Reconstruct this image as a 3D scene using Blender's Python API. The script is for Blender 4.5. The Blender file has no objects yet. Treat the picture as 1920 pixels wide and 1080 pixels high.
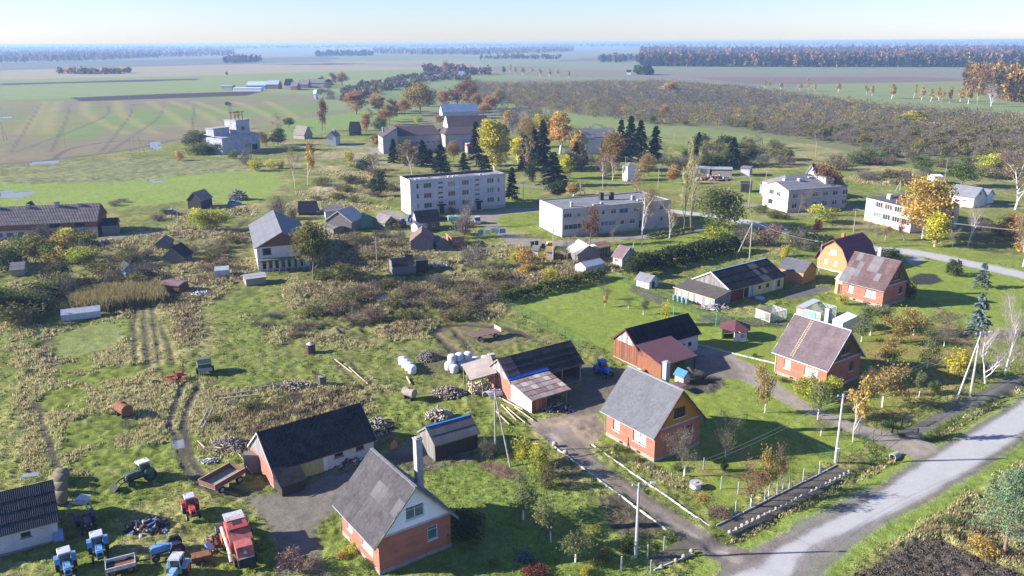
import bpy, math, random
import numpy as np
from mathutils import Matrix, Vector
random.seed(7); rng = np.random.default_rng(7)
R = math.radians
scene = bpy.context.scene
COL = scene.collection
# ---------------- camera ----------------
CAM_H, FPX, PITCH, ROLL = 48.0, 1538.33, R(16.6864), R(-0.3045)
_fw = np.array([0, math.cos(PITCH), -math.sin(PITCH)]); _up = np.array([0, math.sin(PITCH), math.cos(PITCH)]); _rt = np.array([1., 0, 0])
_r2 = _rt*math.cos(ROLL)+_up*math.sin(ROLL); _u2 = -_rt*math.sin(ROLL)+_up*math.cos(ROLL)
cam = bpy.data.objects.new('camera', bpy.data.cameras.new('camera')); COL.objects.link(cam)
cam.data.sensor_width = 36; cam.data.lens = FPX/1920*36; cam.data.clip_end = 60000; cam.data.clip_start = 1
m = Matrix.Identity(4)
for i in range(3): m[i][0] = _r2[i]; m[i][1] = _u2[i]; m[i][2] = -_fw[i]
m[2][3] = CAM_H; cam.matrix_world = m
scene.camera = cam
# ---------------- sky, sun, exposure ----------------
SUN_EL = R(23.2); SUN_TO = Vector((-20.8, -0.95, 0)).normalized()
w = bpy.data.worlds.new('World'); scene.world = w; w.use_nodes = True
nt = w.node_tree; bg = nt.nodes['Background']; sky = nt.nodes.new('ShaderNodeTexSky')
sky.sky_type = 'NISHITA'; sky.sun_disc = False; sky.sun_elevation = SUN_EL
sky.sun_rotation = math.atan2(SUN_TO.x, SUN_TO.y); sky.air_density = 1.0; sky.dust_density = 0.2; sky.ozone_density = 4.0; sky.altitude = 50
tint = nt.nodes.new('ShaderNodeVectorMath'); tint.operation = 'MULTIPLY'; tint.inputs[1].default_value = (0.93, 0.94, 1.24)
nt.links.new(sky.outputs[0], tint.inputs[0]); nt.links.new(tint.outputs[0], bg.inputs[0]); bg.inputs[1].default_value = 0.067
sun = bpy.data.objects.new('sun', bpy.data.lights.new('sun', 'SUN')); COL.objects.link(sun)
sun.data.energy = 5.0; sun.data.angle = R(0.5); sun.data.color = (1.0, 0.95, 0.87)
sd = Vector((SUN_TO.x*math.cos(SUN_EL), SUN_TO.y*math.cos(SUN_EL), math.sin(SUN_EL)))
sun.rotation_euler = sd.to_track_quat('Z', 'Y').to_euler(); sun.location = (-100, 0, 200)
scene.view_settings.view_transform = 'Standard'; scene.view_settings.look = 'None'
scene.view_settings.exposure = 1.48; scene.view_settings.gamma = 1; scene.view_settings.use_curve_mapping = False
scene.render.engine = 'CYCLES'
scene.cycles.volume_step_rate = 4; scene.cycles.volume_bounces = 0; scene.cycles.max_bounces = 6

def G(x, y, z=0.0):
    "a photograph direction to the point of the land it meets"
    d = _fw*FPX+_r2*(x-960)-_u2*(y-540); t = (z-CAM_H)/d[2]
    return Vector((d[0]*t, d[1]*t, z))
def HT(x, yb, yt):
    "height in metres of an upright thing whose foot is seen at yb and top at yt"
    p = G(x, yb); d = _fw*FPX+_r2*(x-960)-_u2*(yt-540); t = p.y/d[1]
    return max(0.2, CAM_H+d[2]*t)
def MPP(x, y):
    "metres per photograph pixel across, at that point of the land"
    p = G(x, y); return float(np.dot(np.array([p.x, p.y, -CAM_H]), _fw))/FPX

# ---------------- scene objects ----------------
def tag(o, label=None, cat=None, group=None, kind=None):
    if label: o['label'] = label
    if cat: o['category'] = cat
    if group: o['group'] = group
    if kind: o['kind'] = kind
    return o
def link(o, parent=None, loc=None, rot=None):
    COL.objects.link(o)
    if parent is not None: o.parent = parent
    if loc is not None: o.location = loc
    if rot is not None: o.rotation_euler = rot
    return o
def thing(name, label, cat, loc, rz=0, group=None):
    o = link(bpy.data.objects.new(name, None), None, loc, (0, 0, rz)); o.empty_display_size = .3
    return tag(o, label, cat, group)
def copy_tree(o, parent=None):
    c = o.copy(); COL.objects.link(c); c.parent = parent
    for ch in o.children: copy_tree(ch, c)
    return c
class MB:
    def __init__(s): s.v = []; s.f = []; s.m = []; s.M = None
    def add(s, vs, fs, mi=0):
        b = len(s.v)
        if s.M is not None: vs = [tuple(s.M @ Vector(v)) for v in vs]
        s.v += [tuple(v) for v in vs]; s.f += [tuple(b+i for i in f) for f in fs]; s.m += [mi]*len(fs); return s
    def box(s, a, b, mi=0):
        x0, y0, z0 = a; x1, y1, z1 = b
        return s.add([(x0,y0,z0),(x1,y0,z0),(x1,y1,z0),(x0,y1,z0),(x0,y0,z1),(x1,y0,z1),(x1,y1,z1),(x0,y1,z1)],
                     [(0,3,2,1),(4,5,6,7),(0,1,5,4),(1,2,6,5),(2,3,7,6),(3,0,4,7)], mi)
    def cbox(s, c, d, mi=0, taper=1.0):
        x, y, z = c; a, b, h = d[0]/2, d[1]/2, d[2]; t = taper
        return s.add([(x-a,y-b,z),(x+a,y-b,z),(x+a,y+b,z),(x-a,y+b,z),(x-a*t,y-b*t,z+h),(x+a*t,y-b*t,z+h),(x+a*t,y+b*t,z+h),(x-a*t,y+b*t,z+h)],
                     [(0,3,2,1),(4,5,6,7),(0,1,5,4),(1,2,6,5),(2,3,7,6),(3,0,4,7)], mi)
    def cyl(s, p0, p1, r0, r1=None, n=8, mi=0, cap=True):
        r1 = r0 if r1 is None else r1
        p0 = Vector(p0); p1 = Vector(p1); d = (p1-p0)
        if d.length < 1e-6: return s
        d.normalize(); a = d.orthogonal().normalized(); b = d.cross(a); vs = []
        for p, r in ((p0, r0), (p1, r1)):
            for i in range(n):
                t = 2*math.pi*i/n; vs.append(p+a*math.cos(t)*r+b*math.sin(t)*r)
        fs = [(i, (i+1) % n, n+(i+1) % n, n+i) for i in range(n)]
        if cap: fs += [tuple(range(n-1, -1, -1)), tuple(range(n, 2*n))]
        return s.add(vs, fs, mi)
    def bar(s, p0, p1, w, h, mi=0):
        p0 = Vector(p0); p1 = Vector(p1); d = (p1-p0).normalized()
        up = Vector((0,0,1)) if abs(d.z) < .95 else Vector((1,0,0))
        a = d.cross(up).normalized()*(w/2); b = a.cross(d).normalized()*(h/2)
        vs = [p+x*a+y*b for p in (p0, p1) for x, y in ((-1,-1),(1,-1),(1,1),(-1,1))]
        return s.add(vs, [(0,3,2,1),(4,5,6,7),(0,1,5,4),(1,2,6,5),(2,3,7,6),(3,0,4,7)], mi)
    def prism(s, poly, off, mi=0):
        n = len(poly); off = Vector(off); vs = [Vector(p) for p in poly]; vs += [p+off for p in vs]
        return s.add(vs, [tuple(range(n-1,-1,-1)), tuple(range(n, 2*n))]+[(i,(i+1)%n,n+(i+1)%n,n+i) for i in range(n)], mi)
    def blob(s, c, r, mi=0, jit=.15, nu=8, nv=5, seed=0):
        rr = random.Random(seed); vs = []; fs = []
        for j in range(nv+1):
            ph = math.pi*j/nv
            for i in range(nu):
                k = 1+rr.uniform(-jit, jit); t = 2*math.pi*i/nu
                vs.append((c[0]+r[0]*k*math.sin(ph)*math.cos(t), c[1]+r[1]*k*math.sin(ph)*math.sin(t), c[2]+r[2]*k*math.cos(ph)))
        for j in range(nv):
            for i in range(nu): fs.append((j*nu+i, (j+1)*nu+i, (j+1)*nu+(i+1)%nu, j*nu+(i+1)%nu))
        return s.add(vs, fs, mi)
    def mesh(s, name, mats, smooth=False):
        me = bpy.data.meshes.new(name); me.from_pydata(s.v, [], s.f)
        for mt in (mats if isinstance(mats, (list, tuple)) else [mats]): me.materials.append(mt)
        if any(s.m): me.polygons.foreach_set('material_index', s.m)
        if smooth: me.polygons.foreach_set('use_smooth', [True]*len(s.f))
        me.update(); return me
    def build(s, name, mats, parent=None, loc=None, rot=None, smooth=False):
        return link(bpy.data.objects.new(name, s.mesh(name, mats, smooth)), parent, loc, rot)
def np_mesh(name, V, F, mats, col=None, mi=None, smooth=False):
    "V (n,3), F (m,k) arrays"
    me = bpy.data.meshes.new(name); V = np.asarray(V, np.float32); F = np.asarray(F, np.int32); k = F.shape[1]
    me.vertices.add(len(V)); me.vertices.foreach_set('co', V.ravel())
    me.loops.add(F.size); me.loops.foreach_set('vertex_index', F.ravel())
    me.polygons.add(len(F)); me.polygons.foreach_set('loop_start', np.arange(0, F.size, k, dtype=np.int32))
    try: me.polygons.foreach_set('loop_total', np.full(len(F), k, np.int32))
    except Exception: pass
    for mt in (mats if isinstance(mats, (list, tuple)) else [mats]): me.materials.append(mt)
    if mi is not None: me.polygons.foreach_set('material_index', np.asarray(mi, np.int32))
    me.polygons.foreach_set('use_smooth', np.full(len(F), smooth))
    if col is not None:
        a = me.color_attributes.new('Col', 'FLOAT_COLOR', 'POINT')
        c = np.ones((len(V), 4), np.float32); c[:, :3] = col; a.data.foreach_set('color', c.ravel())
    me.update(calc_edges=True); me.validate(); return me

# ---------------- materials ----------------
def mat(name, col, rough=.85, var=.25, scale=1.5, fine=.15, fscale=12, bump=0.0, bscale=20, rand=0.0, attr=False, spec=.12,
        metal=0.0, stretch=(1,1,1), trans=0.0, col2=None, c2scale=.6, c2pos=.55, huer=0.0, world=False):
    mt = bpy.data.materials.new(name); mt.use_nodes = True; t = mt.node_tree; N = t.nodes; L = t.links
    b = N['Principled BSDF']; b.inputs['Roughness'].default_value = rough; b.inputs['Specular IOR Level'].default_value = spec
    b.inputs['Metallic'].default_value = metal
    tc = N.new('ShaderNodeTexCoord'); mp = N.new('ShaderNodeMapping'); mp.inputs['Scale'].default_value = stretch
    if world:
        geo = N.new('ShaderNodeNewGeometry'); L.new(geo.outputs['Position'], mp.inputs[0])
    else: L.new(tc.outputs['Object'], mp.inputs[0])
    def noise(sc, det=4):
        n = N.new('ShaderNodeTexNoise'); n.inputs['Scale'].default_value = sc; n.inputs['Detail'].default_value = det
        n.inputs['Roughness'].default_value = .6; L.new(mp.outputs[0], n.inputs['Vector']); return n.outputs['Fac']
    if attr:
        a = N.new('ShaderNodeAttribute'); a.attribute_name = 'Col'; base = a.outputs['Color']
    else:
        r_ = N.new('ShaderNodeRGB'); r_.outputs[0].default_value = (*col, 1); base = r_.outputs[0]
    if col2:
        cr = N.new('ShaderNodeValToRGB'); cr.color_ramp.elements[0].position = c2pos-.05; cr.color_ramp.elements[1].position = c2pos+.08
        L.new(noise(c2scale, 6), cr.inputs[0]); mx = N.new('ShaderNodeMix'); mx.data_type = 'RGBA'
        L.new(cr.outputs[0], mx.inputs[0]); L.new(base, mx.inputs[6]); mx.inputs[7].default_value = (*col2, 1); base = mx.outputs[2]
    def mul(base, fac, lo, hi):
        mr = N.new('ShaderNodeMapRange'); mr.inputs[1].default_value = .3; mr.inputs[2].default_value = .7
        mr.inputs[3].default_value = lo; mr.inputs[4].default_value = hi; L.new(fac, mr.inputs[0])
        vm = N.new('ShaderNodeVectorMath'); vm.operation = 'SCALE'; L.new(base, vm.inputs[0]); L.new(mr.outputs[0], vm.inputs['Scale']); return vm.outputs[0]
    if var: base = mul(base, noise(scale), 1-var, 1+var)
    if fine: base = mul(base, noise(fscale, 3), 1-fine, 1+fine)
    if rand or huer:
        oi = N.new('ShaderNodeObjectInfo')
        if rand:
            mr = N.new('ShaderNodeMapRange'); mr.inputs[3].default_value = 1-rand; mr.inputs[4].default_value = 1+rand
            L.new(oi.outputs['Random'], mr.inputs[0]); vm = N.new('ShaderNodeVectorMath'); vm.operation = 'SCALE'
            L.new(base, vm.inputs[0]); L.new(mr.outputs[0], vm.inputs['Scale']); base = vm.outputs[0]
        if huer:
            hs = N.new('ShaderNodeHueSaturation'); wn = N.new('ShaderNodeTexWhiteNoise'); wn.noise_dimensions = '1D'
            L.new(oi.outputs['Random'], wn.inputs['W']); mr = N.new('ShaderNodeMapRange'); mr.inputs[3].default_value = .5-huer; mr.inputs[4].default_value = .5+huer
            L.new(wn.outputs['Value'], mr.inputs[0]); L.new(mr.outputs[0], hs.inputs['Hue']); L.new(base, hs.inputs['Color']); base = hs.outputs[0]
    L.new(base, b.inputs['Base Color'])
    if bump:
        bn = N.new('ShaderNodeBump'); bn.inputs['Strength'].default_value = 1; bn.inputs['Distance'].default_value = bump
        L.new(noise(bscale, 5), bn.inputs['Height']); L.new(bn.outputs[0], b.inputs['Normal'])
    if trans:
        out = N['Material Output']; tr = N.new('ShaderNodeBsdfTranslucent'); ms = N.new('ShaderNodeMixShader'); ms.inputs[0].default_value = trans
        L.new(base, tr.inputs[0]); L.new(b.outputs[0], ms.inputs[1]); L.new(tr.outputs[0], ms.inputs[2]); L.new(ms.outputs[0], out.inputs['Surface'])
    return mt
def see_through(name, col, alpha, rough=.3):
    "glass or film: tinted, partly clear"
    mt = bpy.data.materials.new(name); mt.use_nodes = True; t = mt.node_tree; b = t.nodes['Principled BSDF']
    b.inputs['Base Color'].default_value = (*col, 1); b.inputs['Roughness'].default_value = rough; b.inputs['Alpha'].default_value = alpha
    return mt
# ---------------- the land ----------------
def vnoise(x, y, seed=0):
    "smooth value noise in [0,1]"
    r_ = np.random.default_rng(seed); T = r_.random((256, 256)).astype(np.float32)
    xi = np.floor(x).astype(np.int64); yi = np.floor(y).astype(np.int64); fx = x-xi; fy = y-yi
    fx = fx*fx*(3-2*fx); fy = fy*fy*(3-2*fy); a, b, c, d = xi & 255, (xi+1) & 255, yi & 255, (yi+1) & 255
    return (T[a, c]*(1-fx)+T[b, c]*fx)*(1-fy)+(T[a, d]*(1-fx)+T[b, d]*fx)*fy
def fbm(x, y, s, octv=3, seed=0):
    o = 0; k = 1; t = 0
    for i in range(octv): o = o+k*vnoise(x/s*2**i+i*17.3, y/s*2**i+i*9.1, seed+i); t += k; k *= .55
    return o/t
# a fan of land from below the camera's view to the skyline
radii = [48.0]
while radii[-1] < 28000:
    radii.append(radii[-1]*(1.0032 if radii[-1] < 420 else (1.006 if radii[-1] < 1200 else 1.014)))
RAD = np.array(radii); ANG = np.linspace(-R(37), R(37), 470)
GX = (RAD[:, None]*np.sin(ANG)[None, :]).ravel(); GY = (RAD[:, None]*np.cos(ANG)[None, :]).ravel(); GR = np.repeat(RAD, len(ANG))
NV = len(GX)
n_big = fbm(GX, GY, 45, 3, 11); n_mid = fbm(GX, GY, 9, 3, 23); n_sml = fbm(GX, GY, 2.2, 3, 37); n_tny = fbm(GX, GY, .8, 2, 51)
n_far = fbm(GX, GY*2.2, 500, 4, 77)
WX = GX+(fbm(GX, GY, 5, 3, 91)-.5)*2; WY = GY+(fbm(GX, GY, 5, 3, 97)-.5)*2
COLR = np.zeros((NV, 3), np.float32); Z = np.zeros(NV, np.float32); LAB = np.zeros(NV, np.int8); TUSS = np.ones(NV, np.float32)
LAWN = (.133, .165, .029); ROUGH = (.140, .150, .043); DRY = (.25, .20, .10); BROWN = (.15, .12, .07); MUD = (.075, .060, .047)
DIRT = (.21, .175, .14); GRAVEL = (.27, .245, .22); SOIL = (.085, .062, .05); PALE = (.15, .19, .05)
def lerp(c, m): return COLR*(1-m[:, None])+np.asarray(c, np.float32)[None, :]*m[:, None]
def sm(x): x = np.clip(x, 0, 1); return x*x*(3-2*x)
def seg_dist(P, Q, X, Y):
    dx, dy = Q[0]-P[0], Q[1]-P[1]; l2 = dx*dx+dy*dy+1e-9
    t = np.clip(((X-P[0])*dx+(Y-P[1])*dy)/l2, 0, 1); return np.hypot(X-P[0]-t*dx, Y-P[1]-t*dy)
def poly_mask(pts, feather=1.0, warp=1.0, px=True):
    P = [G(*p) for p in pts] if px else [Vector((p[0], p[1], 0)) for p in pts]
    xs = [p.x for p in P]; ys = [p.y for p in P]; mrg = feather+3*warp+2
    idx = np.nonzero((GX > min(xs)-mrg) & (GX < max(xs)+mrg) & (GY > min(ys)-mrg) & (GY < max(ys)+mrg))[0]
    X = GX[idx]+(WX[idx]-GX[idx])*warp; Y = GY[idx]+(WY[idx]-GY[idx])*warp
    ins = np.zeros(len(idx), bool); dd = np.full(len(idx), 1e9)
    for i in range(len(P)):
        a, b = P[i], P[(i+1) % len(P)]
        c = ((a.y > Y) != (b.y > Y)) & (X < (b.x-a.x)*(Y-a.y)/((b.y-a.y) or 1e-9)+a.x); ins ^= c
        dd = np.minimum(dd, seg_dist(a, b, X, Y))
    sd_ = np.where(ins, dd, -dd); out = np.zeros(NV, np.float32); out[idx] = sm((sd_+feather*.5)/max(feather, 1e-3)); return out
def line_mask(pts, width, feather=.5, warp=.4, px=True):
    P = [G(*p) for p in pts] if px else [Vector((p[0], p[1], 0)) for p in pts]
    xs = [p.x for p in P]; ys = [p.y for p in P]; mrg = width+feather+3*warp+2
    idx = np.nonzero((GX > min(xs)-mrg) & (GX < max(xs)+mrg) & (GY > min(ys)-mrg) & (GY < max(ys)+mrg))[0]
    X = GX[idx]+(WX[idx]-GX[idx])*warp; Y = GY[idx]+(WY[idx]-GY[idx])*warp; dd = np.full(len(idx), 1e9)
    for i in range(len(P)-1): dd = np.minimum(dd, seg_dist(P[i], P[i+1], X, Y))
    out = np.zeros(NV, np.float32); out[idx] = sm((width/2-dd)/max(feather, 1e-3)+.5); return out
def smooth_line(pts, k=5):
    o = []; n = len(pts)
    for i in range(n-1):
        p0 = pts[max(i-1, 0)]; p1 = pts[i]; p2 = pts[i+1]; p3 = pts[min(i+2, n-1)]
        for j in range(k):
            t = j/k; o.append(tuple(.5*((2*p1[a])+(-p0[a]+p2[a])*t+(2*p0[a]-5*p1[a]+4*p2[a]-p3[a])*t*t+(-p0[a]+3*p1[a]-3*p2[a]+p3[a])*t**3) for a in (0, 1)))
    o.append(pts[-1]); return o
def paint(m, col, k=1.0, tuss=None, lab=None, nz=None, z=None):
    global COLR, Z, TUSS
    mm = m*k
    if nz is not None: mm = mm*nz
    COLR = lerp(col, np.clip(mm, 0, 1))
    if tuss is not None: TUSS = TUSS*(1-m)+tuss*m
    if z is not None: Z += z*m
    if lab is not None: LAB[m > .5] = lab
def patch(c, s, th, w=.12, seed=5):
    return sm((fbm(GX, GY, s, 4, seed)-th)/w+.5)
# base: rough autumn grass with drier and greener drifts
COLR[:] = ROUGH
COLR = lerp(LAWN, sm((n_big-.5)/.22+.35)*.75*np.ones(NV)); COLR = lerp(DRY, sm((n_mid-.50)/.2)*.5); COLR = lerp(BROWN, sm((n_sml-.62)/.15)*.35)
far = sm((GR-420)/250)
COLR = lerp((.13, .15, .075), far*.8)
COLR = lerp((.12, .17, .06), far*sm((n_far-.45)/.1)*.6); COLR = lerp((.19, .16, .10), far*sm((n_far-.56)/.05)*.8)
COLR = lerp((.12, .11, .09), far*sm((.40-n_far)/.05)*.7)
TUSS = 1-far
# ---- far fields
def fp(pts, col, feather=6, k=1.0, tuss=0., lab=4, warp=1.0): paint(poly_mask(pts, feather, warp), col, k, tuss, lab)
fp([(0,132),(300,124),(640,116),(900,118),(900,128),(620,134),(400,141),(0,150)], (.225,.195,.12), 20)
fp([(0,122),(620,108),(620,116),(300,124),(0,132)], (.12,.125,.09), 20)
fp([(0,150),(400,141),(620,134),(900,128),(860,160),(700,172),(600,176),(480,172),(140,182),(0,186)], (.155,.185,.07), 10)
fp([(0,156),(370,147),(372,150),(0,160)], (.06,.05,.045), 6)
fp([(480,121),(640,118),(790,121),(790,124),(640,122)], (.07,.06,.05), 10)
STR = [(0,188),(140,184),(480,176),(590,178),(615,205),(560,222),(505,240),(400,256),(250,282),(90,303),(0,310)]
ms = poly_mask(STR, 6, 1); paint(ms, (.15,.145,.065), 1, .15, 4)
paint(ms, (.115,.16,.05), .8, nz=sm((fbm(GX, GY, 60, 3, 131)-.5)/.15+.3)); paint(ms, (.155,.125,.09), .7, nz=sm((fbm(GX, GY, 90, 3, 137)-.55)/.12))
for k, (xa, xm, xb) in enumerate([(85,70,40),(110,95,85),(160,165,235),(220,230,290),(280,320,370),(320,385,425),(365,430,480),(440,500,560),(500,545,590)]):
    paint(line_mask(smooth_line([(xa,190),(xm,215),(xb,250)]), 7, 6, 1.5)*ms, (.24,.21,.08), .45)
for xa, xm, xb in [(200,190,30),(250,240,190),(305,295,205),(365,362,360),(130,125,95),(75,60,20),(430,432,440)]:
    paint(line_mask(smooth_line([(xa,195),(xm,222),(xb,285 if xb < 250 else 262)]), 1.6, 1.4, .5)*ms, (.09,.075,.065), .75)
fp([(133,183),(300,176),(470,171),(492,172),(462,179),(300,185),(152,190)], (.055,.042,.038), 3, lab=5)
paint(line_mask(smooth_line([(0,308),(90,300),(230,283),(330,262),(400,256),(480,240)]), 4, 3, 1), (.09,.08,.07), .9, .1)
fp([(0,118),(620,105),(640,110),(0,122)], (.10,.11,.10), 20)
# right-hand far fields
fp([(900,128),(1190,131),(1250,126),(1900,126),(1920,150),(1700,172),(1400,160),(1240,150),(940,140)], (.15,.135,.105), 14)
fp([(1190,126),(1920,124),(1920,134),(1500,137),(1240,134)], (.13,.155,.085), 14)
fp([(1300,145),(1700,144),(1900,150),(1800,160),(1400,157)], (.13,.10,.085), 18)
fp([(1500,158),(1920,150),(1920,190),(1700,182),(1560,172)], (.15,.175,.075), 12)
fp([(900,105),(1180,100),(1200,120),(1180,131),(900,120)], (.15,.165,.10), 25)
fp([(1100,108),(1200,108),(1200,114),(1020,116)], (.13,.11,.10), 18)
fp([(620,120),(900,118),(900,124),(760,126)], (.19,.16,.12), 12)
fp([(640,168),(720,150),(880,145),(990,160),(960,190),(760,200),(660,190)], (.115,.155,.07), 8, .6)
# orchard floor
fp([(860,150),(960,160),(1250,155),(1500,180),(1920,225),(1920,330),(1700,305),(1500,270),(1240,240),(1010,200),(880,185)], (.12,.125,.06), 8, .9)
# green strip in front of the orchard
fp([(990,200),(1220,228),(1400,250),(1500,268),(1700,302),(1480,300),(1240,265),(1000,225)], (.14,.165,.06), 6, .9, .4, None)
fp([(530,228),(700,205),(780,208),(790,222),(640,240),(560,262),(530,255)], (.13,.175,.05), 4, 1, .3, None)
# meadow on the left
fp([(0,312),(110,305),(300,295),(460,300),(520,322),(420,325),(200,345),(0,355)], (.16,.165,.075), 3, .9, 1.3, None)
fp([(0,345),(200,342),(430,322),(522,322),(528,345),(500,372),(440,385),(380,372),(250,388),(0,392)], (.15,.195,.045), 3, .95, .35, None)
for a in [((0,362),(60,358),(40,372),(0,370)), ((0,358),(20,356),(24,360),(0,361)), ((278,337),(305,337),(300,342),(282,342)),((278,265),(300,266),(292,282),(278,276)),((0,218),(22,218),(20,221),(0,221)),((55,304),(110,300),(100,306),(50,309))]:
    paint(poly_mask(a, 1.0, 2.2), (.10,.11,.12), 1, 0, 7)
# straw patches in the middle distance
for c in ([(540,360),(620,350),(700,330),(745,345),(740,390),(640,400),(560,395)], [(600,262),(690,290),(740,320),(700,335),(600,330),(530,300)], [(1400,265),(1520,270),(1640,300),(1500,320),(1380,290)], [(1590,300),(1740,320),(1720,350),(1600,345)]):
    paint(poly_mask(c, 6, 2), DRY, .6, 1.2, nz=sm((n_mid-.42)/.2+.3))
paint(poly_mask([(580,352),(640,345),(660,362),(600,372)], 4, 2), (.36,.30,.20), .8)
# lawns
for c in ([(1080,300),(1300,330),(1320,350),(1180,360),(1060,350),(960,345),(940,380),(960,395),(1010,390),(1010,365)],
          [(900,420),(990,385),(1012,392),(1012,425),(960,440),(930,430)],
          [(1400,320),(1430,345),(1430,388),(1400,385)], [(1560,425),(1640,440),(1720,452),(1920,480),(1920,510),(1760,480),(1640,455),(1530,430)],
          [(1150,430),(1400,405),(1560,400),(1540,425),(1440,420),(1380,450),(1200,470),(1150,455)]):
    paint(poly_mask(c, 2, 1), LAWN, .8, .5, nz=sm((n_mid-.35)/.2+.3))
FIELD = [(935,570),(1010,540),(1130,505),(1160,515),(1255,560),(1340,590),(1450,590),(1560,560),(1590,520),(1700,490),(1800,485),(1920,505),(1920,620),(1800,640),(1700,720),(1690,760),(1560,800),(1640,830),(1480,900),(1340,960),(1320,900),(1240,880),(1130,830),(1090,790),(1180,700),(1160,660),(1080,640),(1000,600)]
paint(poly_mask(FIELD, 1.5, .6), (.138,.178,.030), .85, .28)
paint(poly_mask([(1330,640),(1450,650),(1450,690),(1380,720),(1340,690)], 1.5, .5), LAWN, .9, .2)
paint(poly_mask([(640,990),(800,870),(1000,860),(1180,960),(1230,1080),(600,1080)], 1.5, .8), (.115,.16,.033), .75, .55)
# brown fallen leaves under the garden trees
for c in ([(1560,700),(1700,620),(1760,600),(1850,650),(1800,720),(1700,790),(1600,780)], [(1580,600),(1740,600),(1700,660),(1560,690)], [(1310,820),(1420,810),(1480,860),(1400,920),(1300,900)]):
    paint(poly_mask(c, 4, 2), (.20,.135,.06), .55, nz=sm((n_sml-.4)/.2))
# scrubland in the middle
for c in ([(0,440),(200,425),(470,440),(480,520),(400,560),(200,600),(0,620)], [(560,420),(760,450),(1130,470),(1180,500),(940,560),(930,600),(600,610),(540,560),(560,500)], [(480,590),(620,570),(920,560),(900,600),(720,640),(560,650)],[(330,400),(470,390),(480,470),(340,470)],[(300,770),(440,740),(700,720),(680,790),(450,850),(370,820)]):
    paint(poly_mask(c, 7, 3.5), (.20,.175,.09), .75, 2.0, nz=sm((n_mid-.40)/.25+.3))
    paint(poly_mask(c, 7, 3.5), BROWN, .6, nz=sm((n_sml-.5)/.2))
paint(poly_mask([(700,555),(745,553),(765,565),(730,575),(705,568)], 1.5, 1), (.10,.115,.10), 1, 0, 7)
# left rough pasture: dry streaks and garden rows
for c in ([(0,600),(120,600),(330,640),(480,760),(200,900),(0,900)],): paint(poly_mask(c, 8, 2), (.20,.19,.075), .45, 1.18, nz=sm((n_mid-.45)/.2+.3))
for x0, y0, x1, y1, ww in [(252,570,256,672,1.0),(268,568,282,685,1.2),(282,565,302,680,.9),(300,600,330,680,.7)]:
    paint(line_mask([(x0,y0),(x1,y1)], ww, .5, .5), MUD, .85, .3, z=-.12)
    paint(line_mask([(x0+9,y0),(x1+9,y1)], ww, .5, .5), DRY, .5, 1)
paint(line_mask([(68,755),(82,800),(110,880)], .9, .7, .5), (.10,.08,.065), .9, .5, 5); paint(line_mask([(85,625),(92,690)], 2.6, .8, .4), (.09,.07,.055), .8)
paint(line_mask([(75,620),(77,680)], .8, .5, .3), (.06,.11,.04), .9, 4); paint(line_mask([(48,645),(50,700)], .7, .5, .3), (.07,.11,.035), .8, 3)
paint(poly_mask([(105,625),(200,600),(235,620),(215,650),(140,670),(105,665)], 1, .5), (.145,.16,.058), .7, .4)
paint(poly_mask([(320,560),(360,560),(385,640),(340,650)], 2, 1.5), BROWN, .8, 2)
# ---- the road and its verges
RL = [(1350,1090),(1455,1030),(1545,983),(1623,940),(1720,875),(1820,815),(1920,752),(2080,650)]
RR = [(2080,725),(1920,810),(1830,872),(1752,920),(1662,966),(1600,992),(1523,1032),(1470,1090)]
RC = [(1410,1090),(1489,1031),(1570,988),(1643,950),(1736,897),(1825,843),(1920,781),(2080,687)]
VERGE = [(1250,1100),(1320,1040),(1400,985),(1500,935),(1600,885),(1700,825),(1800,770),(1920,705),(2080,610),(2080,800),(1920,870),(1800,945),(1700,1005),(1600,1060),(1560,1100)]
paint(poly_mask(VERGE, 1.5, .6), (.14,.185,.036), .9, .35)
for dl in ([(1340,1020),(1385,1005),(1440,975),(1500,945),(1600,895),(1680,856)], [(1745,820),(1790,797),(1860,757),(1920,722),(2000,680)]):
    paint(line_mask(dl, 1.8, 1.5, .3), (.075,.085,.028), .8, 1.2, z=-.4)
for e_ in (RL, RR): paint(line_mask(e_, 1.7, 1.3, .6), (.19,.165,.15), .95, .05, 2)
paint(poly_mask(RL+RR, .9, .35), (.372,.358,.35), 1, 0, 1)
paint(poly_mask([(1350,1085),(1390,1040),(1450,1010),(1530,965),(1620,915),(1640,920),(1600,945),(1520,985),(1460,1020),(1420,1050)], 1.2, .8), (.24,.22,.21), .7, 0, 2)
paint(poly_mask([(1480,1095),(1490,1050),(1515,1020),(1560,1005),(1640,975),(1668,965),(1640,990),(1590,1030),(1560,1060),(1545,1095)], 1.0, .7), (.22,.2,.19), .75, 0, 2)
paint(poly_mask([(1350,1050),(1410,1035),(1450,1012),(1470,1000),(1460,1025),(1420,1065),(1340,1085)], 1.4, .5), (.19,.16,.14), .9, .1, 2)
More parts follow.
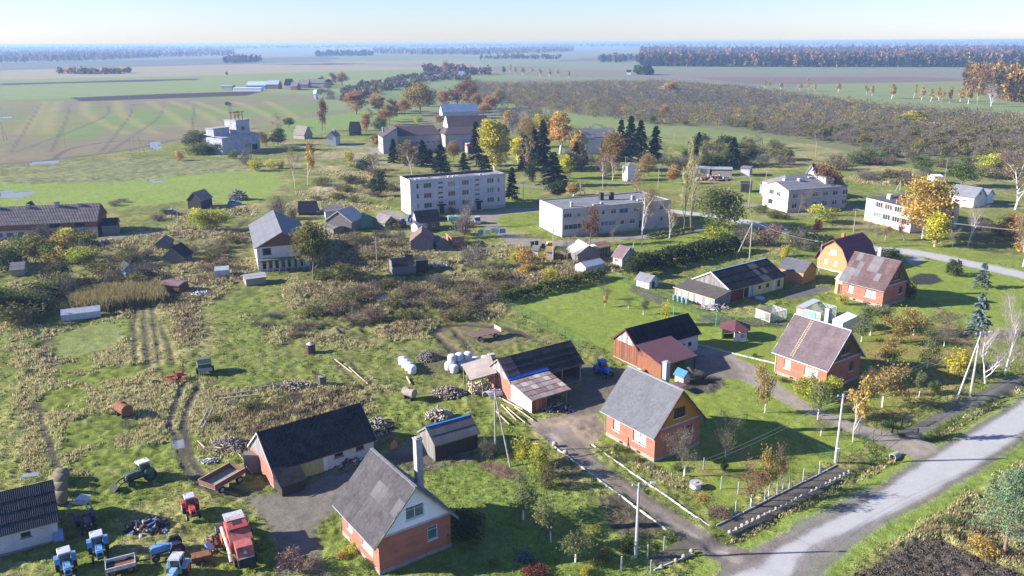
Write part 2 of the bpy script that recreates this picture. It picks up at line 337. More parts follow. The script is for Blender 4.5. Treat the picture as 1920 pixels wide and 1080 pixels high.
# ---- dirt: yard, tracks, drives
def track(pts, wdt, col=DIRT, k=.9, fe=.8, warp=.5, lab=2, tuss=.15, z=-.03): paint(line_mask(smooth_line(pts), wdt, fe, warp), col, k, tuss, lab, z=z)
paint(poly_mask([(455,935),(520,925),(600,895),(680,870),(760,830),(830,800),(845,830),(800,870),(700,860),(650,935),(600,985),(605,1030),(600,1080),(510,1080),(525,1020),(500,975)], 1.6, .8), (.185,.158,.135), .95, .2, 2)
paint(poly_mask([(460,930),(560,905),(690,850),(750,800),(690,790),(700,840),(520,900)], 2, 1), MUD, .7, .2)
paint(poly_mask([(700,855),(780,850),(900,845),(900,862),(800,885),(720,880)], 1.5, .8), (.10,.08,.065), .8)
paint(poly_mask([(895,870),(925,862),(985,890),(975,905),(930,895)], .8, .4), (.15,.10,.07), .95, .6, 5)
paint(poly_mask([(985,790),(1040,780),(1120,770),(1135,800),(1120,825),(1075,840),(1030,830),(1000,810)], 1.2, .8), (.30,.235,.175), .95, .3, 2)
paint(poly_mask([(1085,680),(1160,690),(1180,720),(1130,770),(1060,780),(1060,740),(1095,720)], 1.5, .8), (.15,.125,.10), .9, .3, 2)
paint(poly_mask([(995,800),(1060,800),(1130,870),(1230,935),(1330,1000),(1410,1035),(1360,1062),(1325,1045),(1250,985),(1160,905),(1060,850)], 1.0, .5), (.20,.165,.14), .95, .15, 2)
track([(1030,815),(1110,880),(1200,945),(1300,1005),(1380,1050)], 1.0, (.33,.285,.25), .75, .8, .5)
track([(1060,830),(1140,895),(1250,975),(1340,1040)], .9, (.13,.105,.09), .6, .6, .5)
track([(1090,835),(1180,905),(1260,960)], .5, (.11,.13,.05), .5, .5, .5, None)
paint(poly_mask([(1310,650),(1345,652),(1400,680),(1430,690),(1460,720),(1520,760),(1600,790),(1665,808),(1745,825),(1760,845),(1720,860),(1650,830),(1560,795),(1470,755),(1400,715),(1350,690),(1290,690)], .8, .5), (.30,.255,.215), .95, .1, 2)
paint(poly_mask([(1290,675),(1350,660),(1385,690),(1400,712),(1340,710),(1290,700)], 1.2, .6), (.20,.165,.14), .9, .2, 2)
paint(poly_mask([(1285,712),(1320,702),(1355,708),(1360,720),(1340,735),(1300,738),(1278,728)], .8, .4), (.085,.068,.06), .95, 1.2, 5)
paint(poly_mask([(1480,545),(1545,535),(1560,543),(1520,556),(1470,560)], 1.0, .5), (.13,.12,.115), .95, .1, 2)
track([(260,435),(380,432),(470,428)], 2.2, (.24,.21,.17)); track([(190,450),(240,440),(300,437)], 3.2, (.22,.20,.18))
track([(555,438),(600,442)], 2, (.24,.2,.16)); track([(755,478),(860,470),(960,462),(1060,452)], 1.8, (.22,.19,.12), .7)
# yard before the flats and the village lanes
paint(poly_mask([(700,395),(745,395),(772,410),(950,392),(1012,388),(1010,396),(940,402),(930,412),(950,432),(990,445),(1050,452),(1060,460),(960,462),(915,425),(880,415),(780,420),(720,412)], 1.2, .6), (.26,.225,.19), .92, .1, 2)
track([(1050,455),(1120,450),(1255,438),(1320,425)], 4.2, (.27,.235,.20)); track([(960,345),(1020,352)], 3, (.25,.22,.19))
track([(650,290),(700,300),(745,308),(790,305)], 4, (.30,.26,.21)); track([(560,295),(640,290),(700,297)], 2.5, (.28,.25,.2)); track([(640,275),(700,278),(705,290)], 6, (.28,.25,.22))
track([(1430,405),(1480,403),(1520,398)], 2.4, (.26,.22,.18)); track([(1380,385),(1430,383)], 3, (.26,.23,.2))
track([(290,264),(210,265),(130,280),(100,300)], 2.5, (.12,.10,.085), .8); track([(430,290),(500,275),(560,262),(680,275)], 2.5, (.2,.18,.14), .7)
track([(820,620),(835,610),(880,608),(950,615),(1000,632)], 1.5, (.05,.04,.033), .95, .8, .6, 2, z=-.2); track([(812,622),(830,640),(860,660),(880,675)], 1.3, (.05,.04,.033), .95, .6, .6, 2, z=-.2)
track([(832,620),(845,615),(870,640),(890,660)], .9, MUD, .8, .6, .6, 2, z=-.12)
paint(poly_mask([(815,620),(900,600),(1010,630),(1060,645),(960,640),(880,675),(830,655)], 3, 1.2), (.13,.10,.065), .6, .6)
track([(345,720),(320,790),(335,830),(352,880),(375,905),(440,935)], .9, (.085,.07,.062), .9, .5, .3, 2, z=-.13); track([(372,720),(348,780),(348,820),(372,880),(400,905),(460,925)], .9, (.085,.07,.062), .9, .5, .3, 2, z=-.13)
track([(345,720),(400,690),(470,665),(560,650)], .6, (.12,.12,.05), .5, .5, .3, None, z=-.08)
track([(630,675),(700,745)], .6, MUD, .7, .5, .4, None, z=-.12); track([(652,670),(720,735)], .6, MUD, .7, .5, .4, None, z=-.12)
paint(poly_mask([(775,665),(850,655),(850,700),(800,700)], 2, 1), MUD, .75, .5)
paint(poly_mask([(320,825),(335,820),(345,835),(322,838)], .6, .5), (.10,.11,.13), 1, 0, 7)
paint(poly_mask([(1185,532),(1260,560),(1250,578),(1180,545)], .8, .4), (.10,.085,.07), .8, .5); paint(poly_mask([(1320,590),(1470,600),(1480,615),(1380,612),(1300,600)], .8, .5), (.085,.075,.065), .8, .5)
paint(poly_mask([(1745,560),(1800,600),(1830,640),(1780,640)], 1.5, 1), (.16,.11,.07), .7, .6)
for k in range(4): paint(line_mask([(1738+k*9,598+k*3),(1775+k*12,585+k*2)], .5, .4, .2), SOIL, .9, .6, 5)
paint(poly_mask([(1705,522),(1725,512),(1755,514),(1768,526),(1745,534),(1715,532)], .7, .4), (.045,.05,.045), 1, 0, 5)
# garden beds in the foreground
paint(poly_mask([(1130,935),(1180,925),(1240,985),(1220,1010),(1160,1000)], 1.2, .8), (.085,.065,.05), .85, .8, 5)
paint(poly_mask([(1020,870),(1070,850),(1110,890),(1060,920)], 1.5, 1), BROWN, .8, .8)
paint(poly_mask([(1140,830),(1230,870),(1300,920),(1250,910),(1150,855)], 1.0, .6), (.10,.12,.04), .8, 1.4)
# paved walks beside the road
WALK1 = [(1348,1000),(1345,990),(1440,935),(1510,895),(1560,868),(1600,880),(1500,940),(1390,1000)]
paint(poly_mask([(1340,985),(1450,928),(1562,870),(1597,884),(1480,948),(1375,1002)], .4, .15), (.115,.10,.088), .97, .05, 3)
paint(poly_mask([(1680,812),(1760,775),(1860,722),(1920,700),(1920,722),(1850,748),(1760,795),(1712,822)], .6, .3), (.16,.145,.13), .9, .1, 3)
paint(poly_mask([(1215,1045),(1290,1000),(1320,1012),(1235,1070)], .5, .2), (.115,.10,.085), .9, .1, 3)
#ROADEND
# the upper lane crossing from the garages to the right edge
LN = [(1395,415),(1440,424),(1500,437),(1560,452),(1640,466),(1720,474),(1820,494),(1930,518),(2040,545)]
paint(line_mask(smooth_line(LN), 6.6, 1, .3), (.22,.20,.17), .8, .1); paint(line_mask(smooth_line(LN), 4.8, .6, .25), (.372,.358,.35), 1, 0, 1)
paint(line_mask(smooth_line([(1395,415),(1330,404),(1280,398),(1180,385)]), 4.5, .8, .3), (.38,.37,.37), 1, 0, 1)
paint(poly_mask([(1690,485),(1715,478),(1738,487),(1715,497)], .8, .3), (.3,.29,.28), .9, 0, 1)
# ploughed corner at the lower right and rough growth round the pine
pl = poly_mask([(1590,1090),(1660,1050),(1710,1012),(1760,1008),(1800,1030),(1880,1060),(1925,1078),(1925,1100)], 1.2, .8)
paint(pl, (.095,.073,.062), .97, 0, 5)
fur = (fbm(GX, GY, .7, 2, 301)-.5)*2.2+.35*np.sin((GX*.55+GY*.83)*4.2+fbm(GX, GY, 3, 2, 303)*4); Z += pl*fur*.25; PLOT = pl > .5
paint(poly_mask([(1640,1040),(1720,990),(1800,940),(1920,860),(1925,1070),(1830,1035),(1760,1005),(1700,1012)], 2, 1.2), (.17,.185,.07), .75, 1.8, nz=sm((n_mid-.3)/.25+.3))
for c_, r_x, hh_, nn in ((G(1088,803), 3.4, .45, 1.2), (G(1322,672), 2.0, .6, .8)):
    dd_ = np.hypot(GX-c_.x, GY-c_.y)/r_x; Z += np.where(dd_ < 1.2, hh_*sm(1.15-dd_)*(.8+(fbm(GX, GY, nn, 3, 401)-.5)*.6), 0)
# relief: tussocks, wheel marks, kept flat under masonry and dirt
near = sm((700-GR)/300)
n_fin = fbm(GX, GY, .45, 2, 61)*sm((150-GR)/50)+.5*(1-sm((150-GR)/50)); Z += TUSS*near*((n_sml-.5)*.40+(n_tny-.5)*.34+(n_mid-.5)*.30+(n_fin-.5)*.22)
Z -= .06
tone = 1+TUSS*near*((n_sml-.5)*.55+(n_tny-.5)*.55+(n_mid-.5)*.35+(n_fin-.5)*.7)
COLR *= (np.clip(tone, .45, 1.6)*np.select([LAB == 1, LAB == 0, LAB == 4], [1, 1.34-.20*np.clip(TUSS, 0, 1.6), 1.2], .88))[:, None]
def ground_z(x, y):
    r_ = math.hypot(x, y); i = int(np.searchsorted(RAD, r_)); j = int(round((math.atan2(x, y)+R(37))/(2*R(37))*(len(ANG)-1)))
    return float(Z[min(max(i, 0), len(RAD)-1)*len(ANG)+min(max(j, 0), len(ANG)-1)])
M_land = {
 0: mat('meadow', None, 1, .18, .9, .28, 5, bump=.10, bscale=6, attr=True, spec=.05, world=True),
 1: mat('worn_asphalt', None, .9, .06, .5, .08, 8, bump=.01, bscale=20, attr=True, spec=.2, world=True),
 2: mat('packed_dirt', None, .95, .16, .6, .2, 5, bump=.04, bscale=7, attr=True, spec=.1, world=True),
 3: mat('dark_paving', None, .9, .1, .8, .15, 6, bump=.01, attr=True, world=True),
 4: mat('field_crop', None, 1, .08, .05, .08, .4, attr=True, spec=.05, world=True),
 5: mat('turned_soil', None, 1, .25, 1.2, .35, 4, bump=.15, bscale=4, attr=True, spec=.1, world=True),
 7: mat('standing_water', (.20,.21,.215), .45, 0, fine=0, attr=False, spec=.6)}
NA = len(ANG); ii = np.arange(len(RAD)-1)[:, None]*NA+np.arange(NA-1)[None, :]
FQ = np.stack([ii, ii+1, ii+NA+1, ii+NA], -1).reshape(-1, 4)[:, ::-1]
flab = LAB[FQ[:, 0]]
names = {0: 'ground', 1: 'road', 2: 'dirt_track', 3: 'paved_path', 4: 'crop_field', 5: 'bare_soil', 7: 'pond_water'}
VA = np.stack([GX, GY, Z], 1)
for lb, nm in names.items():
    F = FQ[flab == lb]
    if not len(F): continue
    u, inv = np.unique(F, return_inverse=True)
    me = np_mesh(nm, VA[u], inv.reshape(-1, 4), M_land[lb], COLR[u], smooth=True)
    link(bpy.data.objects.new(nm, me))['kind'] = 'structure'
# ---------------- building kit ----------------
def clip(poly, a, b, c):
    "keep a*u+b*z<=c"
    o = []
    for i in range(len(poly)):
        p, q = poly[i], poly[(i+1) % len(poly)]; fp_ = a*p[0]+b*p[1]-c; fq = a*q[0]+b*q[1]-c
        if fp_ <= 1e-9: o.append(p)
        if (fp_ < -1e-9 and fq > 1e-9) or (fp_ > 1e-9 and fq < -1e-9):
            t = fp_/(fp_-fq); o.append((p[0]+(q[0]-p[0])*t, p[1]+(q[1]-p[1])*t))
    return o
def wall_cells(mb, poly, holes, depth=.16, y=0.0, mi=0):
    "poly: convex outline (counter-clockwise in u,z); the wall faces -y, window openings have reveals"
    us = sorted({p[0] for p in poly} | {h[0] for h in holes} | {h[0]+h[2] for h in holes})
    zs = sorted({p[1] for p in poly} | {h[1] for h in holes} | {h[1]+h[3] for h in holes})
    for i in range(len(us)-1):
        for j in range(len(zs)-1):
            cu, cz = (us[i]+us[i+1])/2, (zs[j]+zs[j+1])/2
            if any(h[0] < cu < h[0]+h[2] and h[1] < cz < h[1]+h[3] for h in holes): continue
            q = [(us[i], zs[j]), (us[i+1], zs[j]), (us[i+1], zs[j+1]), (us[i], zs[j+1])]
            for k in range(len(poly)):
                a, b = poly[k], poly[(k+1) % len(poly)]; nx, nz = (b[1]-a[1]), -(b[0]-a[0])
                q = clip(q, nx, nz, nx*a[0]+nz*a[1])
                if len(q) < 3: break
            if len(q) >= 3: mb.add([(u, y, z) for u, z in q], [tuple(range(len(q)))], mi)
    for h in holes:
        u, z, w_, hh = h[:4]; d = y+depth
        mb.add([(u,y,z),(u+w_,y,z),(u+w_,y,z+hh),(u,y,z+hh),(u,d,z),(u+w_,d,z),(u+w_,d,z+hh),(u,d,z+hh)],
               [(0,1,5,4),(1,2,6,5),(2,3,7,6),(3,0,4,7)], mi)
def M_(name, *a, **k): return mat(name, *a, **k)
brick = M_('red_brick', (.36,.135,.09), .85, .16, .5, .26, 5, bump=.01, bscale=12, stretch=(1,1,3.5), col2=(.24,.09,.07), c2scale=.35, c2pos=.62)
plinth = M_('rough_plinth', (.30,.24,.22), .9, .18, 1.2, .2, 10, bump=.01)
belt = M_('grey_concrete', (.36,.37,.40), .9, .15, 1.5, .15, 10)
concrete = M_('pale_concrete', (.34,.33,.32), .9, .16, 1.0, .15, 9, bump=.01)
whitewash = M_('limewash', (.50,.49,.49), .9, .15, .6, .15, 7, col2=(.42,.40,.38), c2scale=.9, c2pos=.62, bump=.01)
white_paint = M_('white_paint', (.62,.62,.63), .6, .06, 1, .08, 8)
cream_brick = M_('pale_silicate_brick', (.44,.41,.40), .9, .10, .5, .12, 12, col2=(.30,.27,.26), c2scale=.35, c2pos=.6, stretch=(1,1,1.4))
panel_grey = M_('weathered_panel', (.43,.435,.47), .9, .16, .35, .16, 3.5, col2=(.42,.42,.44), c2scale=.4, c2pos=.55, rand=.07, bump=.01)
brown_board = M_('brown_boards', (.15,.085,.042), .7, .2, 2, .15, 9, stretch=(4,4,.6))
ochre_board = M_('ochre_boards', (.42,.19,.025), .6, .08, 2, .1, 9, stretch=(4,4,.6))
grey_board = M_('grey_boards', (.22,.205,.20), .9, .25, 2, .25, 9, stretch=(5,5,.5)); grey_board2 = M_('dark_grey_boards', (.17,.155,.145), .9, .25, 2, .25, 9, stretch=(5,5,.5))
pale_board = M_('pale_boards', (.40,.39,.39), .85, .2, 2, .2, 9, stretch=(5,5,.5))
rust_board = M_('rust_brown_boards', (.22,.09,.05), .85, .25, 2, .2, 9, stretch=(5,5,.5)); rust_board2 = M_('rust_brown_boards_dark', (.14,.065,.042), .85, .25, 2, .2, 9, stretch=(5,5,.5))
red_board = M_('faded_red_boards', (.36,.15,.11), .85, .2, 2, .2, 9, stretch=(5,5,.5)); black_board = M_('tarred_boards', (.05,.042,.038), .85, .25, 2, .2, 9, stretch=(5,5,.5))
yellow_board = M_('yellow_boards', (.55,.45,.17), .75, .12, 2, .12, 9, stretch=(5,5,.5)); orange_wall = M_('orange_render', (.46,.21,.06), .8, .08, 2, .08, 9)
blue_paint = M_('blue_paint', (.03,.16,.55), .45, .1, 3, .1, 9); peach_wall = M_('peach_render', (.52,.235,.11), .8, .06, 2, .08, 9)
eternit = M_('weathered_fibre_cement', (.150,.135,.14), .9, .12, .7, .2, 3, rand=.10, world=True, col2=(.12,.105,.105), c2scale=.9, c2pos=.6, bump=.004)
eternit_lt = M_('pale_fibre_cement', (.185,.185,.20), .9, .10, .6, .16, 3, rand=.05, world=True, bump=.004)
eternit_br = M_('brownish_fibre_cement', (.185,.142,.147), .9, .12, .6, .18, 3, rand=.09, world=True, bump=.004)
eternit_pk = M_('faded_red_fibre_cement', (.16,.105,.108), .9, .14, .6, .2, 3, rand=.12, world=True, bump=.004); eternit_wn = M_('worn_pale_fibre_cement', (.215,.20,.205), .9, .14, .9, .14, 6, rand=.08)
eternit_dk = M_('dark_fibre_cement', (.042,.042,.046), .95, .2, .6, .22, 3, rand=.22, world=True, bump=.004, col2=(.03,.03,.032), c2scale=.9)
bitumen = M_('black_bitumen', (.012,.014,.024), .95, .3, .5, .2, 3, rand=.16, world=True); tin_purple = M_('plum_roof_metal', (.10,.045,.06), .5, .1, .6, .08, 6, spec=.4)
tin_dark = M_('dark_wine_metal', (.10,.02,.045), .6, .08, .6, .06, 6, spec=.4); roof_grey = M_('grey_felt', (.17,.17,.185), .95, .2, .25, .15, 3, col2=(.26,.26,.27), c2scale=.3, c2pos=.6, bump=.01)
roof_sheet_grey = M_('grey_slate_roof', (.17,.17,.19), .9, .15, .5, .18, 5, rand=.08)
dark_in = M_('dark_inside', (.03,.028,.028), .9, .1); wood = M_('bare_timber', (.42,.33,.24), .85, .25, 3, .2, 12, stretch=(3,3,1)); old_wood = M_('weathered_timber', (.27,.235,.20), .9, .3, 3, .25, 12)
brown_frame = M_('dark_red_frame', (.13,.035,.03), .5, .1); blue_trim = M_('pale_blue_trim', (.18,.30,.55), .6, .1); tan_frame = M_('tan_frame', (.36,.18,.07), .6, .1)
glass = mat('window_glass', (.035,.045,.05), .08, 0, fine=.3, fscale=1.5, spec=.7); curtain = mat('curtained_glass', (.50,.54,.54), .25, .35, 2.2, .15, 9, spec=.6, stretch=(4,4,.3)); dull_pane = mat('net_curtain_glass', (.16,.18,.19), .2, .3, 2, .15, 9, spec=.5); brown_pane = mat('brown_curtain_glass', (.10,.06,.045), .2, .3, 2, .15, 9, spec=.5); teal_glass = mat('teal_lit_glass', (.06,.13,.14), .12, .3, 2, .2, 9, spec=.7)
moss = M_('mossy_roof', (.13,.14,.05), 1, .3, 2, .3, 9, bump=.03); leaf_litter = M_('leaf_strewn_roof', (.27,.15,.09), 1, .3, 2, .3, 9, bump=.03)
green_paint = M_('faded_green_paint', (.15,.27,.20), .8, .2, 2, .2, 9); metal_grey = M_('grey_metal', (.30,.31,.33), .45, .15, 2, .15, 9, spec=.5); rusty = M_('rusty_iron', (.19,.085,.05), .85, .3, 3, .3, 11)
_wc = {}
def window(parent, o2, a, h, frame, pane, name='window'):
    "h=(u,z,w,hh,mullions): frame with panes and a sill, set in its opening"
    u, z, w_, hh, nm = h[:5]; key = (round(w_,2), round(hh,2), nm, frame.name, pane.name)
    if key not in _wc:
        f = MB(); t = .07; d0, d1 = .05, .13
        f.box((0,d0,0),(t,d1,hh)); f.box((w_-t,d0,0),(w_,d1,hh)); f.box((t,d0,0),(w_-t,d1,t)); f.box((t,d0,hh-t),(w_-t,d1,hh))
        for k in range(1, nm): x = w_*k/nm; f.box((x-t/2,d0,t),(x+t/2,d1,hh-t))
        if hh > 1.0 and nm < 3: f.box((t,d0+.01,hh*.7),(w_-t,d1-.01,hh*.7+.045))
        p = MB(); p.box((t*.5,d1-.03,t*.5),(w_-t*.5,d1-.01,hh-t*.5)); s = MB(); s.box((-.08,-.09,-.07),(w_+.08,.05,-.005))
        _wc[key] = (f.mesh('window', frame), p.mesh('pane', pane), s.mesh('sill', white_paint if frame in (white_paint, brown_frame, tan_frame) else frame))
    ms_ = _wc[key]; c, s_ = math.cos(a), math.sin(a)
    o = link(bpy.data.objects.new(name, ms_[0]), parent, (o2[0]+c*u, o2[1]+s_*u, z), (0, 0, a))
    link(bpy.data.objects.new('pane', ms_[1]), o); link(bpy.data.objects.new('sill', ms_[2]), o); return o
def sides(L, W):
    return {'front': ((0, 0), 0, L), 'right': ((L, 0), R(90), W), 'back': ((L, W), R(180), L), 'left': ((0, W), R(270), W)}
_sc = {}
def sheet_mesh(w_, l, mt, amp=.034, waves=6):
    key = (round(w_,2), round(l,2), mt.name, waves)
    if key not in _sc:
        n = waves*4; mb = MB(); vs = []
        for i in range(n+1):
            x = w_*i/n; z = amp*math.sin(2*math.pi*i/4)
            vs += [(x, 0, z), (x, l, z)]
        fs = [(2*i, 2*i+2, 2*i+3, 2*i+1) for i in range(n)]; mb.add(vs, fs)
        e = len(mb.v); mb.add([(0,0,amp*0-.02),(w_,0,-.02)], []); mb.f.append((0, e, e+1, 2*n)); mb.m.append(0)
        _sc[key] = mb.mesh('roof_sheet', mt)
    return _sc[key]
def slope(parent, corner, rz, pitch, wlen, slen, mats, ncol, nrow, joined=False, name='roof_sheet', pick=None, waves=6):
    "lay sheets up a slope that starts at its eave corner"
    E = Matrix.Translation(corner) @ Matrix.Rotation(rz, 4, 'Z') @ Matrix.Rotation(pitch, 4, 'X')
    cw = wlen/ncol; rl = slen/nrow; rr = random.Random(int(abs(corner[0]*31+wlen*7+corner[2])*10)); mb = MB()
    for j in range(nrow):
        for i in range(ncol):
            jt = rr.uniform(-.02, .02); T = E @ Matrix.Translation((i*cw, j*rl+jt-.04, .105+rr.uniform(0, .012))) @ Matrix.Rotation(-.045/rl*.9, 4, 'X')
            mt = mats[0] if pick is None else mats[pick(i, j, rr)]
            if joined:
                mb.M = T; mb.add([(0,0,0),(cw-.02,0,0),(cw-.02,rl+.08,0),(0,rl+.08,0),(0,0,-.04),(cw-.02,0,-.04)], [(0,1,2,3),(4,5,1,0)])
            else:
                o = bpy.data.objects.new(name, sheet_mesh(cw-.012, rl+.12, mt, waves=waves)); COL.objects.link(o); o.parent = parent; o.matrix_local = T
    if joined: mb.M = None; o = mb.build('roof_covering', mats[0], parent); return o
def planked(mb, poly, holes, pw, nm=2, y=-.02, seed=1, horizontal=False):
    "board strips fixed on a wall outline"
    rr = random.Random(seed); us = [p[0] for p in poly]; zs = [p[1] for p in poly]
    lo, hi = (min(zs), max(zs)) if horizontal else (min(us), max(us)); t = lo
    while t < hi-1e-3:
        b = min(hi, t+pw*rr.uniform(.85, 1.15)); q = list(poly)
        if horizontal: q = clip(clip(q, 0, -1, -t-.006), 0, 1, b-.006)
        else: q = clip(clip(q, -1, 0, -t-.006), 1, 0, b-.006)
        hs = [h for h in holes if (h[1] < b and h[1]+h[3] > t if horizontal else h[0] < b and h[0]+h[2] > t)]
        parts = [q]
        for h in hs:
            np_ = []
            for pq in parts:
                if len(pq) < 3: continue
                if horizontal: np_ += [clip(pq, 1, 0, h[0]), clip(pq, -1, 0, -(h[0]+h[2]))]
                else: np_ += [clip(pq, 0, 1, h[1]), clip(pq, 0, -1, -(h[1]+h[3]))]
            parts = np_
        yy = y-rr.uniform(0, .018); mi = rr.randrange(nm)
        for pq in parts:
            if len(pq) >= 3: mb.prism([(u, yy, z) for u, z in pq], (0, .03, 0), mi)
        t = b
def gable(name, label, cat, q, wall=brick, gab=None, fh=.45, found=plinth, win=None, og=.5, oe=.6, roof=(eternit,), pick=None, nrow=4, sheets=(True, True),
          barge=white_paint, ridge=None, deck=old_wood, frame=white_paint, pane=glass, planks=(), gplank=None, beltm=None, group=None, cw=1.1, open_sides=(), eave2=None, waves=6, wall_mats={}):
    x0, y0, th, L, W, he, hr = q; t = thing(name, label, cat, (x0, y0, -.05), R(th), group); win = win or {}
    S = sides(L, W); sl = (hr-he)/(W/2); pitch = math.atan(sl)
    if fh:
        f = MB(); f.box((.05,.05,-.25),(L-.05,W-.05,fh-.01)); f.box((-.04,-.04,-.25),(L+.04,W+.04,fh)); f.build('foundation', found, t)
    for sn, (o2, a, ln) in S.items():
        if sn in open_sides: continue
        gsd = sn in ('left', 'right'); hs = win.get(sn, []); wm = wall_mats.get(sn, wall); wl = wm if isinstance(wm, (list, tuple)) else [wm]
        lo = [h for h in hs if h[1]+h[3] <= he+.01]; up = [h for h in hs if h[1]+h[3] > he+.01]
        mb = MB(); poly = [(0, fh), (ln, fh), (ln, he), (0, he)]
        top = [(0, he), (ln, he), (ln/2, hr)]
        if gab is None and gsd: poly = [(0, fh), (ln, fh), (ln, he), (ln/2, hr), (0, he)]; lo = hs; up = []
        wall_cells(mb, poly, lo)
        if sn in planks: planked(mb, poly, lo, .24, len(wl), seed=int(ln*9))
        w_ = mb.build('wall', wl, t, (o2[0], o2[1], 0), (0, 0, a))
        if gsd and gab is not None:
            mb = MB(); gl = gab if isinstance(gab, (list, tuple)) else [gab]; wall_cells(mb, top, up, y=-.02)
            if gplank: planked(mb, top, up, gplank[0], len(gl), y=-.045, seed=3, horizontal=gplank[1])
            mb.build('gable', gl, t, (o2[0], o2[1], 0), (0, 0, a))
            if beltm: MB().box((-.05,-.07,he-.12),(ln+.05,-.003,he+.10)).build('belt_course', beltm, t, (o2[0], o2[1], 0), (0, 0, a))
        for h in hs:
            fr = h[5] if len(h) > 5 else frame; pn = h[6] if len(h) > 6 else pane
            window(t, o2, a, h, fr, pn, 'door' if h[1] <= fh+.06 else 'window')
    rf = MB(); zt = .03; e2 = oe if eave2 is None else eave2
    for s, oo in ((0, oe), (1, e2)):
        pts = [(-og, -oo if s == 0 else W+oo, he-oo*sl+zt), (L+og, -oo if s == 0 else W+oo, he-oo*sl+zt), (L+og, W/2, hr+zt), (-og, W/2, hr+zt)]
        if s: pts = pts[::-1]
        rf.prism(pts, (0, 0, -.09))
    r = rf.build('roof', deck, t)
    for s, oo in ((0, oe), (1, e2)):
        slen = (W/2+oo)/math.cos(pitch); cnr = (-og, -oo, he-oo*sl+zt) if s == 0 else (L+og, W+oo, he-oo*sl+zt)
        nc = max(2, round((L+2*og)/cw)); slope(r, cnr, 0 if s == 0 else R(180), pitch, L+2*og, slen, roof, nc, nrow, not sheets[s], pick=pick, waves=waves)
    if ridge: 
        mb = MB(); mb.bar((-og-.03, W/2, hr+.11), (L+og+.03, W/2, hr+.11), .30, .05); mb.build('ridge_cap', ridge, r)
    if barge:
        for xx in (-og-.04, L+og+.0):
            mb = MB()
            for s, oo in ((0, oe), (1, e2)):
                ye = -oo if s == 0 else W+oo
                mb.prism([(xx, ye, he-oo*sl-.12), (xx, W/2, hr-.12), (xx, W/2, hr+.12), (xx, ye, he-oo*sl+.12)], (.045, 0, 0))
            mb.build('bargeboard', barge, r)
    t['_'] = 0; del t['_']; return t
def flat(name, label, cat, q, wallm, roofm=roof_grey, base=.6, par=.5, win=None, frame=white_paint, pane=glass, hip=0, panel=None, basem=concrete, over=0.0):
    x0, y0, th, L, W, he = q; t = thing(name, label, cat, (x0, y0, -.05), R(th)); win = win or {}; S = sides(L, W)
    MB().box((-.03,-.03,-.2),(L+.03,W+.03,base)).build('foundation', basem, t)
    for sn, (o2, a, ln) in S.items():
        hs = win.get(sn, [])
        if panel and sn in panel:
            bays = [b*ln for b in panel[sn][0]]; nf = panel[sn][1]; fhh = (he-par-base)/nf
            MB().box((0,.13,base),(ln,.2,he)).build('wall', dark_in, t, (o2[0], o2[1], 0), (0, 0, a))
            for i in range(len(bays)-1):
                for k in range(nf):
                    u0, u1, z0, z1 = bays[i]+.02, bays[i+1]-.02, base+k*fhh+.02, base+(k+1)*fhh-.02
                    hh = [h for h in hs if u0 <= h[0]+h[2]/2 <= u1 and z0 <= h[1]+h[3]/2 <= z1]; mb = MB()
                    hh2 = [(max(h[0], u0+.03)-u0, max(h[1], z0+.02)-z0, min(h[2], u1-u0-.08), min(h[3], z1-h[1]-.03)) for h in hh]
                    wall_cells(mb, [(0, 0), (u1-u0, 0), (u1-u0, z1-z0), (0, z1-z0)], hh2, .13)
                    mb.add([(0,0,0),(0,.13,0),(0,.13,z1-z0),(0,0,z1-z0),(u1-u0,0,0),(u1-u0,.13,0),(u1-u0,.13,z1-z0),(u1-u0,0,z1-z0)], [(0,3,2,1),(4,5,6,7),(3,7,6,2),(0,1,5,4)])
                    c, s_ = math.cos(a), math.sin(a)
                    mb.build('wall_panel', wallm, t, (o2[0]+c*u0, o2[1]+s_*u0, z0), (0, 0, a))
            MB().box((0,0,he-par+.02),(ln,.2,he)).build('parapet', wallm, t, (o2[0], o2[1], 0), (0, 0, a))
        else:
            mb = MB(); wall_cells(mb, [(0, base), (ln, base), (ln, he), (0, he)], hs); mb.build('wall', wallm, t, (o2[0], o2[1], 0), (0, 0, a))
        for h in hs: window(t, o2, a, h, h[5] if len(h) > 5 else frame, h[6] if len(h) > 6 else (pane, pane, dull_pane, brown_pane)[int(h[0]*7+h[1]*13) % 4], 'door' if h[1] <= base+.1 else 'window')
    if hip:
        o_ = over; m_ = W*.32; rf = MB()
        e = [(-o_,-o_,he),(L+o_,-o_,he),(L+o_,W+o_,he),(-o_,W+o_,he)]; rg = [(m_,W/2,he+hip),(L-m_,W/2,he+hip)] if L > W else [(L/2,m_ if L<W else W/2,he+hip),(L/2,W-m_,he+hip)]
        if L > W: rf.add(e+rg, [(0,1,5,4),(1,2,5),(2,3,4,5),(3,0,4),(3,2,1,0)])
        else: rf.add(e+rg, [(0,1,4),(1,2,5,4),(2,3,5),(3,0,4,5),(3,2,1,0)])
        rf.build('roof', roofm, t)
    else:
        MB().box((.2,.2,he-par-.1),(L-.2,W-.2,he-par)).build('roof', roofm, t)
        if not (panel): 
            mb = MB(); mb.box((0,0,he-.02),(L,.25,he+.1)); mb.box((0,W-.25,he-.02),(L,W,he+.1)); mb.box((0,.25,he-.02),(.25,W-.25,he+.1)); mb.box((L-.25,.25,he-.02),(L,W-.25,he+.1)); mb.build('parapet', concrete, t)
            for sn, (o2, a, ln) in S.items(): pass
    return t
def add(t, mb, name, mt, **k): return mb.build(name, mt, t, **k)
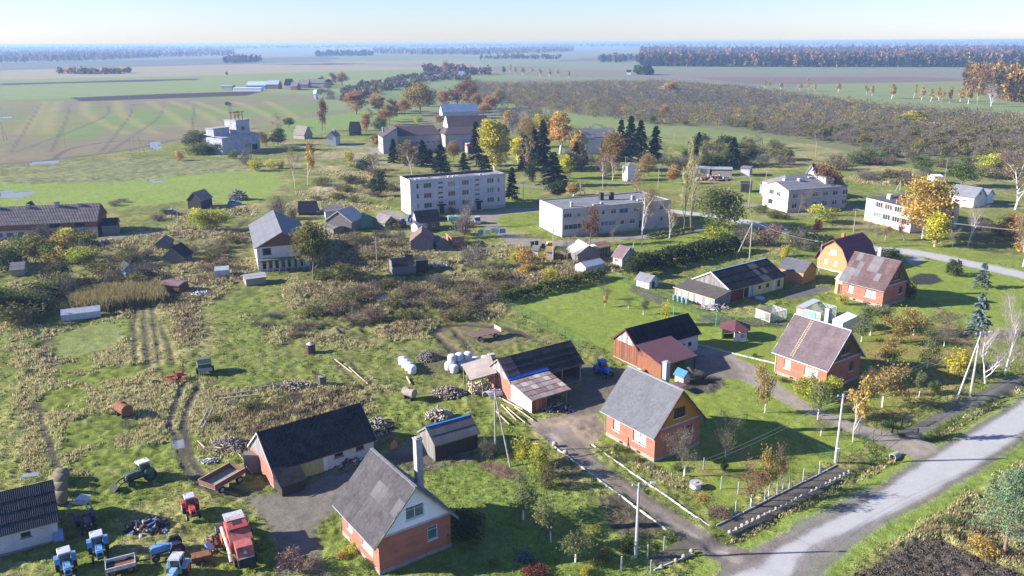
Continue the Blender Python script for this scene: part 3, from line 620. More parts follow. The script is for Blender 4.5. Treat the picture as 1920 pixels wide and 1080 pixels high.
def gf(pl, pr, L, he, hr):
    "frame of a hut whose gable end is seen between two foot points"
    a, b = G(*pl), G(*pr); d = (b-a); W = d.length; d.normalize(); x = Vector((d.y, -d.x, 0)); o = a-x*L
    return (o.x, o.y, math.degrees(math.atan2(x.y, x.x)), L, W, he, hr)
def ef(pa, pb, W, he, hr):
    "frame of a hut whose eave side is seen between two foot points"
    a, b = G(*pa), G(*pb); d = b-a; return (a.x, a.y, math.degrees(math.atan2(d.y, d.x)), d.length, W, he, hr)
# ---------------- the four brick houses ----------------
def house(label, q, gabm, gplank, frame, roofm, pick, bargem, ridgem, cx, attic_frame=None, cur=curtain, pane=glass, chz=9.7, nrow=4, cy=1.5):
    L, W = q[3], q[4]; af = attic_frame or frame
    win = {'front': [(L*.155,1.35,1.15,1.45,1,frame,cur), (L*.57,1.35,2.25,1.45,3 if frame is tan_frame else 2,frame,cur)],
           'right': [(W*.38,4.75,W*.25,1.35,2,af,pane), (W*.67,1.7,1.1,1.5,1,frame,pane)],
           'back': [(2,1.4,1.4,1.4,2,frame,pane), (5,1.4,1.4,1.4,2,frame,pane)], 'left': [(3,1.4,1.3,1.4,2,frame,pane),(3,4.7,1.5,1.3,2,af,pane)]}
    t = gable('brick_house', label, 'house', q, gab=gabm, gplank=gplank, win=win, og=.5, oe=.6, roof=roofm, pick=pick, nrow=nrow, barge=bargem, ridge=ridgem, beltm=belt, frame=frame)
    c = MB(); c.cbox((cx, W-cy, 0), (.68,.68,chz)); c.cbox((cx, W-cy, chz), (.8,.8,.14)); c.cbox((cx, W-cy, chz+.14), (.45,.45,.10)); ch = c.build('chimney', concrete, t)
    if bargem is white_paint or bargem is concrete:
        pass
    g = MB(); g.bar((-.5,-.68,q[5]-.6*(q[6]-q[5])/(W/2)-.02), (L+.5,-.68,q[5]-.6*(q[6]-q[5])/(W/2)-.02), .12, .1); g.cyl((-.12,-.66,q[5]-.7),(-.12,-.12,q[5]-1.1),.05); g.cyl((-.12,-.12,q[5]-1.1),(-.12,-.12,.2),.05)
    g.build('gutter', metal_grey if frame is not tan_frame else white_paint, t)
    for x in (L*.3, L*.66): MB().box((x,-.06,.08),(x+.6,-.03,.36)).build('cellar_window', dark_in, t)
    return t
white_board = M_('white_weatherboard', (.76,.78,.82), .6, .05, 2, .06, 9)
h1 = house('nearest brick house, with white boarded gable and grey-brown sheet roof', (-17.4,73.14,-54.9,8.41,7.8,3.95,8.19), white_board, (.22, True), white_paint, (eternit, eternit_wn), lambda i,j,r: 1 if (i in (4,5) and j == 2) or r.random() < .04 else 0, old_wood, eternit_lt, 4.5, pane=teal_glass, chz=10.6, cy=1.2)
h2 = house('brick house with ochre gable and even pale grey roof by the dirt drive', (11.87,94.83,-55.2,8.65,7.72,4.0,8.33), ochre_board, (.2, False), brown_frame, (eternit_lt,), None, brown_frame, concrete, 3.9, pane=glass)
h3 = house('brick house with brown gable, white bargeboards and a wooden ladder lying on its roof', (39.68,114.77,-54.3,8.42,8.21,4.01,8.42), brown_board, (.2, True), tan_frame, (eternit_br,), None, white_paint, white_paint, 3.35)
h4 = house('brick house with blotched reddish sheet roof standing next to the yellow gambrel house', (64.28,153.12,-54.5,8.58,7.79,4.0,8.37), brown_board, (.2, True), brown_frame, (eternit_pk, eternit_wn), lambda i,j,r: 1 if (i, j) in ((2,2),(2,1),(5,3),(5,2),(6,1),(4,2),(0,0),(1,0),(0,1)) or r.random() < .12 else 0, brown_frame, eternit_wn, 3.35, chz=9.4)
ld = MB(); L3, W3 = 8.42, 8.21; sl3 = (8.42-4.01)/(W3/2)
for dx in (-.22, .22): ld.bar((2.75+dx, -.45, 4.01-.45*sl3+.2), (2.75+dx, W3/2-.1, 8.42+.06), .07, .07)
for k in range(22):
    y = -.4+k*(W3/2+.2)/22; ld.bar((2.5, y, 4.01+y*sl3+.25), (3.0, y, 4.01+y*sl3+.25), .06, .05)
tag(ld.build('roof_ladder', wood, None, (39.68,114.77,-.05), (0,0,R(-54.3))), 'wooden ladder lying on the roof slope of the brick house with brown gable', 'ladder')
# porch of the fourth house
p = MB(); p.box((-2.2,1.2,0),(-.02,4.2,2.9)); add(h4, p, 'porch', yellow_board); p = MB(); p.prism([(-2.4,1.0,2.9),(-2.4,4.4,2.9),(-2.4,2.7,3.9)], (2.35,0,0)); add(h4, p, 'porch_roof', M_('pale_blue_sheet', (.35,.42,.5), .5, .1))
p = MB(); p.box((-1.6,1.15,.1),(-.7,1.19,2.1)); add(h4, p, 'porch_door', brown_frame)
vd = MB(); vd.box((-.12,.2,6.6),(.12,.5,6.8)); 
# ---------------- barns and sheds ----------------
D = {'front': None}
b1 = gable('plank_barn', 'barn with black roof and rust-brown plank wall, wine-red lean-to roof over its yard side', 'barn', (19.2,117.2,33.5,12.9,5.6,3.2,5.5), wall=pale_board, fh=.2, gab=[pale_board, grey_board], gplank=(.2, False),
   win={'front': [(9.3,1.2,.8,.7,1,white_paint,glass),(10.7,1.2,.8,.7,1,white_paint,glass),(8.0,.22,1.0,2.0,1,white_paint,dark_in)]}, og=.3, oe=.35, roof=(bitumen,), nrow=3, barge=brown_frame, wall_mats={'left': [rust_board, rust_board2], 'front': whitewash}, planks=('left',))
m = MB(); E5 = 5.5
# lean-to: roof from the barn's eave over a plank end wall and posts
wl = MB(); planked(wl, [(0,.1),(5.2,.1),(5.2,3.2),(0,2.25)], [], .24, 2, seed=5); wl.box((0,.0,.1),(5.2,.04,2.2)); wl.build('lean_to_wall', [rust_board, rust_board2], b1, (0,-5.2,0), (0,0,R(90))).rotation_euler = (0,0,R(90))
b1.children[-1].location = (0,-5.2,0)
lw = b1.children[-1]; lw.matrix_local = Matrix.Translation((0,0,0)) @ Matrix.Rotation(R(-90), 4, 'Z'); lw.location = (0,0,0)
# planks mirrored so that the tall end meets the barn
lw.data.transform(Matrix(((1,0,0,0),(0,1,0,0),(0,0,1,0),(0,0,0,1))))
for v in lw.data.vertices:
    if v.co.z > 2: v.co.z = 3.2-(v.co.x/5.2)*1.0 if v.co.z > 2.2 else v.co.z
pr = MB(); pr.prism([(-.25,-5.5,2.15),(7.1,-5.5,2.15),(7.1,.35,3.62),(-.25,.35,3.62)], (0,0,.07))
for k in range(19): pr.bar((-.2+k*.4,-5.5,2.24), (-.2+k*.4,.35,3.71), .04, .05)
pr.build('lean_to_roof', tin_purple, b1)
pp = MB()
for x, y in ((6.9,-5.2),(3.5,-5.2),(6.9,-2.6)): pp.box((x-.08,y-.08,0),(x+.08,y+.08,2.2+(y+5.2)*.25))
pp.bar((0,-5.2,2.12),(7,-5.2,2.12),.14,.14); pp.build('lean_to_post', black_board, b1)
pw_ = MB(); planked(pw_, [(0,.1),(2.6,.1),(2.6,2.1),(0,2.1)], [], .22, 2, seed=8); pw_.build('yard_wall', [rust_board2, rust_board], b1, (.1,-5.15,0))
# middle barn
b2 = gable('plank_barn', 'barn with patched dark roof, red plank end and patchwork-roofed lean-to', 'barn', (-.2,105.2,34.5,12.6,6.1,2.95,5.3), wall=[red_board, red_board], fh=.15, gab=[grey_board, pale_board], gplank=(.2, False), og=.25, oe=.3,
   roof=(eternit_dk, eternit_pk), pick=lambda i,j,r: 1 if (i < 2 and j > 0) else 0, nrow=4, barge=grey_board, planks=('left',), open_sides=('front',), wall_mats={'back': grey_board2, 'right': grey_board2})
pp = MB()
for x in (6.2, 9.0, 12.4): MB().box((x-.1,0,0),(x+.1,.2,2.7)).build('post', old_wood, b2)
MB().bar((0,.1,2.8),(12.6,.1,2.8),.18,.18).build('beam', old_wood, b2)
# patchwork lean-to
wl = MB(); planked(wl, [(0,.05),(4.9,.05),(4.9,2.0),(0,2.95)], [], .22, 2, seed=15); o = wl.build('lean_to_wall', [pale_board, white_paint], b2); o.matrix_local = Matrix.Rotation(R(-90), 4, 'Z')
wl = MB(); planked(wl, [(0,.05),(2.4,.05),(2.4,1.95),(0,1.95)], [], .24, 2, seed=16); wl.build('yard_wall', [red_board, rust_board], b2, (.05,-4.85,0))
pp = MB(); pp.box((5.9,-4.9,0),(6.05,-4.75,1.95)); pp.box((2.4,-4.9,0),(2.5,-4.8,1.95)); pp.bar((0,-4.85,1.95),(6.2,-4.85,1.95),.12,.12); pp.box((.1,-1.2,0),(6,-1.1,2.5)); pp.build('lean_to_post', old_wood, b2)
patches = [M_('patch_sheet_pink', (.26,.17,.15), .9, .12, 1, .15, 6, rand=.1), eternit_pk, eternit_br, M_('patch_sheet_grey', (.22,.19,.185), .9, .15, 1, .15, 6, rand=.1), M_('patch_sheet_pale', (.32,.29,.28), .9, .15, 1, .15, 6)]
dk = MB(); dk.prism([(-.2,-5.2,1.98),(6.5,-5.2,1.98),(6.5,.2,3.02),(-.2,.2,3.02)], (0,0,-.07)); lr = dk.build('lean_to_roof', old_wood, b2)
slope(lr, (-.2,-5.2,2.0), 0, math.atan(1.04/5.4), 6.7, 5.5, patches, 7, 5, pick=lambda i,j,r: r.choice([0,1,1,2,2,2,3,3,2,3]) if r.random() > .04 else 4, waves=5)
MB().prism([(-.2,.05,3.18),(6.6,.05,3.18),(6.6,.45,3.42),(-.2,.45,3.42)], (0,0,.03)).build('flashing', blue_paint, b2)
# open wood store at the far end of that barn
ws = thing('wood_store', 'open wood store with pale sheet roof at the left end of the patched barn', 'shed', (-.2,105.2,-.05), R(34.5))
mb = MB(); mb.prism([(-3.9,4.4,2.55),(-.4,2.9,3.35),(1.6,7.6,4.0),(-2.2,9.6,2.8)], (0,0,.07)); mb.build('roof', M_('pale_worn_sheet', (.30,.25,.22), .9, .15, 1, .12, 6), ws)
mb = MB()
for x, y, h in ((-3.6,4.5,2.5),(-2.2,3.9,2.8),(-.7,3.2,3.1),(-2.1,9.2,2.7),(-3,6.8,2.6)): MB().cyl((x,y,0),(x,y,h),.08,n=6).build('post', old_wood, ws)
mb.bar((-3.6,4.5,.4),(-2.2,3.9,2.4),.08,.08); mb.bar((-2.2,3.9,.5),(-.8,3.3,2.3),.08,.08); mb.bar((-3.6,4.5,2.4),(-.6,3.1,3.1),.1,.1); mb.build('brace', old_wood, ws)
mb = MB(); rr = random.Random(4)
for k in range(230):
    x = rr.uniform(-3.5,-.6); y = 4.6-(x+3.6)*.45+rr.uniform(.1,1.2); z = rr.uniform(.05,1.7); mb.cyl((x,y,z),(x+rr.uniform(-.08,.08),y+.35,z+rr.uniform(-.1,.1)),rr.uniform(.06,.11),n=5)
o = mb.build('split_logs', wood, None, (-.2,105.2,-.05), (0,0,R(34.5))); tag(o, 'heap of split firewood stacked under the open lean-to of the patched barn', 'firewood', kind='stuff')
# lower left barn
b3 = gable('plank_barn', 'long barn with sagging black sheet roof and whitewashed front behind the nearest brick house', 'barn', (-26.9,82.2,37.0,12.6,7.0,2.5,5.5), wall=[whitewash], fh=.15, gab=[grey_board], gplank=(.22, False), og=.25, oe=.45,
   win={'front': [(7.4,1.25,1.2,.75,1,grey_board,dark_in),(10.2,1.25,1.1,.7,1,grey_board,dark_in)]}, roof=(eternit_dk,), nrow=4, barge=pale_board, wall_mats={'left': [red_board, red_board]}, planks=('left',), eave2=.3)
mb = MB(); planked(mb, [(0,.1),(2.9,.1),(2.9,2.2),(0,2.2)], [], .3, 1, y=-.05, seed=2); mb.build('double_door', M_('dull_yellow_boards', (.42,.36,.17), .8, .2, 2, .2, 9, stretch=(5,5,.5)), b3, (3.0,0,0)); MB().box((6.0,-.09,.1),(6.5,-.03,2.3)).build('door_post', white_paint, b3)
MB().prism([(-.2,-2.6,1.25),(2.9,-2.6,1.25),(2.9,-.25,2.45),(-.2,-.25,2.45)], (0,0,.06)).build('lean_to_roof', eternit_dk, b3)
mb = MB(); mb.box((0,-2.3,0),(2.6,-.05,1.2)); mb.build('lean_to_wall', black_board, b3)
mb = MB(); planked(mb, [(0,.05),(2.2,.05),(2.2,2.2),(0,2.6)], [], .22, 1, seed=21); mb.box((0,.02,0),(2.2,1.8,2.1)); mb.build('side_shed', [grey_board2], b3, (-1.6,4.9,0), (0,0,R(-20)))
# dark shed by the poles
b4 = gable('tarred_shed', 'small dark shed with blue ridge strip between log stack and leaning poles', 'shed', (-9.28,88.23,32.8,5.85,3.97,2.31,3.63), wall=[black_board], fh=0, og=.2, oe=.3, roof=(M_('grey_streaked_sheet', (.13,.13,.14), .8, .2, 1, .25, 6, rand=.15),), nrow=2, barge=grey_board, ridge=blue_paint, planks=('left','front'), wall_mats={'left': [grey_board2, grey_board]}, gab=[grey_board2, grey_board], gplank=(.2, False))
# long weathered barn at the right
b5 = gable('plank_barn', 'long weathered barn with blue-edged black roof, yellow painted front and grey plank gable', 'barn', (41.5,149.3,36.3,16.6,9.4,2.7,5.2), wall=[grey_board], fh=.2, gab=[grey_board, grey_board2], gplank=(.2, False), og=.3, oe=.3,
   win={'front': [(4.2,.25,1.5,2.0,1,grey_board2,dark_in),(6.2,.25,.9,1.9,1,blue_trim,blue_trim),(7.0+1.6,1.2,.8,.7,1,brown_frame,glass),(11.0,1.1,1.0,.8,1,brown_frame,glass),(13.2,.25,.95,2.0,1,white_paint,white_paint),(14.6,.6,.9,1.4,1,brown_frame,glass)]},
   roof=(bitumen, M_('worn_black_sheet', (.06,.065,.075), .7, .3, 1, .2, 6)), pick=lambda i,j,r: 1 if i in (9,10,11) and r.random() < .5 else 0, nrow=3, barge=white_paint, ridge=blue_trim, wall_mats={'front': M_('pale_yellow_wall', (.52,.47,.22), .85, .12, 1, .12, 6)}, cw=1.15)
MB().box((.1,-.05,.1),(4.0,-.01,2.3)).build('red_wall_section', M_('dark_red_wall', (.12,.03,.03), .85, .15), b5)
mb = MB(); mb.prism([(-5.0,-.6,1.75),(-.35,-.6,2.7),(-.35,9.9,2.7),(-5.0,9.9,1.75)], (0,0,.08)); mb.build('lean_to_roof', M_('dark_tar_felt', (.085,.075,.07), .95, .2, .8, .2, 6), b5)
wl = MB(); planked(wl, [(0,.05),(9.9,.05),(9.9,1.75),(0,1.75)], [], .2, 2, seed=31); o = wl.build('lean_to_wall', [grey_board, pale_board], b5, (-4.7,9.6,0), (0,0,R(-90)))
wl = MB(); planked(wl, [(0,.05),(4.7,.05),(4.7,2.6),(0,1.7)], [], .2, 2, seed=32); wl.build('lean_to_wall', [grey_board2, grey_board], b5, (-4.7,-.3,0))
MB().bar((-5.02,-.6,1.8),(-5.02,9.9,1.8),.05,.18).build('lean_to_fascia', wood, b5)
b6 = gable('garden_shed', 'small orange rendered shed with grey roof between the weathered barn and the gambrel house', 'shed', (56.08,165.56,-47.3,5.33,5.28,2.56,4.26), wall=[orange_wall], fh=0, og=.2, oe=.2, roof=(roof_sheet_grey,), nrow=3, sheets=(True, False), barge=brown_board, planks=('front','right'), wall_mats={'right': [M_('orange_boards', (.48,.22,.06), .8, .1, 2, .1, 9, stretch=(5,5,.5))], 'front': [peach_wall]})
# gambrel house
def gambrel():
    q = (71.6,169.4,37.7); L, W, he, hb, hr = 10.6, 6.9, 2.6, 5.3, 6.9
    t = thing('gambrel_house', 'yellow house with plum-coloured gambrel roof and white shuttered windows', 'house', (q[0], q[1], -.05), R(q[2])); yb = 1.35
    MB().box((-.03,-.03,-.2),(L+.03,W+.03,.3)).build('foundation', concrete, t)
    for sn, (o2, a, ln) in sides(L, W).items():
        hs = {'left': [(1.5,1.3,.9,1.0,2),(3.8,1.3,.9,1.0,1),(2.55,3.6,1.7,1.1,2)], 'front': [(1.2,.32,1.2,2.0,1,brown_frame,dark_in),(6,1.0,1.2,1.1,2)]}.get(sn, [])
        poly = [(0,.3),(ln,.3),(ln,he),(0,he)] if ln == L else [(0,.3),(ln,.3),(ln,he),(ln-yb,hb),(ln/2,hr),(yb,hb),(0,he)]
        mb = MB(); wall_cells(mb, poly, hs); 
        if sn == 'left': planked(mb, poly, hs, .25, 1, seed=3, horizontal=True)
        mb.build('wall', peach_wall, t, (o2[0], o2[1], 0), (0,0,a))
        for h in hs: window(t, o2, a, h, h[5] if len(h) > 5 else white_paint, h[6] if len(h) > 6 else white_paint, 'door' if h[1] < .4 else 'window')
    prof = [(-.75,1.9),(yb-.25,hb),(W/2,hr+.05),(W-yb+.25,hb),(W+.75,1.9)]
    rf = MB()
    for i in range(4):
        a, b = prof[i], prof[i+1]; rf.prism([(-.5,a[0],a[1]),(L+.5,a[0],a[1]),(L+.5,b[0],b[1]),(-.5,b[0],b[1])], (0,0,.07))
        n = 28
        for k in range(n):
            x = -.5+(L+1)*k/n; rf.bar((x,a[0],a[1]+.09),(x,b[0],b[1]+.09),.04,.04)
    r = rf.build('roof', tin_dark, t); bb = MB()
    for xx in (-.56, L+.5):
        for i in range(4):
            a, b = prof[i], prof[i+1]; bb.prism([(xx,a[0],a[1]-.12),(xx,b[0],b[1]-.12),(xx,b[0],b[1]+.1),(xx,a[0],a[1]+.1)], (.05,0,0))
    bb.build('bargeboard', rusty, r); MB().cbox((4,W/2+.3,6),(.6,.6,1.8)).build('chimney', M_('orange_brick_stack', (.5,.14,.06), .8, .1), t)
    mb = MB(); mb.box((.3,-2.2,.0),(3.2,-.05,1.9)); mb.build('porch', M_('brown_porch_boards', (.28,.13,.06), .8, .2), t)
gambrel()
# big grey roofed barn
b8 = gable('farm_barn', 'big two-storey barn with pale grey slate roof, half hidden by a yellowing poplar', 'barn', (-64.2,198.0,-70.5,25.6,11.2,5.4,8.4), wall=cream_brick, fh=.3, gab=[brown_board], og=.4, oe=.5, roof=(roof_sheet_grey,), nrow=5, sheets=(True, False), barge=None, cw=1.45, waves=3,
   win={'front': [(2+k*3.2,3.2,1.0,.9,1) for k in range(7)], 'right': [(1.2,3.6,1.8,1.5,1,grey_board2,dark_in)]+[(.9+k*1.35,.35,.95,1.9,1,pale_board,glass if k%2 else dark_in) for k in range(7)]}, wall_mats={'right': whitewash})
MB().box((.4,-1.6,2.5),(10.6,-.02,2.8)).build('canopy', moss, b8, (25.6,0,0), (0,0,R(90)))
mb = MB(); 
for k in range(9): mb.box((.4+k*1.3,-1.5,0),(.55+k*1.3,-1.35,2.5))
mb.build('canopy_post', pale_board, b8, (25.6,0,0), (0,0,R(90)))
# long barn at the left edge
q9 = (-131.0-19.5,205.47-4.33,12.5,43.1,10.3,4.04,7.58)
b9 = gable('long_barn', 'long red-brick barn with brown corrugated roof, whitewashed lower storey, at the left edge', 'barn', q9, wall=M_('dull_red_brick', (.26,.10,.075), .9, .2, .8, .2, 8), fh=0, og=.3, oe=.4, roof=(M_('brown_grey_sheet', (.165,.135,.135), .9, .12, .6, .15, 5, rand=.14),), nrow=5, sheets=(True, False), barge=None, cw=1.1, waves=3, gab=[M_('wine_boards', (.13,.05,.045), .9, .2)],
   win={'front': [(2.2,2.55,2.6,1.3,2,grey_board2,dark_in),(31,2.55,3.4,1.3,2,grey_board2,dark_in),(37.6,2.55,2.6,1.3,1,grey_board2,dark_in)]})
mb = MB(); hs = [(1+k*2.55,.75,1.7,1.1,2) for k in range(16)]; wall_cells(mb, [(0,0),(43.1,0),(43.1,2.3),(0,2.3)], hs, .2, y=-.08); mb.build('lower_wall', whitewash, b9)
for h in hs: window(b9, (0,-.05), 0, h, metal_grey, glass)
MB().box((0,-.5,2.3),(43.1,-.08,2.42)).build('ledge', concrete, b9)
for x, h in ((19,.9),(26,.9),(33,1.5),(38.5,.8),(12,.9)): MB().cbox((x,4.6,7.2),(.8 if h < 1 else 1.1,.7,h)).build('roof_vent', concrete, b9)
mb = MB(); mb.prism([(22,10,4),(26,10,4),(24,10,7.6)], (0,4,0)); mb.build('rear_wing', black_board, b9)
# ---------------- blocks of flats ----------------
L, W, he = 29.85, 9.5, 10.34
def wz(k): return 1.0+k*2.9
fr = []
for k in range(3):
    z = wz(k)+.95
    fr += [(L*.062,z,.75,1.5,1),(L*.135,z,2.4,1.5,3),(L*.385,z,2.3,1.5,3),(L*.53,z,2.2,1.5,3),(L*.80,z,2.2,1.5,3),(L*.912,z,.75,1.5,1)]
    for u in (.282, .668):
        fr += [(L*u,wz(k)+1.85,1.6,.7,1)] + ([(L*u,wz(k)+.45,1.6,.7,1)] if k else [])
fl1 = flat('apartment_block', 'three-storey grey panel block of flats with derelict windows and two dark entrances', 'flats', (-29.02,233.34,24.4,L,W,he), panel_grey, base=.9, par=.75, win={'front': fr, 'left': [(4.4,wz(k)+1,.8,1.3,1) for k in range(3)]},
   panel={'front': ([0,.115,.27,.35,.505,.65,.745,.89,1], 3), 'left': ([0,.5,1], 3), 'right': ([0,.5,1], 3), 'back': ([0,.11,.26,.36,.5,.64,.74,.89,1], 3)}, frame=M_('grey_white_frame', (.5,.5,.5), .7, .15), roofm=M_('patched_bitumen', (.15,.14,.15), .9, .25, .3, .2, 3, col2=(.33,.33,.35), c2scale=.35, c2pos=.55))
for u in (.27, .66):
    MB().box((L*u,-1.4,2.5),(L*u+2.4,-.02,2.75)).build('entrance_canopy', dark_in, fl1)
    MB().box((L*u+.4,-.06,.1),(L*u+2.1,-.02,2.45)).build('entrance_door', dark_in, fl1); MB().box((L*u+.05,-1.3,.1),(L*u+.2,-1.15,2.5)).build('canopy_post', concrete, fl1)
MB().cyl((L*.245,-.25,.1),(L*.245,-.25,7.2),.09,n=6).build('duct', white_paint, fl1)
mb = MB(); rr = random.Random(9)
for k in range(26): x, y = rr.uniform(1,28), rr.uniform(.8,8); mb.cbox((x,y,he-.76),(rr.uniform(.3,1.6),rr.uniform(.2,.7),rr.uniform(.05,.25)))
for x in (2.5, 12.5, 14, 22.5): mb.cbox((x,1.8,he-.76),(.7,.6,.9))
mb.build('roof_clutter', M_('roof_rubble', (.42,.39,.37), .9, .3), fl1)
L, W, he = 31.9, 14.1, 7.32
def uu(a, b, z, h, n, *x): return (L*a, z, L*(b-a), h, n, *x)
wn = [uu(.015,.085,5.0,1.2,3),uu(.13,.165,5.0,1.2,1),uu(.22,.28,5.0,1.2,2),uu(.355,.385,5.0,1.2,1),uu(.44,.49,5.0,1.2,2),uu(.52,.60,5.0,1.2,2,blue_trim),uu(.65,.71,5.0,1.2,2),uu(.76,.81,5,1.2,2),uu(.9,.95,5,1.2,2),
      uu(.015,.18,1.9,1.35,4),uu(.22,.29,1.9,1.35,2),uu(.35,.49,1.9,1.35,4),uu(.53,.57,1.9,1.2,1),uu(.62,.67,1.9,1.2,2),uu(.71,.75,.1,2.3,1,brown_frame,dark_in),uu(.82,.87,1.9,1.4,1,blue_trim,curtain),uu(.92,.96,1.9,1.2,1)]
fl2 = flat('apartment_block', 'two-storey flat-roofed pale brick block with black roof stacks behind a leafless birch', 'flats', (12.89,205.03,22.3,L,W,he), cream_brick, par=.15, win={'front': wn})
for x, y, s in ((15.6,8.3,1), (18.3,7.6,1)): MB().cbox((x,y,he-.15),(1.0,1.0,2.0)).build('roof_stack', black_board, fl2)
for x, y, a_, h_ in ((4,3,.5,1.3),(11,2.2,2.4,.35),(12.3,2.0,.7,.8),(23.5,5,1,1.2),(25,3.4,2.4,.4)): MB().cbox((x,y,he-.15),(a_,.7,h_)).build('roof_vent', concrete, fl2)
mb = MB(); wall_cells(mb, [(0,.6),(9,.6),(9,he+.1),(0,he+.1)], [(2,5,1.4,1.2),(5.5,5,1.2,1.2),(5.5,1.9,1.2,1.2)]); mb.box((-.03,-.02,-.2),(9,.3,.6)); mb.build('stair_bay', cream_brick, fl2, (22.9,-.5,0))
L, W, he = 21.0, 11.67, 6.52
g3 = gable('apartment_house', 'white gabled two-storey house with lower slate-roofed wing, rusty-leaved tree before it', 'flats', (80.19,235.11,19.8,L,W,he,8.22), wall=M_('cream_render', (.55,.53,.50), .9, .06, .5, .06, 6), fh=0, og=.1, oe=.15, roof=(roof_sheet_grey,), nrow=4, sheets=(False, False), barge=rusty, pane=glass, cw=2,
   win={'left': [(2.7,4.15,2.2,1.5,3),(6.3,4.1,1.6,1.4,2),(2.6,1.3,2.2,1.45,3,brown_frame),(6.1,.9,1.5,1.7,1,blue_trim,curtain)], 'front': [(1.5+k*3.6,z,1.8,1.4,2) for k in range(6) for z in (1.2,4.1)]}, wall_mats={'front': M_('worn_grey_brick', (.40,.36,.35), .9, .2, .6, .2, 6)})
for x, y in ((3.6,6.8),(7.5,5.2)): MB().cbox((x,y,7.2),(.8,1.0,1.7)).build('chimney', cream_brick, g3)
MB().box((14.5,2,6.4),(17.5,6.5,9.0)).build('roof_tower', cream_brick, g3); MB().box((14.3,1.8,9.0),(17.7,6.7,9.25)).build('tower_roof', roof_sheet_grey, g3)
q = (g3.location.x+5, g3.location.y+17, 19.8, 17, 12, 4.6)
g3b = flat('apartment_house', 'low pale house with grey hipped roof directly behind the white gabled house', 'flats', q, M_('cream_wall', (.66,.62,.56), .9, .1, .5, .08, 6), roofm=roof_sheet_grey, hip=2.6, over=.4, win={'left': [(3,1.5,1.5,1.4,2),(7,1.5,1.5,1.4,2)], 'front': [(2+k*3,1.5,1.5,1.4,2) for k in range(5)]})
for x, y in ((12,4),(14.5,3.6)): MB().cbox((x,y,5),(2.0,1.0,1.6)).build('chimney', cream_brick, g3b)
L, W, he = 15.4, 16.8, 6.5
pink = M_('pale_pink_render', (.55,.47,.45), .9, .06, .5, .06, 6, col2=(.66,.50,.47), c2scale=.5, c2pos=.58); pf = M_('pinkish_red_trim', (.45,.16,.18), .8, .1)
wl_ = [(W*f0,z,W*f1,1.5,3) for z, fs in ((4.5, ((.22,.15),(.42,.155),(.63,.155),(.84,.11))), (1.75, ((.2,.145),(.4,.155),(.6,.155),(.8,.17)))) for f0, f1 in fs]
g4 = flat('apartment_block', 'pale pink two-storey block with dark hipped roof and a drooping golden birch before it', 'flats', (103.4,208.2,18.3,L,W,he), pink, par=0, base=.2, roofm=M_('dark_slate', (.075,.07,.085), .8, .2, .5, .15, 4), hip=1.3, over=.35, win={'left': wl_, 'front': [(13.2,1.2,.6,3.4,1,dark_in,dark_in),(2.0,4.4,1.4,1.3,2),(6,4.4,1.4,1.3,2),(2,1.6,1.4,1.3,2)]}, basem=M_('pink_base', (.5,.3,.28), .9, .1))
for h in wl_:
    for du in (-.32, h[2]+.04): MB().box((h[0]+du,-.03,h[1]-.1),(h[0]+du+.26,-.004,h[1]+h[3]+.1)).build('window_surround', pf, g4, (0,W,0), (0,0,R(270)))
MB().cbox((2.6,11,he+.3),(1.2,1.2,1.4)).build('chimney', pink, g4); MB().cbox((4.3,8.5,he+.3),(1.2,1.2,1.1)).build('chimney', M_('rust_stack', (.2,.05,.03), .8, .2), g4)
g5 = gable('outbuilding', 'white outbuilding with grey roof and blue-shaded gable at the far right, beyond the pink block', 'outbuilding', (133.2,246.6,-57,7.4,6.4,3.3,5.8), wall=M_('white_render', (.5,.5,.5), .9, .05, .5, .06, 6), fh=0, og=.3, oe=.3, roof=(roof_sheet_grey,), nrow=3, sheets=(False,False), barge=blue_trim, win={'front': [(4,1.6,1.2,.5,1)], 'right': [(2.6,3.6,1.0,1.0,1)]})
gable('outbuilding', 'small white-walled hut tucked against the back of the grey-roofed white outbuilding', 'outbuilding', (142,251,-57,5,4,2.6,4.2), wall=white_paint, fh=0, og=.2, oe=.2, roof=(roof_sheet_grey,), nrow=2, sheets=(False,False), barge=None)
# old school
sch = thing('school_building', 'large old school with brown roofs, tall gabled hall and a low entrance porch', 'school', (-57.7,372.4,-.05), R(17))
grey_r = M_('grey_render', (.30,.30,.33), .9, .12, .3, .1, 4); cream_r = M_('cream_school_wall', (.42,.39,.37), .9, .1, .4, .1, 4); brown_t = M_('brown_tile', (.085,.062,.07), .85, .2, .4, .18, 3, stretch=(6,1,1)); redb = M_('red_parapet', (.30,.09,.07), .85, .15)
mb = MB(); mb.box((0,0,-.1),(6.6,14,7.3)); mb.prism([(0,0,7.3),(6.6,0,7.3),(6.6,0,11.2)], (0,14,0)); mb.build('wing_wall', grey_r, sch)
mb = MB(); wall_cells(mb, [(0,0),(14,0),(14,7.3),(0,7.3)], [], y=-.03); mb.build('wing_side', cream_r, sch, (0,14,0), (0,0,R(270))); MB().box((2,-.05,3.4),(12.5,-.035,4.2)).build('wing_band', redb, sch, (0,14,0), (0,0,R(270)))
for k in range(6):
    for z in (1.5, 4.8): window(sch, (-.04,14), R(270), (1+k*2.1,z,1.3,1.6,2), white_paint, glass)
MB().prism([(-.4,-.4,7.15),(6.6,-.4,11.35),(6.6,14.2,11.35),(-.4,14.2,7.15)], (0,0,.2)).build('wing_roof', brown_t, sch)
mb = MB(); wall_cells(mb, [(0,0),(23,0),(23,7),(0,7)], [(1.5+k*2.6,z,1.5,1.7) for k in range(8) for z in (1.4,4.7)]); mb.build('main_wall', grey_r, sch, (6.6,6,0))
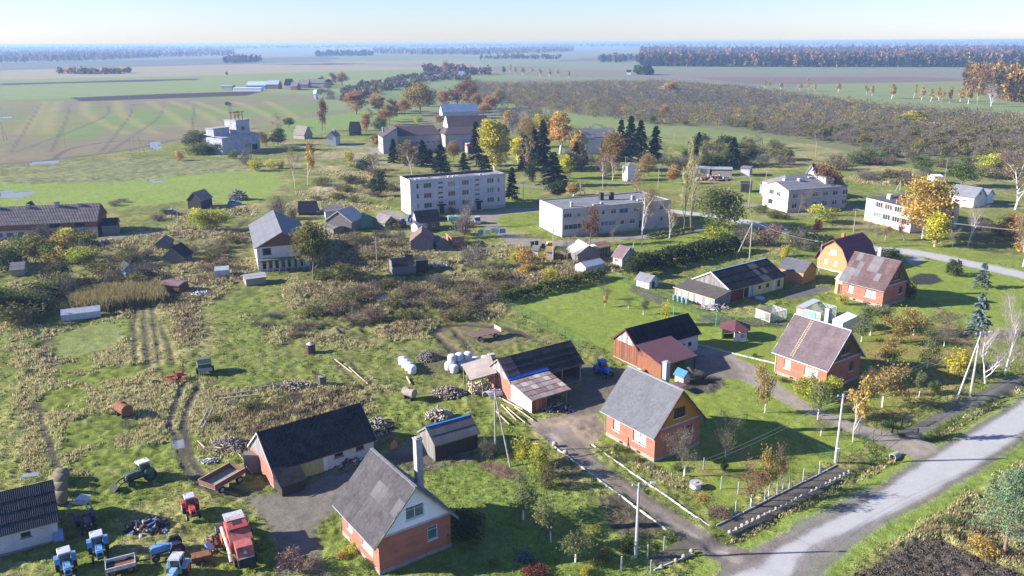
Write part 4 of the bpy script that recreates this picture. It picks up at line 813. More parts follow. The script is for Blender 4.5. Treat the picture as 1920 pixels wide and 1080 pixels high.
for k in range(8):
    for z in (1.4, 4.7): window(sch, (6.6,6), 0, (1.5+k*2.6,z,1.5,1.7,2), white_paint, glass)
    MB().box((8.1+k*2.6,5.93,3.5),(9.6+k*2.6,5.98,4.2)).build('window_apron', redb, sch)
MB().box((6.6,2.6,3.0),(16,5.98,3.5)).build('gallery', redb, sch)
MB().prism([(6.6,5.5,7.0),(28,5.5,7.0),(26,13,10.8),(6.6,13,10.8)], (0,0,.2)).build('main_roof', brown_t, sch); MB().box((6.6,6.02,0),(27,20,6.9)).build('main_block', grey_r, sch)
MB().prism([(6.6,20.5,7.0),(28,20.5,7.0),(26,13,10.8),(6.6,13,10.8)][::-1], (0,0,.2)).build('main_roof', brown_t, sch)
mb = MB(); wall_cells(mb, [(0,0),(22,0),(22,7.8),(0,7.8)], [(12.5,5,1.6,1.8),(15.5,5,1.6,1.8),(18.5,5,1.6,1.8)]); mb.build('hall_wall', grey_r, sch, (28,-3,0))
MB().box((28,-2.98,0),(50,16,7.6)).build('hall_block', cream_r, sch)
for u in (12.5,15.5,18.5): window(sch, (28,-3), 0, (u,5,1.6,1.8,2), brown_frame, glass)
mb = MB(); mb.prism([(27.5,-3.6,7.7),(50.5,-3.6,7.7),(50.5,2.0,10.4),(30.5,2.0,10.4)], (0,0,.2)); mb.prism([(30.5,2.0,10.4),(50.5,2.0,10.4),(50.5,7.5,15.0),(31.0,7.5,15.0)], (0,0,.2)); mb.prism([(31.0,7.5,15.0),(50.5,7.5,15.0),(50.5,16,9),(30.5,16,9)], (0,0,.2)); mb.prism([(27.5,-3.6,7.7),(30.5,2,10.4),(30.5,14,9.4),(27.5,14,7.7)], (0,0,.18)); mb.build('hall_roof', brown_t, sch)
MB().prism([(30.6,1.8,10.0),(30.6,7.5,15.3),(30.6,13.5,10)], (.4,0,0)).build('hall_gable', white_paint, sch); MB().prism([(50.2,-3.4,7.6),(50.2,2,10.2),(50.2,7.5,14.8),(50.2,15.5,8.8)], (.4,0,0)).build('hall_gable', redb, sch)
mb = MB(); mb.box((36.5,-9.5,2.8),(46,-3.02,3.9)); mb.build('porch_roof', redb, sch); mb = MB(); mb.box((36.5,-9.5,3.9),(46,-3.02,4.1)); mb.box((36.6,-9.4,0),(37.3,-3.1,2.8)); mb.box((40.3,-9.4,0),(40.6,-9.1,2.8)); mb.box((45.4,-9.4,0),(45.8,-9.0,2.8)); mb.build('porch_pillar', cream_r, sch); MB().box((37.5,-3.3,0),(45,-3.1,2.7)).build('porch_doors', dark_in, sch)
MB().cbox((1.8,10,8),(.8,.8,3)).build('chimney', cream_r, sch)
blue_roofm = M_('blue_grey_roof', (.16,.22,.33), .6, .15, .4, .1, 4)
p_ = G(905,226); gable('storage_building', 'dark and blue-roofed storage building showing above the school roofs', 'outbuilding', (p_.x-26,p_.y+6,17,24,10,5,9.5), wall=cream_r, fh=0, og=.3, oe=.3, roof=(blue_roofm, bitumen), pick=lambda i,j,r: 1 if i < 5 else 0, nrow=2, sheets=(False,False), barge=None, cw=2)
# grain store with its tower
gs = thing('grain_store', 'white brick grain store with roof tower and rusty frame on top, by the striped field', 'warehouse', (-129.5,371.2,-.05), R(60))
wsb = M_('worn_white_brick', (.36,.36,.40), .9, .16, .35, .14, 3, col2=(.25,.25,.27), c2scale=.4, c2pos=.58)
mb = MB(); wall_cells(mb, [(0,0),(22,0),(22,7.4),(0,7.4)], [(13,0.1,3.2,3.4),(17,.4,3.5,2.6)]); mb.build('wall', wsb, gs); MB().box((0,.17,0),(22,10.5,7.3)).build('main_block', wsb, gs); MB().box((13,.1,.1),(16.2,.16,3.5)).build('door', green_paint, gs); MB().box((17,.1,.4),(20.5,.16,3)).build('door', dark_in, gs)
MB().prism([(-.6,-.6,7.4),(22.5,-.6,7.4),(22.5,11,8.6),(-.6,11,8.6)], (0,0,.2)).build('roof', wsb, gs); MB().box((0,5,8),(9,10,11.2)).build('loft', wsb, gs); MB().box((-.3,4.7,11.2),(9.2,10.3,11.5)).build('loft_roof', metal_grey, gs)
mb = MB(); mb.box((11,2.5,7.6),(19,10,14)); mb.build('tower', wsb, gs); MB().box((10.8,2.3,14),(19.2,10.2,14.35)).build('tower_roof', metal_grey, gs); MB().box((14,2.44,9.5),(15.6,2.49,11.4)).build('window', glass, gs)
mb = MB()
for x in (12.5,14.5,16.5): 
    for y in (4,7): mb.bar((x,y,14.3),(x,y,17.6),.25,.25)
mb.bar((11.5,4,17.6),(17.5,4,17.8),.4,.3); mb.bar((11.5,7,17.6),(17.5,7,17.8),.4,.3); mb.bar((12,4,16),(17,4,16.8),.2,.2); mb.build('hoist_frame', rusty, gs)
# ---------------- village huts and sheds ----------------
def hut(label, q, wm, rm, cat='shed', name='shed', **k):
    kw = dict(fh=0, og=.25, oe=.3, nrow=2, sheets=(False, False), barge=None, cw=1.2); kw.update(k)
    return gable(name, label, cat, q, wall=wm if isinstance(wm, list) else [wm], roof=(rm,) if not isinstance(rm, tuple) else rm, **kw)
ash_roof = M_('ash_brown_roof', (.17,.15,.145), .9, .25, .8, .2, 4, rand=.12); plum_roof = M_('plum_brown_roof', (.20,.125,.13), .85, .2, .8, .15, 4, rand=.1); silver = M_('silvered_boards', (.40,.38,.36), .9, .2, 2, .2, 8, stretch=(4,4,.5))
hut('tall grey plank shed with sunlit left roof slope, in the row beside the poplar', gf((612,433),(660,436),7.5,3.0,5.6), grey_board2, (silver,), planks=('right','left'), barge=pale_board)
hut('low lean-to roofed shed in front of the tall grey plank shed', ef((606,436),(626,441),3.5,1.7,2.1), grey_board2, ash_roof)
hut('dark-roofed plank shed behind the tall grey plank shed', ef((611,413),(642,411),5,2.6,3.8), silver, ash_roof, planks=('front',), barge=black_board)
hut('collapsing shed with sagging black roof beside the willow bush', ef((560,404),(592,403),6,1.2,3.6), black_board, bitumen)
hut('pale green shed with low dark roof in the row of sheds', gf((669,429),(706,425),6,2.1,3.5), green_paint, ash_roof)
hut('brown roofed shed with whitish side wall, left of the blue tractors', gf((722,431),(744,427),5,2.0,3.6), old_wood, (ash_roof,), barge=white_paint)
hut('black-roofed shed before the panel flats, lit whitewashed gable', (*ef((783,434),(825,430.5),5.5,2.6,5.0),), M_('dark_brick_wall', (.16,.09,.08), .9, .2), bitumen, gab=[whitewash], barge=None, win={'front': [(2,1,.8,.7,1),(4,1,.8,.7,1)]})
hut('lean-to with whitewashed boards against the black-roofed shed', gf((771,433),(783,436),3,2.0,2.8), whitewash, silver)
hut('brown-roofed plank hut with grey gable by the grass track', gf((771,471),(812,470),7,2.5,4.6), grey_board2, plum_roof, planks=('right','left'), wall_mats={'left': whitewash})
hut('tiny dark shed between the brown-roofed hut and the mossy brick shed', gf((819,467),(842,464),3.5,1.5,2.6), grey_board2, ash_roof)
hut('red brick shed with flat mossy roof beside the leaning pole', ef((847,462),(870,460),5,2.3,2.45), brick, moss, win={'front': [(1,1.2,.7,.6,1)]})
hut('sunlit grey plank hut with slatted roof near the greenhouse', gf((1083,494),(1125,490),6,2.2,4.0), grey_board2, (silver,), planks=('right',))
hut('shed with leaf-covered roof and dark front boards behind the long greenhouse', ef((1123,482),(1144,478),4,2.3,3.0), [black_board, grey_board2], leaf_litter, planks=('front',), wall_mats={'left': whitewash})
s12 = hut('summer hut with plum roof and small chimney by the hedge', (*ef((1149,497),(1166,501),5.0,2.3,4.2),), silver, plum_roof, barge=white_paint, win={'front': [(.6,.9,.8,.8,2)]})
MB().cyl((3.2,3.2,3),(3.2,3.2,5.4),.12,n=6).build('chimney', metal_grey, s12)
hut('left one of the two weathered box huts beside the concrete post', ef((998,481),(1009,482),2.2,1.8,2.5), silver, ash_roof)
hut('right one of the two weathered box huts beside the concrete post', ef((1024,487),(1036,488),2.2,2.2,3.0), old_wood, leaf_litter)
hut('white plank kennel with grey felt roof inside the mesh fence', (*gf((1217,542),(1234,537),3.4,1.6,2.6),), [pale_board, white_paint], roof_sheet_grey, planks=('front','right'), win={'right': [(.9,.1,.8,1.3,1,black_board,dark_in)]}, barge=pale_board, cat='kennel', name='kennel')
hut('low dark broken shed in the weeds, upper of the two left of the track', gf((292,467),(318,466),4,1.4,2.6), grey_board2, ash_roof)
hut('dark shed with pale patched roof, lower of the two in the weeds', gf((306,493),(345,493),5,1.4,3.6), grey_board2, eternit_dk)
hut('low tin lean-to with reddish front at the edge of the reeds', ef((303,548),(337,551),3,1.8,2.1), rust_board2, plum_roof)
hut('plank lean-to half sunk in the weeds below the grey barn', ef((462,536),(499,531),3.2,1.5,2.0), old_wood, silver)
hut('hut buried in bushes at the left edge', ef((22,518),(46,516),4,1.5,2.6), old_wood, ash_roof)
hut('blue-sided shack hidden in the shrubs left of the broken sheds', gf((236,520),(254,517),3.5,1.8,2.8), blue_trim, eternit_dk)
s21 = hut('dark log shed with tall roof in the bright meadow', gf((353,391),(378,392),6,2.8,5.0), black_board, (ash_roof,))
hut('shed with whitewashed side wall at the end of the long barn', (*ef((193,441),(222,439),4.5,2.6,4.0),), grey_board2, bitumen, gab=[whitewash])
hut('old thatched hut in the green paddock', gf((571,261),(586,259),8,2.4,6.5), old_wood, M_('old_thatch', (.20,.17,.15), 1, .2))
s = hut('cottage with pale roof and brick gable by the lane to the school', gf((613,273),(630,273),9,4.2,6.6), whitewash, roof_sheet_grey, cat='house', name='cottage'); MB().cbox((4,2.5,6),(.8,.8,1.8)).build('chimney', white_paint, s)
hut('cottage with steep dark roof beside the orange birch', ef((655,254),(672,254),7,2.6,7.0), black_board, bitumen, cat='house', name='cottage')
hut('open-sided garage with flat pale roof, leftmost behind the poplars', ef((1300,328),(1330,330),6,2.6,2.9), grey_board2, metal_grey)
hut('row of low garages with flat roofs behind the poplars', ef((1334,330),(1372,331),6,2.6,2.9), old_wood, metal_grey)
hut('brick garage with lit side wall at the right end of the garage row', ef((1388,330),(1405,331),6,3,3.2), cream_brick, roof_sheet_grey)
hut('dark hut with open front beside the white gabled house', ef((1388,360),(1408,361),4,3,3.3), black_board, black_board, win={'front': [(.6,.3,2.2,1.9,1,black_board,dark_in)]})
hut('pale blue kiosk beside the white gabled house', ef((1424,362),(1430,363),2,2.8,2.9), blue_trim, metal_grey)
hut('white house with dark steep roof behind the rusty-leaved tree', gf((1511,335),(1528,336),7,2.4,5.0), white_paint, bitumen, cat='house', name='cottage', barge=white_paint)
hut('long low white outbuilding beyond the yellow birch', ef((1750,346),(1766,346),5,2.8,3.2), white_paint, white_paint)
w2 = flat('farm_house', 'white house with grey roof half hidden between the golden birches', 'house', (*G(1098,290)[:2], 20, 16, 9, 6.5), M_('white_wall', (.5,.49,.47), .9, .08), hip=0)
hh_ = gable('village_house', 'white two-storey house with grey roof left of the round yellow-green tree', 'house', (*[*gf((1078,280),(1096,285),17,6.5,9.5)][:7],), wall=[M_('white_plaster', (.52,.5,.48), .9, .06)], fh=0, og=.3, oe=.3, roof=(roof_sheet_grey,), nrow=3, sheets=(False,False), barge=None, cw=2, win={'right': [(2,1.5,1.2,1.5,2),(5,1.5,1.2,1.5,2)], 'front': [(2+k*3,1.3,1.6,1.6,2) for k in range(5)]})
# far farmstead and lone farms
def fhut(label, x, y, w_px, dep, he, hr, wm, rm): return hut(label, ef((x,y),(x+w_px,y),dep,he,hr), wm, rm, cat='farm building', name='farm_building')
fhut('long white polytunnel of the far farm', 437, 171, 52, 8, 3, 3.6, white_paint, white_paint)
fhut('blue-grey roofed cowshed of the far farm', 462, 167, 36, 14, 4, 8, blue_trim, M_('pale_blue_roof', (.32,.40,.52), .6, .1))
fhut('shorter cowshed with red base beside the blue-grey one', 500, 167, 22, 12, 5, 9, M_('brick_far', (.22,.12,.1), .9, .1), M_('pale_blue_roof_2', (.28,.36,.48), .6, .1))
fhut('small pale shed at the left end of the far farm', 415, 169, 20, 10, 4, 5, concrete, metal_grey)
fhut('dark gabled barn in the far farm beside spruces', 533, 168, 12, 14, 5, 11, concrete, bitumen); fhut('brown gabled barn in the far farm', 545, 169, 12, 12, 4, 8, brick, ash_roof)
fhut('dark roofed farmhouse at the right of the far farm', 560, 165, 18, 10, 4, 9, plum_roof, ash_roof); fhut('long dark farmhouse rightmost in the far farm', 578, 164, 30, 10, 5, 9, concrete, ash_roof)
fhut('white lone shed in the far paddock', 588, 186, 5, 6, 5, 8, white_paint, white_paint)
fhut('tiny white farmhouse beside dark trees on the horizon plain', 1175, 140, 8, 8, 4, 7, white_paint, bitumen); fhut('blue-roofed cottage among far birches', 860, 143, 10, 8, 4, 7, white_paint, blue_roofm)
k_ = flat('transformer_kiosk', 'white transformer kiosk among the poles behind the flats', 'kiosk', (*G(1176,340)[:2], 20, 4, 4, 5.2), white_paint, hip=1.2)
b23 = gable('farm_shed', 'shed with blue-black roof and stained white wall at the lower left corner', 'shed', (-54.8,66.9,31,10.4,6.5,2.6,5.1), wall=[whitewash], fh=.2, og=.3, oe=.4, roof=(M_('blue_black_sheet', (.04,.045,.06), .7, .15, 1, .15, 6, rand=.12),), nrow=4, barge=None, win={'front': [(7.2,1.3,.9,.6,1,grey_board2,dark_in)]})
# ---------------- vegetation kit ----------------
foliage = mat('foliage', None, .8, .16, 1.2, 0, attr=True, rand=.16, trans=.38, spec=.12, huer=.012)
needles = mat('needles', None, .85, .15, 1.2, 0, attr=True, rand=.14, trans=.08, spec=.1)
twigs_m = mat('twigs', None, .9, 0, fine=0, attr=True, rand=.14, spec=.1)
bark = mat('grey_bark', (.16,.135,.11), .95, .25, 3, .2, 12); birch_bark = mat('birch_bark', (.60,.58,.55), .8, .1, 2, .1, 9, col2=(.10,.09,.08), c2scale=2.5, c2pos=.66)
white_trunk = mat('limewashed_trunk', (.72,.72,.73), .8, .08, 3, .08, 9); pine_bark = mat('pine_bark', (.33,.17,.09), .9, .25, 3, .2, 12, col2=(.14,.12,.11), c2scale=.35, c2pos=.45)
def rot_quads(C, S, stretch, col, seed, droop=None, tri=False):
    "little leaf faces: centre C (n,3), size S (n,), colours (n,3)"
    r_ = np.random.default_rng(seed); n = len(C)
    a = r_.normal(size=(n,3)) if droop is None else droop+r_.normal(size=(n,3))*.35
    a /= np.linalg.norm(a, axis=1, keepdims=True)+1e-9; b = np.cross(a, r_.normal(size=(n,3))); b /= np.linalg.norm(b, axis=1, keepdims=True)+1e-9
    A = a*(S*stretch)[:, None]*.5; B = b*S[:, None]*.5
    if tri: V = np.stack([C-A-B*.5, C-A+B*.5, C+A], 1)
    else: V = np.stack([C-A-B*.35, C+A*.2-B, C+A+B*.25, C-A*.15+B], 1)
    k = V.shape[1]; return V.reshape(-1, 3), np.arange(n*k).reshape(n, k), np.repeat(col, k, 0)
class Skel:
    def __init__(s, seed): s.mb = MB(); s.tips = []; s.r = random.Random(seed)
    def limb(s, p, d, ln, rad, depth, n=6, spread=.6, kids=3, up=.25, segs=3, keep=.62, start=.35):
        p = Vector(p); d = Vector(d).normalized(); pts = [(p, rad)]
        for k in range(segs):
            d = (d+Vector((s.r.uniform(-1,1), s.r.uniform(-1,1), s.r.uniform(-.6,1)*up*2))*.16+Vector((0,0,up*.12))).normalized()
            q = p+d*(ln/segs); r1 = rad*(1-(k+1)/segs*.6); s.mb.cyl(p, q, pts[-1][1], r1, n, cap=False); pts.append((q, r1)); p = q
        s.tips.append((p, d))
        if depth > 0:
            for k in range(kids):
                t = start+(1-start)*(k+s.r.random()*.7)/kids; i = min(int(t*segs), segs-1); f = t*segs-i
                b = pts[i][0].lerp(pts[i+1][0], f); br = pts[i][1]*(1-f)+pts[i+1][1]*f
                ang = s.r.uniform(0, 6.28); side = Vector((math.cos(ang), math.sin(ang), 0)); dd = (d*(1-spread)+side*spread+Vector((0,0,up*.5))).normalized()
                s.limb(b, dd, ln*keep*s.r.uniform(.75,1.1), br*.62, depth-1, max(3, n-2), spread, kids, up, max(2, segs-1), keep, .25)
def leaves_mesh(name, C, S, cols, m, seed, stretch=1.5, droop=None, tri=False):
    V, F, K = rot_quads(C, S, stretch, cols, seed, droop, tri); return np_mesh(name, V, F, m, K)
def palette(r_, n, cs, jit=.22, grp=None):
    cs = np.array(cs); i = r_.integers(0, len(cs), n) if grp is None else grp % len(cs)
    mixk = r_.random(n)[:, None]*.5; c = cs[i]*(1-mixk)+cs[r_.integers(0, len(cs), n)]*mixk
    return c*(1+r_.uniform(-jit, jit, n))[:, None]
PAL = dict(yellow=[(.42,.34,.035),(.33,.31,.04),(.25,.26,.05)], gold=[(.40,.23,.045),(.36,.26,.06),(.27,.19,.06)], orange=[(.30,.15,.05),(.28,.17,.06),(.22,.12,.05)], rust=[(.24,.10,.05),(.20,.09,.045),(.17,.11,.06)],
  oak=[(.23,.16,.055),(.19,.15,.05),(.26,.17,.05)], green=[(.11,.15,.035),(.14,.16,.045),(.09,.12,.03)], dkgreen=[(.045,.07,.02),(.06,.085,.028),(.04,.055,.02)], olive=[(.17,.16,.045),(.20,.17,.05),(.13,.14,.04)],
  willow=[(.15,.18,.06),(.19,.21,.08),(.12,.14,.05)], yellowgreen=[(.26,.28,.04),(.20,.24,.04),(.32,.29,.05)], spruce=[(.022,.038,.02),(.03,.048,.022),(.018,.03,.018)], blue=[(.10,.14,.13),(.13,.17,.155),(.08,.115,.105)],
  brown=[(.19,.145,.085),(.21,.155,.085),(.15,.115,.07)], grey=[(.15,.13,.11),(.12,.105,.095),(.18,.155,.13)], palegrey=[(.34,.31,.29),(.26,.22,.20),(.22,.17,.15)], purple=[(.20,.135,.11),(.17,.12,.10),(.22,.155,.11)], pine=[(.12,.19,.10),(.16,.22,.12),(.085,.145,.08)], straw=[(.44,.37,.21),(.38,.32,.17),(.28,.27,.12)], darkred=[(.16,.03,.03),(.10,.03,.03),(.2,.06,.04)])
for _k in PAL: PAL[_k] = [tuple(c*(1.35 if _k in ('gold','yellow','orange','oak','straw','yellowgreen') else 1.0) for c in t_) for t_ in PAL[_k]]
_T = {}
def broadleaf(h, w, pal, n, seed, ls, bk=bark, trunk_h=.25, dens=1.0, clumps=26, shape=1.0, limbs=True, painted=False):
    "rounded crown of leaf clumps on a limbed trunk; unit metres"
    r_ = np.random.default_rng(seed); sk = Skel(seed); rad = max(.06, h*.022)
    sk.limb((0,0,-.1), (r_.uniform(-.05,.05), r_.uniform(-.05,.05), 1), h*.6, rad, 2 if limbs else 1, 7, .62, 5, .35, 4, .52, max(.2, trunk_h))
    th = h*trunk_h; ch = (h-th)/2; cz = th+ch
    u = r_.normal(size=(clumps,3)); u /= np.linalg.norm(u, axis=1, keepdims=True); rr_ = r_.uniform(.45, .95, clumps)[:, None]
    cc = u*rr_*np.array([w/2*.82, w/2*.82, ch*.86]); 
    k = 1-.28*shape*(cc[:, 2]/ch); cc[:, :2] *= k[:, None]; cc[:, 2] += cz
    g = r_.integers(0, clumps, n); cr = r_.uniform(.16, .30, clumps)*w
    v = r_.normal(size=(n,3)); v /= np.linalg.norm(v, axis=1, keepdims=True); C = cc[g]+v*(cr[g]*r_.random(n)**.45)[:, None]*np.array([1,1,.7])
    C[:, 2] = np.maximum(C[:, 2], th*.75)
    tone = (1+.28*r_.uniform(-1,1,clumps))[g]; cols = palette(r_, n, PAL[pal], grp=g)*tone[:, None]
    S = ls*r_.uniform(.6, 1.35, n); tr = sk.mb.mesh('trunk', bk); cm = leaves_mesh('crown', C, S, cols, foliage, seed)
    extra = None
    if painted: extra = MB().cyl((0,0,-.1),(0,0,h*.28),rad*1.25,rad*1.1,7).mesh('painted_base', white_trunk)
    return tr, cm, extra
def twiggy(h, w, pal, n, seed, tl, bk=bark, leafpal=None, nleaf=0, ls=.15, trunk_h=.2, upright=.5, tw=.035, stems=1, painted=False, spread=.55):
    "leafless or nearly leafless: limbs ending in fine twigs"
    r_ = np.random.default_rng(seed); sk = Skel(seed)
    for s in range(stems):
        a = 6.28*s/max(stems,1)+r_.random(); tilt = 0 if stems == 1 else .35; d = (math.cos(a)*tilt, math.sin(a)*tilt, 1)
        sk.limb((0,0,-.1) if stems == 1 else (math.cos(a)*.1, math.sin(a)*.1, -.1), d, h*(.85 if upright > .4 else .6), max(.02, h*.012/ math.sqrt(stems)), 2, 6, spread, 6, upright, 4, .45, trunk_h)
    P = np.array([t[0] for t in sk.tips]); D = np.array([t[1] for t in sk.tips]); g = r_.integers(0, len(P), n)
    dd = D[g]+r_.normal(size=(n,3))*.55; dd[:, 2] += upright*.5; dd /= np.linalg.norm(dd, axis=1, keepdims=True)
    C = P[g]+r_.normal(size=(n,3))*np.array([w,w,h*.8])*.055+dd*tl*.3
    sc = max(1e-3, np.percentile(np.hypot(C[:,0],C[:,1]), 96))/(w/2); 
    C[:, :2] /= max(sc, .2); 
    V, F, K = rot_quads(C, np.full(n, tw)*r_.uniform(.7,1.3,n), tl/tw, palette(r_, n, PAL[pal]), seed, droop=dd*3, tri=True)
    fz = h/max(np.percentile(V[:, 2], 99), h*.3); V = V*np.array([1,1,fz]); C = C*np.array([1,1,fz])
    tv = sk.mb; f = 1/max(sc, .2); tv.v = [(v[0]*f, v[1]*f, v[2]*fz) for v in tv.v]
    me_t = tv.mesh('trunk', bk); me_c = np_mesh('twigs', V, F, twigs_m, K); lv = None
    if nleaf:
        g = r_.integers(0, n, nleaf); lv = leaves_mesh('crown', C[g]+r_.normal(size=(nleaf,3))*.15, ls*r_.uniform(.6,1.3,nleaf), palette(r_, nleaf, PAL[leafpal or pal]), foliage, seed+1)
    extra = MB().cyl((0,0,-.1),(0,0,h*.25),h*.026,h*.022,7).mesh('painted_base', white_trunk) if painted else None
    return me_t, me_c, lv, extra
def conifer(h, w, pal, n, seed, ls, lean=0):
    r_ = np.random.default_rng(seed); mb = MB().cyl((0,0,-.1),(0,0,h*.96),h*.016+.04,.02,6)
    nb = int(16+h*2.2)*5; zb = r_.random(nb)**.85*.93+.04; ab = r_.random(nb)*6.28; rb = (1-zb)**.72*w/2*r_.uniform(.6,1.2,nb)
    g = r_.integers(0, nb, n); t = r_.random(n)**.6; x = np.cos(ab[g])*rb[g]*t; y = np.sin(ab[g])*rb[g]*t
    z = h*(.05+zb[g]*.95)-t*rb[g]*.32+r_.normal(size=n)*.06*ls; C = np.stack([x+r_.normal(size=n)*ls*.25, y+r_.normal(size=n)*ls*.25, z], 1)
    dr = np.stack([np.cos(ab[g]), np.sin(ab[g]), -.35*np.ones(n)], 1); tone = (1+.3*r_.uniform(-1,1,nb))[g]
    return mb.mesh('trunk', bark), leaves_mesh('crown', C, ls*r_.uniform(.7,1.3,n), palette(r_, n, PAL[pal])*tone[:, None], needles, seed, 1.9, dr*1.5)
def shrub(h, w, pal, n, seed, ls, twig=.3):
    r_ = np.random.default_rng(seed); mb = MB(); rr = random.Random(seed)
    for k in range(9):
        a = rr.uniform(0,6.28); mb.cyl((0,0,-.1),(math.cos(a)*w*.3,math.sin(a)*w*.3,h*rr.uniform(.5,.9)),.03,.012,3,cap=False)
    nc = 14; u = r_.normal(size=(nc,3)); u /= np.linalg.norm(u, axis=1, keepdims=True); cc = u*r_.uniform(.4,.85,nc)[:, None]*np.array([w/2,w/2,h/2]); cc[:, 2] = cc[:, 2]*.9+h*.5
    g = r_.integers(0, nc, n); v = r_.normal(size=(n,3)); v /= np.linalg.norm(v, axis=1, keepdims=True); C = cc[g]+v*(r_.random(n)**.45*w*.24)[:, None]; C[:, 2] = np.clip(C[:, 2], .05, h*1.05)
    tone = (1+.28*r_.uniform(-1,1,nc))[g]; nt_ = int(n*twig)
    a = leaves_mesh('crown', C[nt_:], (ls*r_.uniform(.6,1.3,n))[nt_:], (palette(r_, n, PAL[pal])*tone[:, None])[nt_:], foliage, seed)
    V, F, K = rot_quads(C[:nt_]*np.array([.9,.9,.95]), np.full(nt_, .04), w*.22/.04, palette(r_, nt_, PAL['grey' if pal != 'purple' else 'purple']), seed, droop=np.array([C[:nt_,0]*.8, C[:nt_,1]*.8, np.full(nt_, 1.2)]).T, tri=True)
    return mb.mesh('stem', bark), np_mesh('twigs', V, F, twigs_m, K), a
def plant_obj(kind, parts, loc, scale, rz, label=None, cat='tree', group=None, single=False):
    names = [p for p in parts if p is not None]
    t = thing(kind, label, cat, loc, rz, group); t.scale = scale
    for me in names: link(bpy.data.objects.new(me.name.split('.')[0], me), t)
    return t
# prototype meshes, built once at a nominal size and shared
def proto(key):
    if key in _T: return _T[key]
    k, v = key; s = abs(hash(k)) % 1 + v*7+len(k)*3
    sp = {
     'yellow': lambda: (10, 6.5, broadleaf(10,6.5,'yellow',4200,s,.28,birch_bark,.05,clumps=44,shape=1.1)),
     'poplar': lambda: (15, 10, broadleaf(15,10,'olive',4600,s,.36,bark,.28,clumps=42)),
     'gold': lambda: (12, 4.6, broadleaf(12,4.6,'gold',2600,s,.28,birch_bark,.07,clumps=34,shape=1.5)),
     'weeping': lambda: (11, 9, broadleaf(11,9,'gold',5200,s,.28,birch_bark,.10,clumps=56,shape=.5)),
     'goldthin': lambda: (12, 4.4, twiggy(12,4.4,'grey',900,s,.9,birch_bark,'gold',1100,.30,.2,.5,.05)),
     'orange': lambda: (11, 8, broadleaf(11,8,'orange',3400,s,.30,bark,.12,clumps=38)),
     'oak': lambda: (13, 12, broadleaf(13,12,'oak',5200,s,.36,bark,.08,clumps=54)),
     'rust': lambda: (11, 9, twiggy(11,9,'purple',1400,s,1.1,bark,'rust',1700,.34,.2,.35,.05)),
     'green': lambda: (9, 8, broadleaf(9,8,'green',3000,s,.30,bark,.15,clumps=30)),
     'willow': lambda: (9, 10, broadleaf(9,10,'willow',4200,s,.30,bark,.08,clumps=44)),
     'darkbroad': lambda: (8, 7, broadleaf(8,7,'dkgreen',2400,s,.3,bark,.1,clumps=28)),
     'yellowgreen': lambda: (6, 6, broadleaf(6,6,'yellowgreen',2400,s,.22,bark,.08,clumps=26)),
     'spruce': lambda: (14, 6.2, conifer(14,6.2,'spruce',4200,s,.42)),
     'bluespruce': lambda: (6, 4, conifer(6,4,'blue',2600,s,.24)),
     'barebirch': lambda: (14, 6, twiggy(14,6,'purple',2600,s,1.1,birch_bark,'gold',260,.22,.22,.55,.04)),
     'bare': lambda: (11, 6.5, twiggy(11,6.5,'grey',2400,s,1.0,bark,None,0,.2,.2,.5,.04)),
     'barepoplar': lambda: (16, 4, twiggy(16,4,'straw',1800,s,1.2,bark,'olive',240,.22,.2,.9,.045,spread=.3)),
     'whitebirch': lambda: (9, 5.5, twiggy(9,5.5,'palegrey',3800,s,.8,birch_bark,None,0,.2,.12,.7,.028,spread=.42)),
     'apple': lambda: (4.2, 4.4, twiggy(4.2,4.4,'grey',1000,s,.5,bark,'willow',1500,.15,.2,.25,.022,painted=True)),
     'appleorange': lambda: (4.2, 4.6, twiggy(4.2,4.6,'brown',900,s,.5,bark,'oak',1500,.16,.22,.25,.022,painted=True)),
     'applered': lambda: (4.0, 3.2, twiggy(4.0,3.2,'purple',1000,s,.5,bark,'rust',500,.13,.22,.35,.022,painted=True)),
     'applebare': lambda: (4.2, 4.6, twiggy(4.2,4.6,'grey',1900,s,.55,bark,'olive',200,.12,.2,.25,.022,painted=True)),
     'orchard': lambda: (4.2, 4.8, twiggy(4.2,4.8,'grey',800,s,.7,bark,'brown',120,.25,.15,.25,.06)),
     'orchardleaf': lambda: (4.2, 4.6, twiggy(4.2,4.6,'brown',500,s,.7,bark,'olive',420,.34,.15,.25,.06)),
     'orchardgold': lambda: (4.4, 4.8, twiggy(4.4,4.8,'brown',400,s,.7,bark,'gold',480,.34,.15,.25,.06)),
     'bush': lambda: (2.6, 3.4, shrub(2.6,3.4,'olive',1300,s,.16,.4)),
     'bushgreen': lambda: (2.6, 3.4, shrub(2.6,3.4,'green',1300,s,.16,.2)),
     'bushdark': lambda: (3.0, 3.6, shrub(3.0,3.6,'dkgreen',1300,s,.18,.15)),
     'bushyellow': lambda: (2.6, 3.2, shrub(2.6,3.2,'yellow',1300,s,.16,.2)),
     'bushbrown': lambda: (2.2, 3.4, shrub(2.2,3.4,'brown',1400,s,.13,.5)),
     'bushgrey': lambda: (2.8, 3.6, shrub(2.8,3.6,'grey',1200,s,.12,.8)),
     'bushrust': lambda: (2.2, 3.0, shrub(2.2,3.0,'purple',1200,s,.14,.5)),
     'bushorange': lambda: (2.2, 3.0, shrub(2.2,3.0,'gold',1200,s,.15,.3)),
     'globe': lambda: (2.4, 2.6, shrub(2.4,2.6,'dkgreen',1500,s,.14,.02)),
     'darkred': lambda: (1.2, 2.2, shrub(1.2,2.2,'darkred',900,s,.12,.1)),
    }[k]()
    _T[key] = sp; return sp
